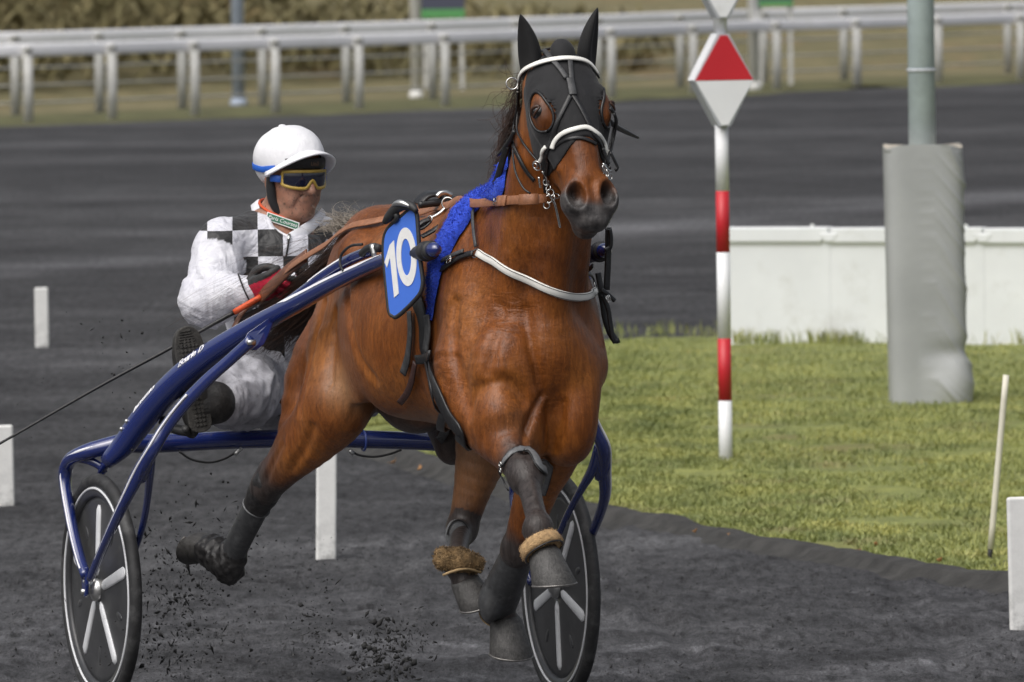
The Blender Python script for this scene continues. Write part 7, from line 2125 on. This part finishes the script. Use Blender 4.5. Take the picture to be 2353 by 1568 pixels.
# ================================================================== LEG BOOTS
M_BOOTG = mat_leather('grey_boot_leather', (0.115, 0.118, 0.122), 0.5, 0.25)
M_BOOTD = mat_leather('dark_boot_rubber', (0.040, 0.041, 0.043), 0.42, 0.3)
M_BOOTK = mat_leather('black_boot', (0.016, 0.015, 0.015), 0.45, 0.4)
M_FLEECE = simple('tan_fleece', (0.46, 0.30, 0.15), 0.9, var=0.3, vscale=90, bump=0.8, bscale=240)
M_FLEECE2 = simple('brown_fleece', (0.21, 0.135, 0.062), 0.9, var=0.6, vscale=40, bump=0.8, bscale=200)
M_TRIM = simple('tan_trim', (0.32, 0.22, 0.11), 0.7, var=0.3, vscale=60)
def sdf_part(B, name, mat, parent, vox=0.005, noise_=0.0, fn=None):
    lo_ = np.min([Body.bounds(p)[0] for it in B.items for p in it[2]], 0) - 0.02; hi_ = np.max([Body.bounds(p)[1] for it in B.items for p in it[2]], 0) + 0.02
    Dq, lq, hq, axq = B.grid(lo_, hi_, vox)
    if fn is not None:
        gx, gy, gz = np.meshgrid(*axq, indexing='ij')
        Dq = fn(Dq, gx, gy, gz).astype(np.float32)
    V, F = surface(Dq, lq, hq); V = relax(V, F, 3)
    if noise_:
        V = V + vnormals(V, F) * (noise_ * fbm(V * 40, 3, 3))[:, None]
    return mesh_obj(name, V, F, mat, parent)
def slab(P0, P1, a, b):
    """keep only what lies between fractions a..b along P0-P1"""
    ax = nrm(P1 - P0); L = np.linalg.norm(P1 - P0)
    def fn(D, gx, gy, gz):
        t = (gx - P0[0]) * ax[0] + (gy - P0[1]) * ax[1] + (gz - P0[2]) * ax[2]
        return np.maximum(D, np.maximum(a * L - t, t - b * L))
    return fn
def pile(o, n, length, mat, parent, seed, wd=0.0012):
    me = o.data; g = np.random.default_rng(seed)
    V = np.array([v.co[:] for v in me.vertices]); N = np.array([v.normal[:] for v in me.vertices])
    i = g.integers(0, len(V), n)
    P = V[i] + g.normal(size=(n, 3)) * 0.002; Nn = N[i]
    sd = nrm(np.cross(Nn, g.normal(size=(n, 3)))) * wd
    tip = Nn * length * g.uniform(0.4, 1.1, (n, 1)) + g.normal(size=(n, 3)) * length * 0.35
    W3 = np.stack([P - sd, P + sd, P + tip], 1).reshape(-1, 3)
    b = np.array(parent['_b']) if '_b' in parent else 0
    q = mesh_obj('pile', W3 + b, np.arange(n * 3).reshape(-1, 3), mat, parent); q['kind'] = 'stuff'
    return q
# right fore: knee boot and fleece pastern band
kb = local_root('knee_boot', tuple(RF['knee'])); tag(kb, 'grey leather knee boot on the raised foreleg', 'leg boot', 'horse leg boots')
def Z4(*q): return [(919 + x * 0.3669, 992.5 + y * 0.3669) for x, y in q]
P = Z4((652, 215), (672, 165), (725, 120), (790, 110), (845, 165), (885, 245), (903, 325), (895, 385))
C, N = on_body(P, 0.004, 40)
wv_ = np.interp(np.linspace(0, 1, 40), [0, 0.25, 0.5, 0.75, 0.92, 1], [0.016, 0.024, 0.027, 0.032, 0.026, 0.014])
mesh_obj('pad', *strap(C, N, wv_, 0.007), M_BOOTG, kb)
T_ = nrm(np.gradient(C, axis=0)); Bq = np.cross(T_, N)
for e in (-1, 1):
    mesh_obj('stitched_edge', *tube(np.c_[C + Bq * (wv_ * 0.5 * e)[:, None] + N * 0.005, np.full(40, 0.0018)], n=0, sides=6), M_BLK, kb)
C2, N2 = on_body(Z4((652, 215), (648, 270), (650, 330), (645, 395)), 0.008, 16)
mesh_obj('tie', *strap(C2, N2, 0.006, 0.004), M_BLK, kb)
for x, y in ((655, 205), (657, 240)):
    p = HB.cast(Z4((x, y)))[0]; ringat('tie_ring', p + HB.normal(p[None])[0] * 0.012, HB.normal(p[None])[0], 0.0065, 0.0018, M_CHR, kb)
pb = local_root('pastern_band', tuple(RF['hoof'])); tag(pb, 'pale tan fleece band round the pastern of the raised forefoot', 'leg boot', 'horse leg boots')
ax1 = nrm(RF['hoof'] - RF['fet'])
Bq = Body(); c0, c1 = lerp(RF['fet'], RF['hoof'], 0.55), lerp(RF['fet'], RF['hoof'], 1.15)
R_ = basis(nrm(ax1 + np.array([0.10, 0.25, 0])), (1, 0, 0))
cc = hx(1243, 1255, 0.49)
o = mesh_obj('band', *lathe([(0.040, -0.020), (0.054, -0.021), (0.061, -0.014), (0.0635, 0.0), (0.0625, 0.012), (0.056, 0.019), (0.040, 0.019)], cc, R_, 40, 1.0, 0.98), M_FLEECE, pb)
pile(o, 2200, 0.0022, M_FLEECE, pb, 3)
mesh_obj('edge', *ring(cc + R_[:, 2] * 0.020, R_, 0.0575, 0.0028, 40), M_BOOTK, pb)
# left fore: long rubber boot over cannon and fetlock with a tan rim
lb = local_root('tendon_boot', tuple(LF['fet'])); tag(lb, 'smooth dark grey rubber boot with tan rim on the folded back foreleg', 'leg boot', 'horse leg boots')
B1 = Body()
B1.chain([lerp(LF['knee'], LF['fet'], 0.05), lerp(LF['knee'], LF['fet'], 0.45), LF['fet'] + np.array([0.0, 0, 0.01]), LF['fet'] + nrm(LF['fet'] - LF['knee']) * 0.045], [(0.047, 0.050), (0.052, 0.056), (0.058, 0.060), (0.050, 0.052)], (0, 1, 0), 0.02)
B1.ell(hx(1125, 1392, -0.555), (0.040, 0.030, 0.050), k=0.03)
sdf_part(B1, 'shell', M_BOOTD, lb, 0.005)
axl = nrm(LF['fet'] - LF['knee'])
mesh_obj('rim', *ring(LF['fet'] + axl * 0.062, basis(axl, (0, 1, 0)), 0.045, 0.005), M_TRIM, lb)
mesh_obj('top_edge', *ring(lerp(LF['knee'], LF['fet'], 0.02), basis(axl, (0, 1, 0)), 0.047, 0.004), M_TRIM, lb)
# left hind: shaggy brown fleece boot with grey shin pad
fb = local_root('fleece_boot', tuple(LH['fet'])); tag(fb, 'shaggy brown fleece boot on the hind foot swinging under the belly', 'leg boot', 'horse leg boots')
B2 = Body(); c = LH['fet'] + np.array([0.02, -0.005, 0.0])
B2.chain([c + np.array([-0.01, -0.035, 0.012]), c + np.array([0.0, 0.005, 0.004]), c + np.array([0.0, 0.045, -0.004])], [(0.034, 0.038), (0.038, 0.046), (0.030, 0.038)], (0, 0, 1), 0.02)
o = sdf_part(B2, 'fleece', M_FLEECE2, fb, 0.005, 0.004)
pile(o, 4000, 0.0045, M_FLEECE2, fb, 5, 0.0014)
B3 = Body(); c = hx(1050, 1228, -0.88)
B3.ell(c, (0.016, 0.036, 0.046), k=0.02)
o = sdf_part(B3, 'shin_pad', M_BOOTG, fb, 0.004)
a = np.linspace(0, np.pi, 24)
arc = c + np.stack([np.full(24, 0.012), np.cos(a) * 0.033, np.sin(a) * 0.043 + 0.0], 1)
mesh_obj('pad_edge', *tube(np.c_[arc, np.full(24, 0.0025)], n=0, sides=6), M_BOOTK, fb)
C = np.array([hx(1018, 1322, -0.63), hx(1045, 1312, -0.61), hx(1075, 1308, -0.61), hx(1105, 1316, -0.63)])
mesh_obj('edge', *tube(C, r=0.004, n=20, sides=8), M_TRIM, fb)
# right hind: grey tendon boot and black fetlock boot
tb = local_root('hind_tendon_boot', tuple(RH['hock'])); tag(tb, 'dull grey boot along the cannon of the hind leg stretched out behind', 'leg boot', 'horse leg boots')
B4 = Body(); B4.chain([lerp(RH['hock'], RH['fet'], 0.25), lerp(RH['hock'], RH['fet'], 0.6), lerp(RH['hock'], RH['fet'], 0.88)], [(0.039, 0.044), (0.037, 0.043), (0.039, 0.044)], (0, 1, 0), 0.02)
sdf_part(B4, 'shell', M_BOOTD, tb, 0.005, 0, slab(RH['hock'], RH['fet'], 0.24, 0.90))
axr = nrm(RH['fet'] - RH['hock'])
mesh_obj('strap_ring', *ring(lerp(RH['hock'], RH['fet'], 0.26), basis(axr, (0, 1, 0)), 0.042, 0.0035), M_BOOTG, tb)
B6 = Body(); B6.chain([lerp(RH['stifle'], RH['hock'], 0.90), RH['hock'], lerp(RH['hock'], RH['fet'], 0.22)], [(0.044, 0.052), (0.048, 0.055), (0.042, 0.046)], (0, 1, 0), 0.02)
sdf_part(B6, 'hock_pad', M_BOOTK, tb, 0.005, 0.003)
ft = local_root('fetlock_boot', tuple(RH['fet'])); tag(ft, 'muddy black fetlock boot on the hind foot stretched out behind', 'leg boot', 'horse leg boots')
B5 = Body(); B5.chain([lerp(RH['hock'], RH['fet'], 0.88), RH['fet'], lerp(RH['fet'], RH['hoof'], 0.9)], [(0.042, 0.046), (0.054, 0.058), (0.052, 0.053)], (0, 1, 0), 0.02)
B5.ell(hx(528, 1318, -1.83), (0.03, 0.03, 0.035), k=0.03)
sdf_part(B5, 'shell', M_BOOTK, ft, 0.005, 0.006)
mesh_obj('flap', *tube(np.c_[np.array([hx(528, 1312, -1.82), hx(530, 1330, -1.82), hx(524, 1346, -1.82)]), [0.012, 0.010, 0.007]], n=10, sides=8), M_BOOTK, ft)

# ================================================================== MANE AND TAIL (parts of the horse)
def strands(name, guides, mat, parent, rad0=0.0011, sides=3):
    """guides: list of (m,3) polylines"""
    Vs, Fs, n0 = [], [], 0
    for P in guides:
        m_ = len(P)
        T, N, B_ = frames(P, (0.3, 0.2, 1))
        r = rad0 * np.linspace(1.0, 0.35, m_)
        a = np.linspace(0, 2 * np.pi, sides, endpoint=False)
        V = P[:, None] + r[:, None, None] * (np.cos(a)[None, :, None] * N[:, None] + np.sin(a)[None, :, None] * B_[:, None])
        Vs.append(V.reshape(-1, 3))
        i, j = np.meshgrid(np.arange(m_ - 1), np.arange(sides), indexing='ij')
        q = np.stack([i * sides + j, i * sides + (j + 1) % sides, (i + 1) * sides + (j + 1) % sides, (i + 1) * sides + j], -1).reshape(-1, 4) + n0
        Fs.append(q); n0 += m_ * sides
    return mesh_obj(name, np.concatenate(Vs), np.concatenate(Fs), mat, parent)
def mat_hair(name, c0, c1):
    m = Mat(name)
    v = m.coord('Object')
    m.col(m.ramp(m.noise(v, 45, 3), [(0.3, c0), (0.7, c1)])); m.set(Roughness=0.42); m.b.inputs['Specular IOR Level'].default_value = 0.5
    return m.m
M_TAIL = mat_hair('tail_hair', (0.014, 0.009, 0.007), (0.065, 0.028, 0.013)); M_TAILG = mat_hair('tail_grey_hair', (0.14, 0.115, 0.09), (0.34, 0.30, 0.25)); M_MANE = mat_hair('mane_hair', (0.018, 0.011, 0.009), (0.075, 0.035, 0.02))
g = np.random.default_rng(12)
dock = HB.cast([(862, 505)])[0]; dock = np.array([-1.60, -0.015, 1.485])
def bez(P0, P1, P2, P3, m_=16):
    t = np.linspace(0, 1, m_)[:, None]
    return P0 * (1 - t) ** 3 + 3 * P1 * t * (1 - t) ** 2 + 3 * P2 * t ** 2 * (1 - t) + P3 * t ** 3
tail = []
def wav(i, m_=16):
    return np.stack([vnoise(np.stack([np.linspace(0, 3, m_), np.full(m_, i * 0.37), np.full(m_, q)], 1), q) for q in range(3)], 1) * np.linspace(0, 1, m_)[:, None]
for i in range(1500):
    u = g.random(); v = g.normal()
    r0 = dock + np.array([-0.03 * g.random(), 0.028 * g.normal(), 0.02 * g.normal() - 0.03])
    # the mass sweeps back along the shaft to the driver's lap
    px = 690 - 130 * u ** 1.2 + 12 * v; py = 715 + 30 * u + 13 * g.normal()
    e = hx(px, py, -2.09 - 0.12 * g.random())
    p1 = r0 + np.array([-0.15, -0.05 + 0.03 * g.normal(), -0.035 + 0.02 * g.normal()]); p2 = lerp(r0, e, 0.66) + np.array([0.0, 0.03 * g.normal(), -0.020 + 0.02 * g.normal()])
    tail.append(bez(r0, p1, p2, e) + 0.010 * wav(i))
loose = []
for i in range(34):                       # loose hairs blowing to the left and across the jacket
    u = g.random()
    r0 = dock + np.array([-0.03 * g.random(), 0.03 * g.normal(), -0.03 + 0.02 * g.normal()])
    e = hx(560 - 90 * u + 30 * g.normal(), 600 + 130 * u + 30 * g.normal(), -2.14 - 0.06 * g.random())
    if i < 22:
        e = hx(430 - 60 * g.random(), 732 + 8 * g.normal() + (28 if i % 3 == 0 else 0), -2.02 - 0.05 * g.random())
    loose.append(bez(r0, r0 + np.array([-0.15, -0.06, 0.03 + 0.05 * g.normal()]), lerp(r0, e, 0.6) + np.array([0, 0.04 * g.normal(), 0.03 + 0.05 * g.normal()]), e) + 0.012 * wav(i + 3000))
for i in range(700):                       # hair under the shaft, in front of the lap
    r0 = dock + np.array([-0.03 * g.random(), 0.03 * g.normal(), -0.05 + 0.02 * g.normal()])
    e = hx(635 + 42 * g.normal(), 770 + 26 * g.normal(), -2.0 - 0.1 * g.random())
    tail.append(bez(r0, r0 + np.array([-0.13, -0.04, -0.03]), lerp(r0, e, 0.6) + np.array([0.02, 0.05 * g.normal(), 0.01 + 0.04 * g.normal()]), e) + 0.010 * wav(i + 6000))
strands('tail', tail, M_TAIL, horse, 0.0013)
strands('loose_tail_hairs', loose, M_TAIL, horse, 0.0005)
fz = []
for i in range(620):
    r0 = dock + np.array([-0.02 - 0.10 * g.random(), -0.02 + 0.04 * g.normal(), 0.015 + 0.015 * g.normal()])
    e = hx(790 + 36 * g.normal(), 535 - 30 * abs(g.normal()), -1.72 - 0.1 * g.random())
    L = e - r0
    e = r0 + L * min(1, 0.15 / np.linalg.norm(L))
    fz.append(bez(r0, r0 + np.array([-0.02, 0.03 * g.normal(), 0.03]), lerp(r0, e, 0.6) + 0.02 * g.normal(size=3), e, 9))
strands('tail_wisps', fz, M_TAILG, horse, 0.0009)
mane = []
for i in range(300):
    t = g.random() ** 0.8
    cr = lerp(np.array([0.10, -0.03, 2.02]), np.array([-0.03, -0.05, 1.80]), t)
    r0 = HB.snap((cr + np.array([-0.05, -0.02 + 0.02 * g.normal(), 0.0]))[None], 0.001, 5)[0]
    long = 0.07 + 0.10 * g.random()
    if i % 11 == 0:
        e = hx(1120 + 45 * g.random(), 215 + 70 * g.random() - 100 * (g.random() < 0.3), r0[0] - 0.05)
    else:
        e = r0 + np.array([-0.03, -0.05 - 0.03 * g.random(), -0.5 * long - 0.02])
    d_ = nrm(e - r0) * long
    e = r0 + d_
    P = bez(r0, r0 + np.array([-0.01, -0.04, 0.02]), lerp(r0, e, 0.7) + 0.02 * g.normal(size=3), e, 16)
    w = np.linspace(0, 1, 16)[:, None]
    ph = g.random() * 6.28
    P = P + w * 0.012 * np.stack([np.zeros(16), np.sin(np.linspace(0, 9, 16) + ph), np.cos(np.linspace(0, 9, 16) + ph)], 1)
    mane.append(P)
strands('mane', mane, M_MANE, horse, 0.0010)

# ================================================================== KICKED-UP SAND
M_CLOD = simple('damp_sand', (0.018, 0.018, 0.018), 0.9, var=0.4, vscale=80)
def clods(name, C, S, seed):
    g = np.random.default_rng(seed)
    n = len(C)
    base = nrm(np.array([[1, 0, 0], [-1, 0, 0], [0, 1, 0], [0, -1, 0], [0, 0, 1], [0, 0, -1], [1, 1, 1], [-1, -1, 1], [1, -1, -1], [-1, 1, -1]], float))[:6]
    faces = np.array([[0, 2, 4], [2, 1, 4], [1, 3, 4], [3, 0, 4], [2, 0, 5], [1, 2, 5], [3, 1, 5], [0, 3, 5]])
    V = base[None] * g.uniform(0.45, 1.3, (n, 6, 1)) * S[:, None, None] * g.uniform(0.4, 1.3, (n, 1, 3)) * np.where(g.random((n, 1, 1)) < 0.35, np.array([[[0.6, 0.6, 2.2]]]), 1.0)
    a = g.uniform(0, 6.28, n); c, s = np.cos(a), np.sin(a)
    R = np.zeros((n, 3, 3)); R[:, 0, 0] = c; R[:, 0, 2] = -s; R[:, 2, 0] = s; R[:, 2, 2] = c; R[:, 1, 1] = 1
    V = np.einsum('nij,nkj->nki', R, V) + C[:, None]
    F = (faces[None] + (np.arange(n) * 6)[:, None, None]).reshape(-1, 3)
    return mesh_obj(name, V.reshape(-1, 3), F, M_CLOD, smooth=False)
g = np.random.default_rng(21)
C, S = [], []
def spray(n, cx, cy, sx, sy, d0, d1, s0, s1):
    for _ in range(n):
        px, py = cx + sx * g.normal(), cy + sy * g.normal()
        p = at(px, py, g.uniform(d0, d1))
        if p[2] < 0.01: continue
        C.append(p); S.append((s0 + (s1 - s0) * g.random() ** 4) * (1.0 if g.random() > 0.03 else 1.7))
spray(900, 400, 1400, 60, 110, 26.6, 27.4, 0.0018, 0.009)
spray(450, 470, 1300, 70, 90, 26.6, 27.3, 0.0012, 0.006)
spray(220, 600, 1300, 80, 70, 26.3, 27.0, 0.0010, 0.005)
spray(320, 730, 1430, 30, 60, 25.6, 26.6, 0.0012, 0.006)
spray(700, 890, 1500, 55, 50, 25.3, 26.0, 0.002, 0.011)
spray(300, 700, 1500, 130, 60, 25.3, 26.6, 0.0010, 0.005)
spray(60, 850, 1250, 130, 110, 25.5, 26.5, 0.0008, 0.004)
spray(55, 250, 800, 70, 90, 26.5, 28.0, 0.0015, 0.0065)
spray(40, 220, 1000, 110, 90, 26.5, 28.0, 0.0015, 0.006)
spray(200, 200, 1480, 140, 60, 26.0, 27.2, 0.0012, 0.006)
spray(5, 1520, 1100, 90, 80, 25.0, 26.0, 0.001, 0.003)
tag(clods('flying_sand', np.array(C), np.array(S), 5), 'dark crumbs of sand thrown up by the hooves', 'flying sand', kind='stuff')
n = 15000
yy = 23.8 + 10.0 * g.random(n) ** 1.3; xx = g.uniform(-1.9, 1.9, n)
GP2 = np.stack([xx, yy, np.zeros(n)], 1); GP2[:, 2] = track_z(GP2) + 0.001
keep = fbm(GP2 * np.array([3.0, 1.0, 1]), 3, 77) > -0.25
ss = 0.0022 + 0.008 * g.random(n) ** 4
M_CLOD = simple('track_grit', (0.050, 0.050, 0.052), 0.95, var=0.6, vscale=15)
tag(clods('loose_clods', GP2[keep], ss[keep], 6), 'loose clods of sand lying on the track', 'clods', kind='stuff')
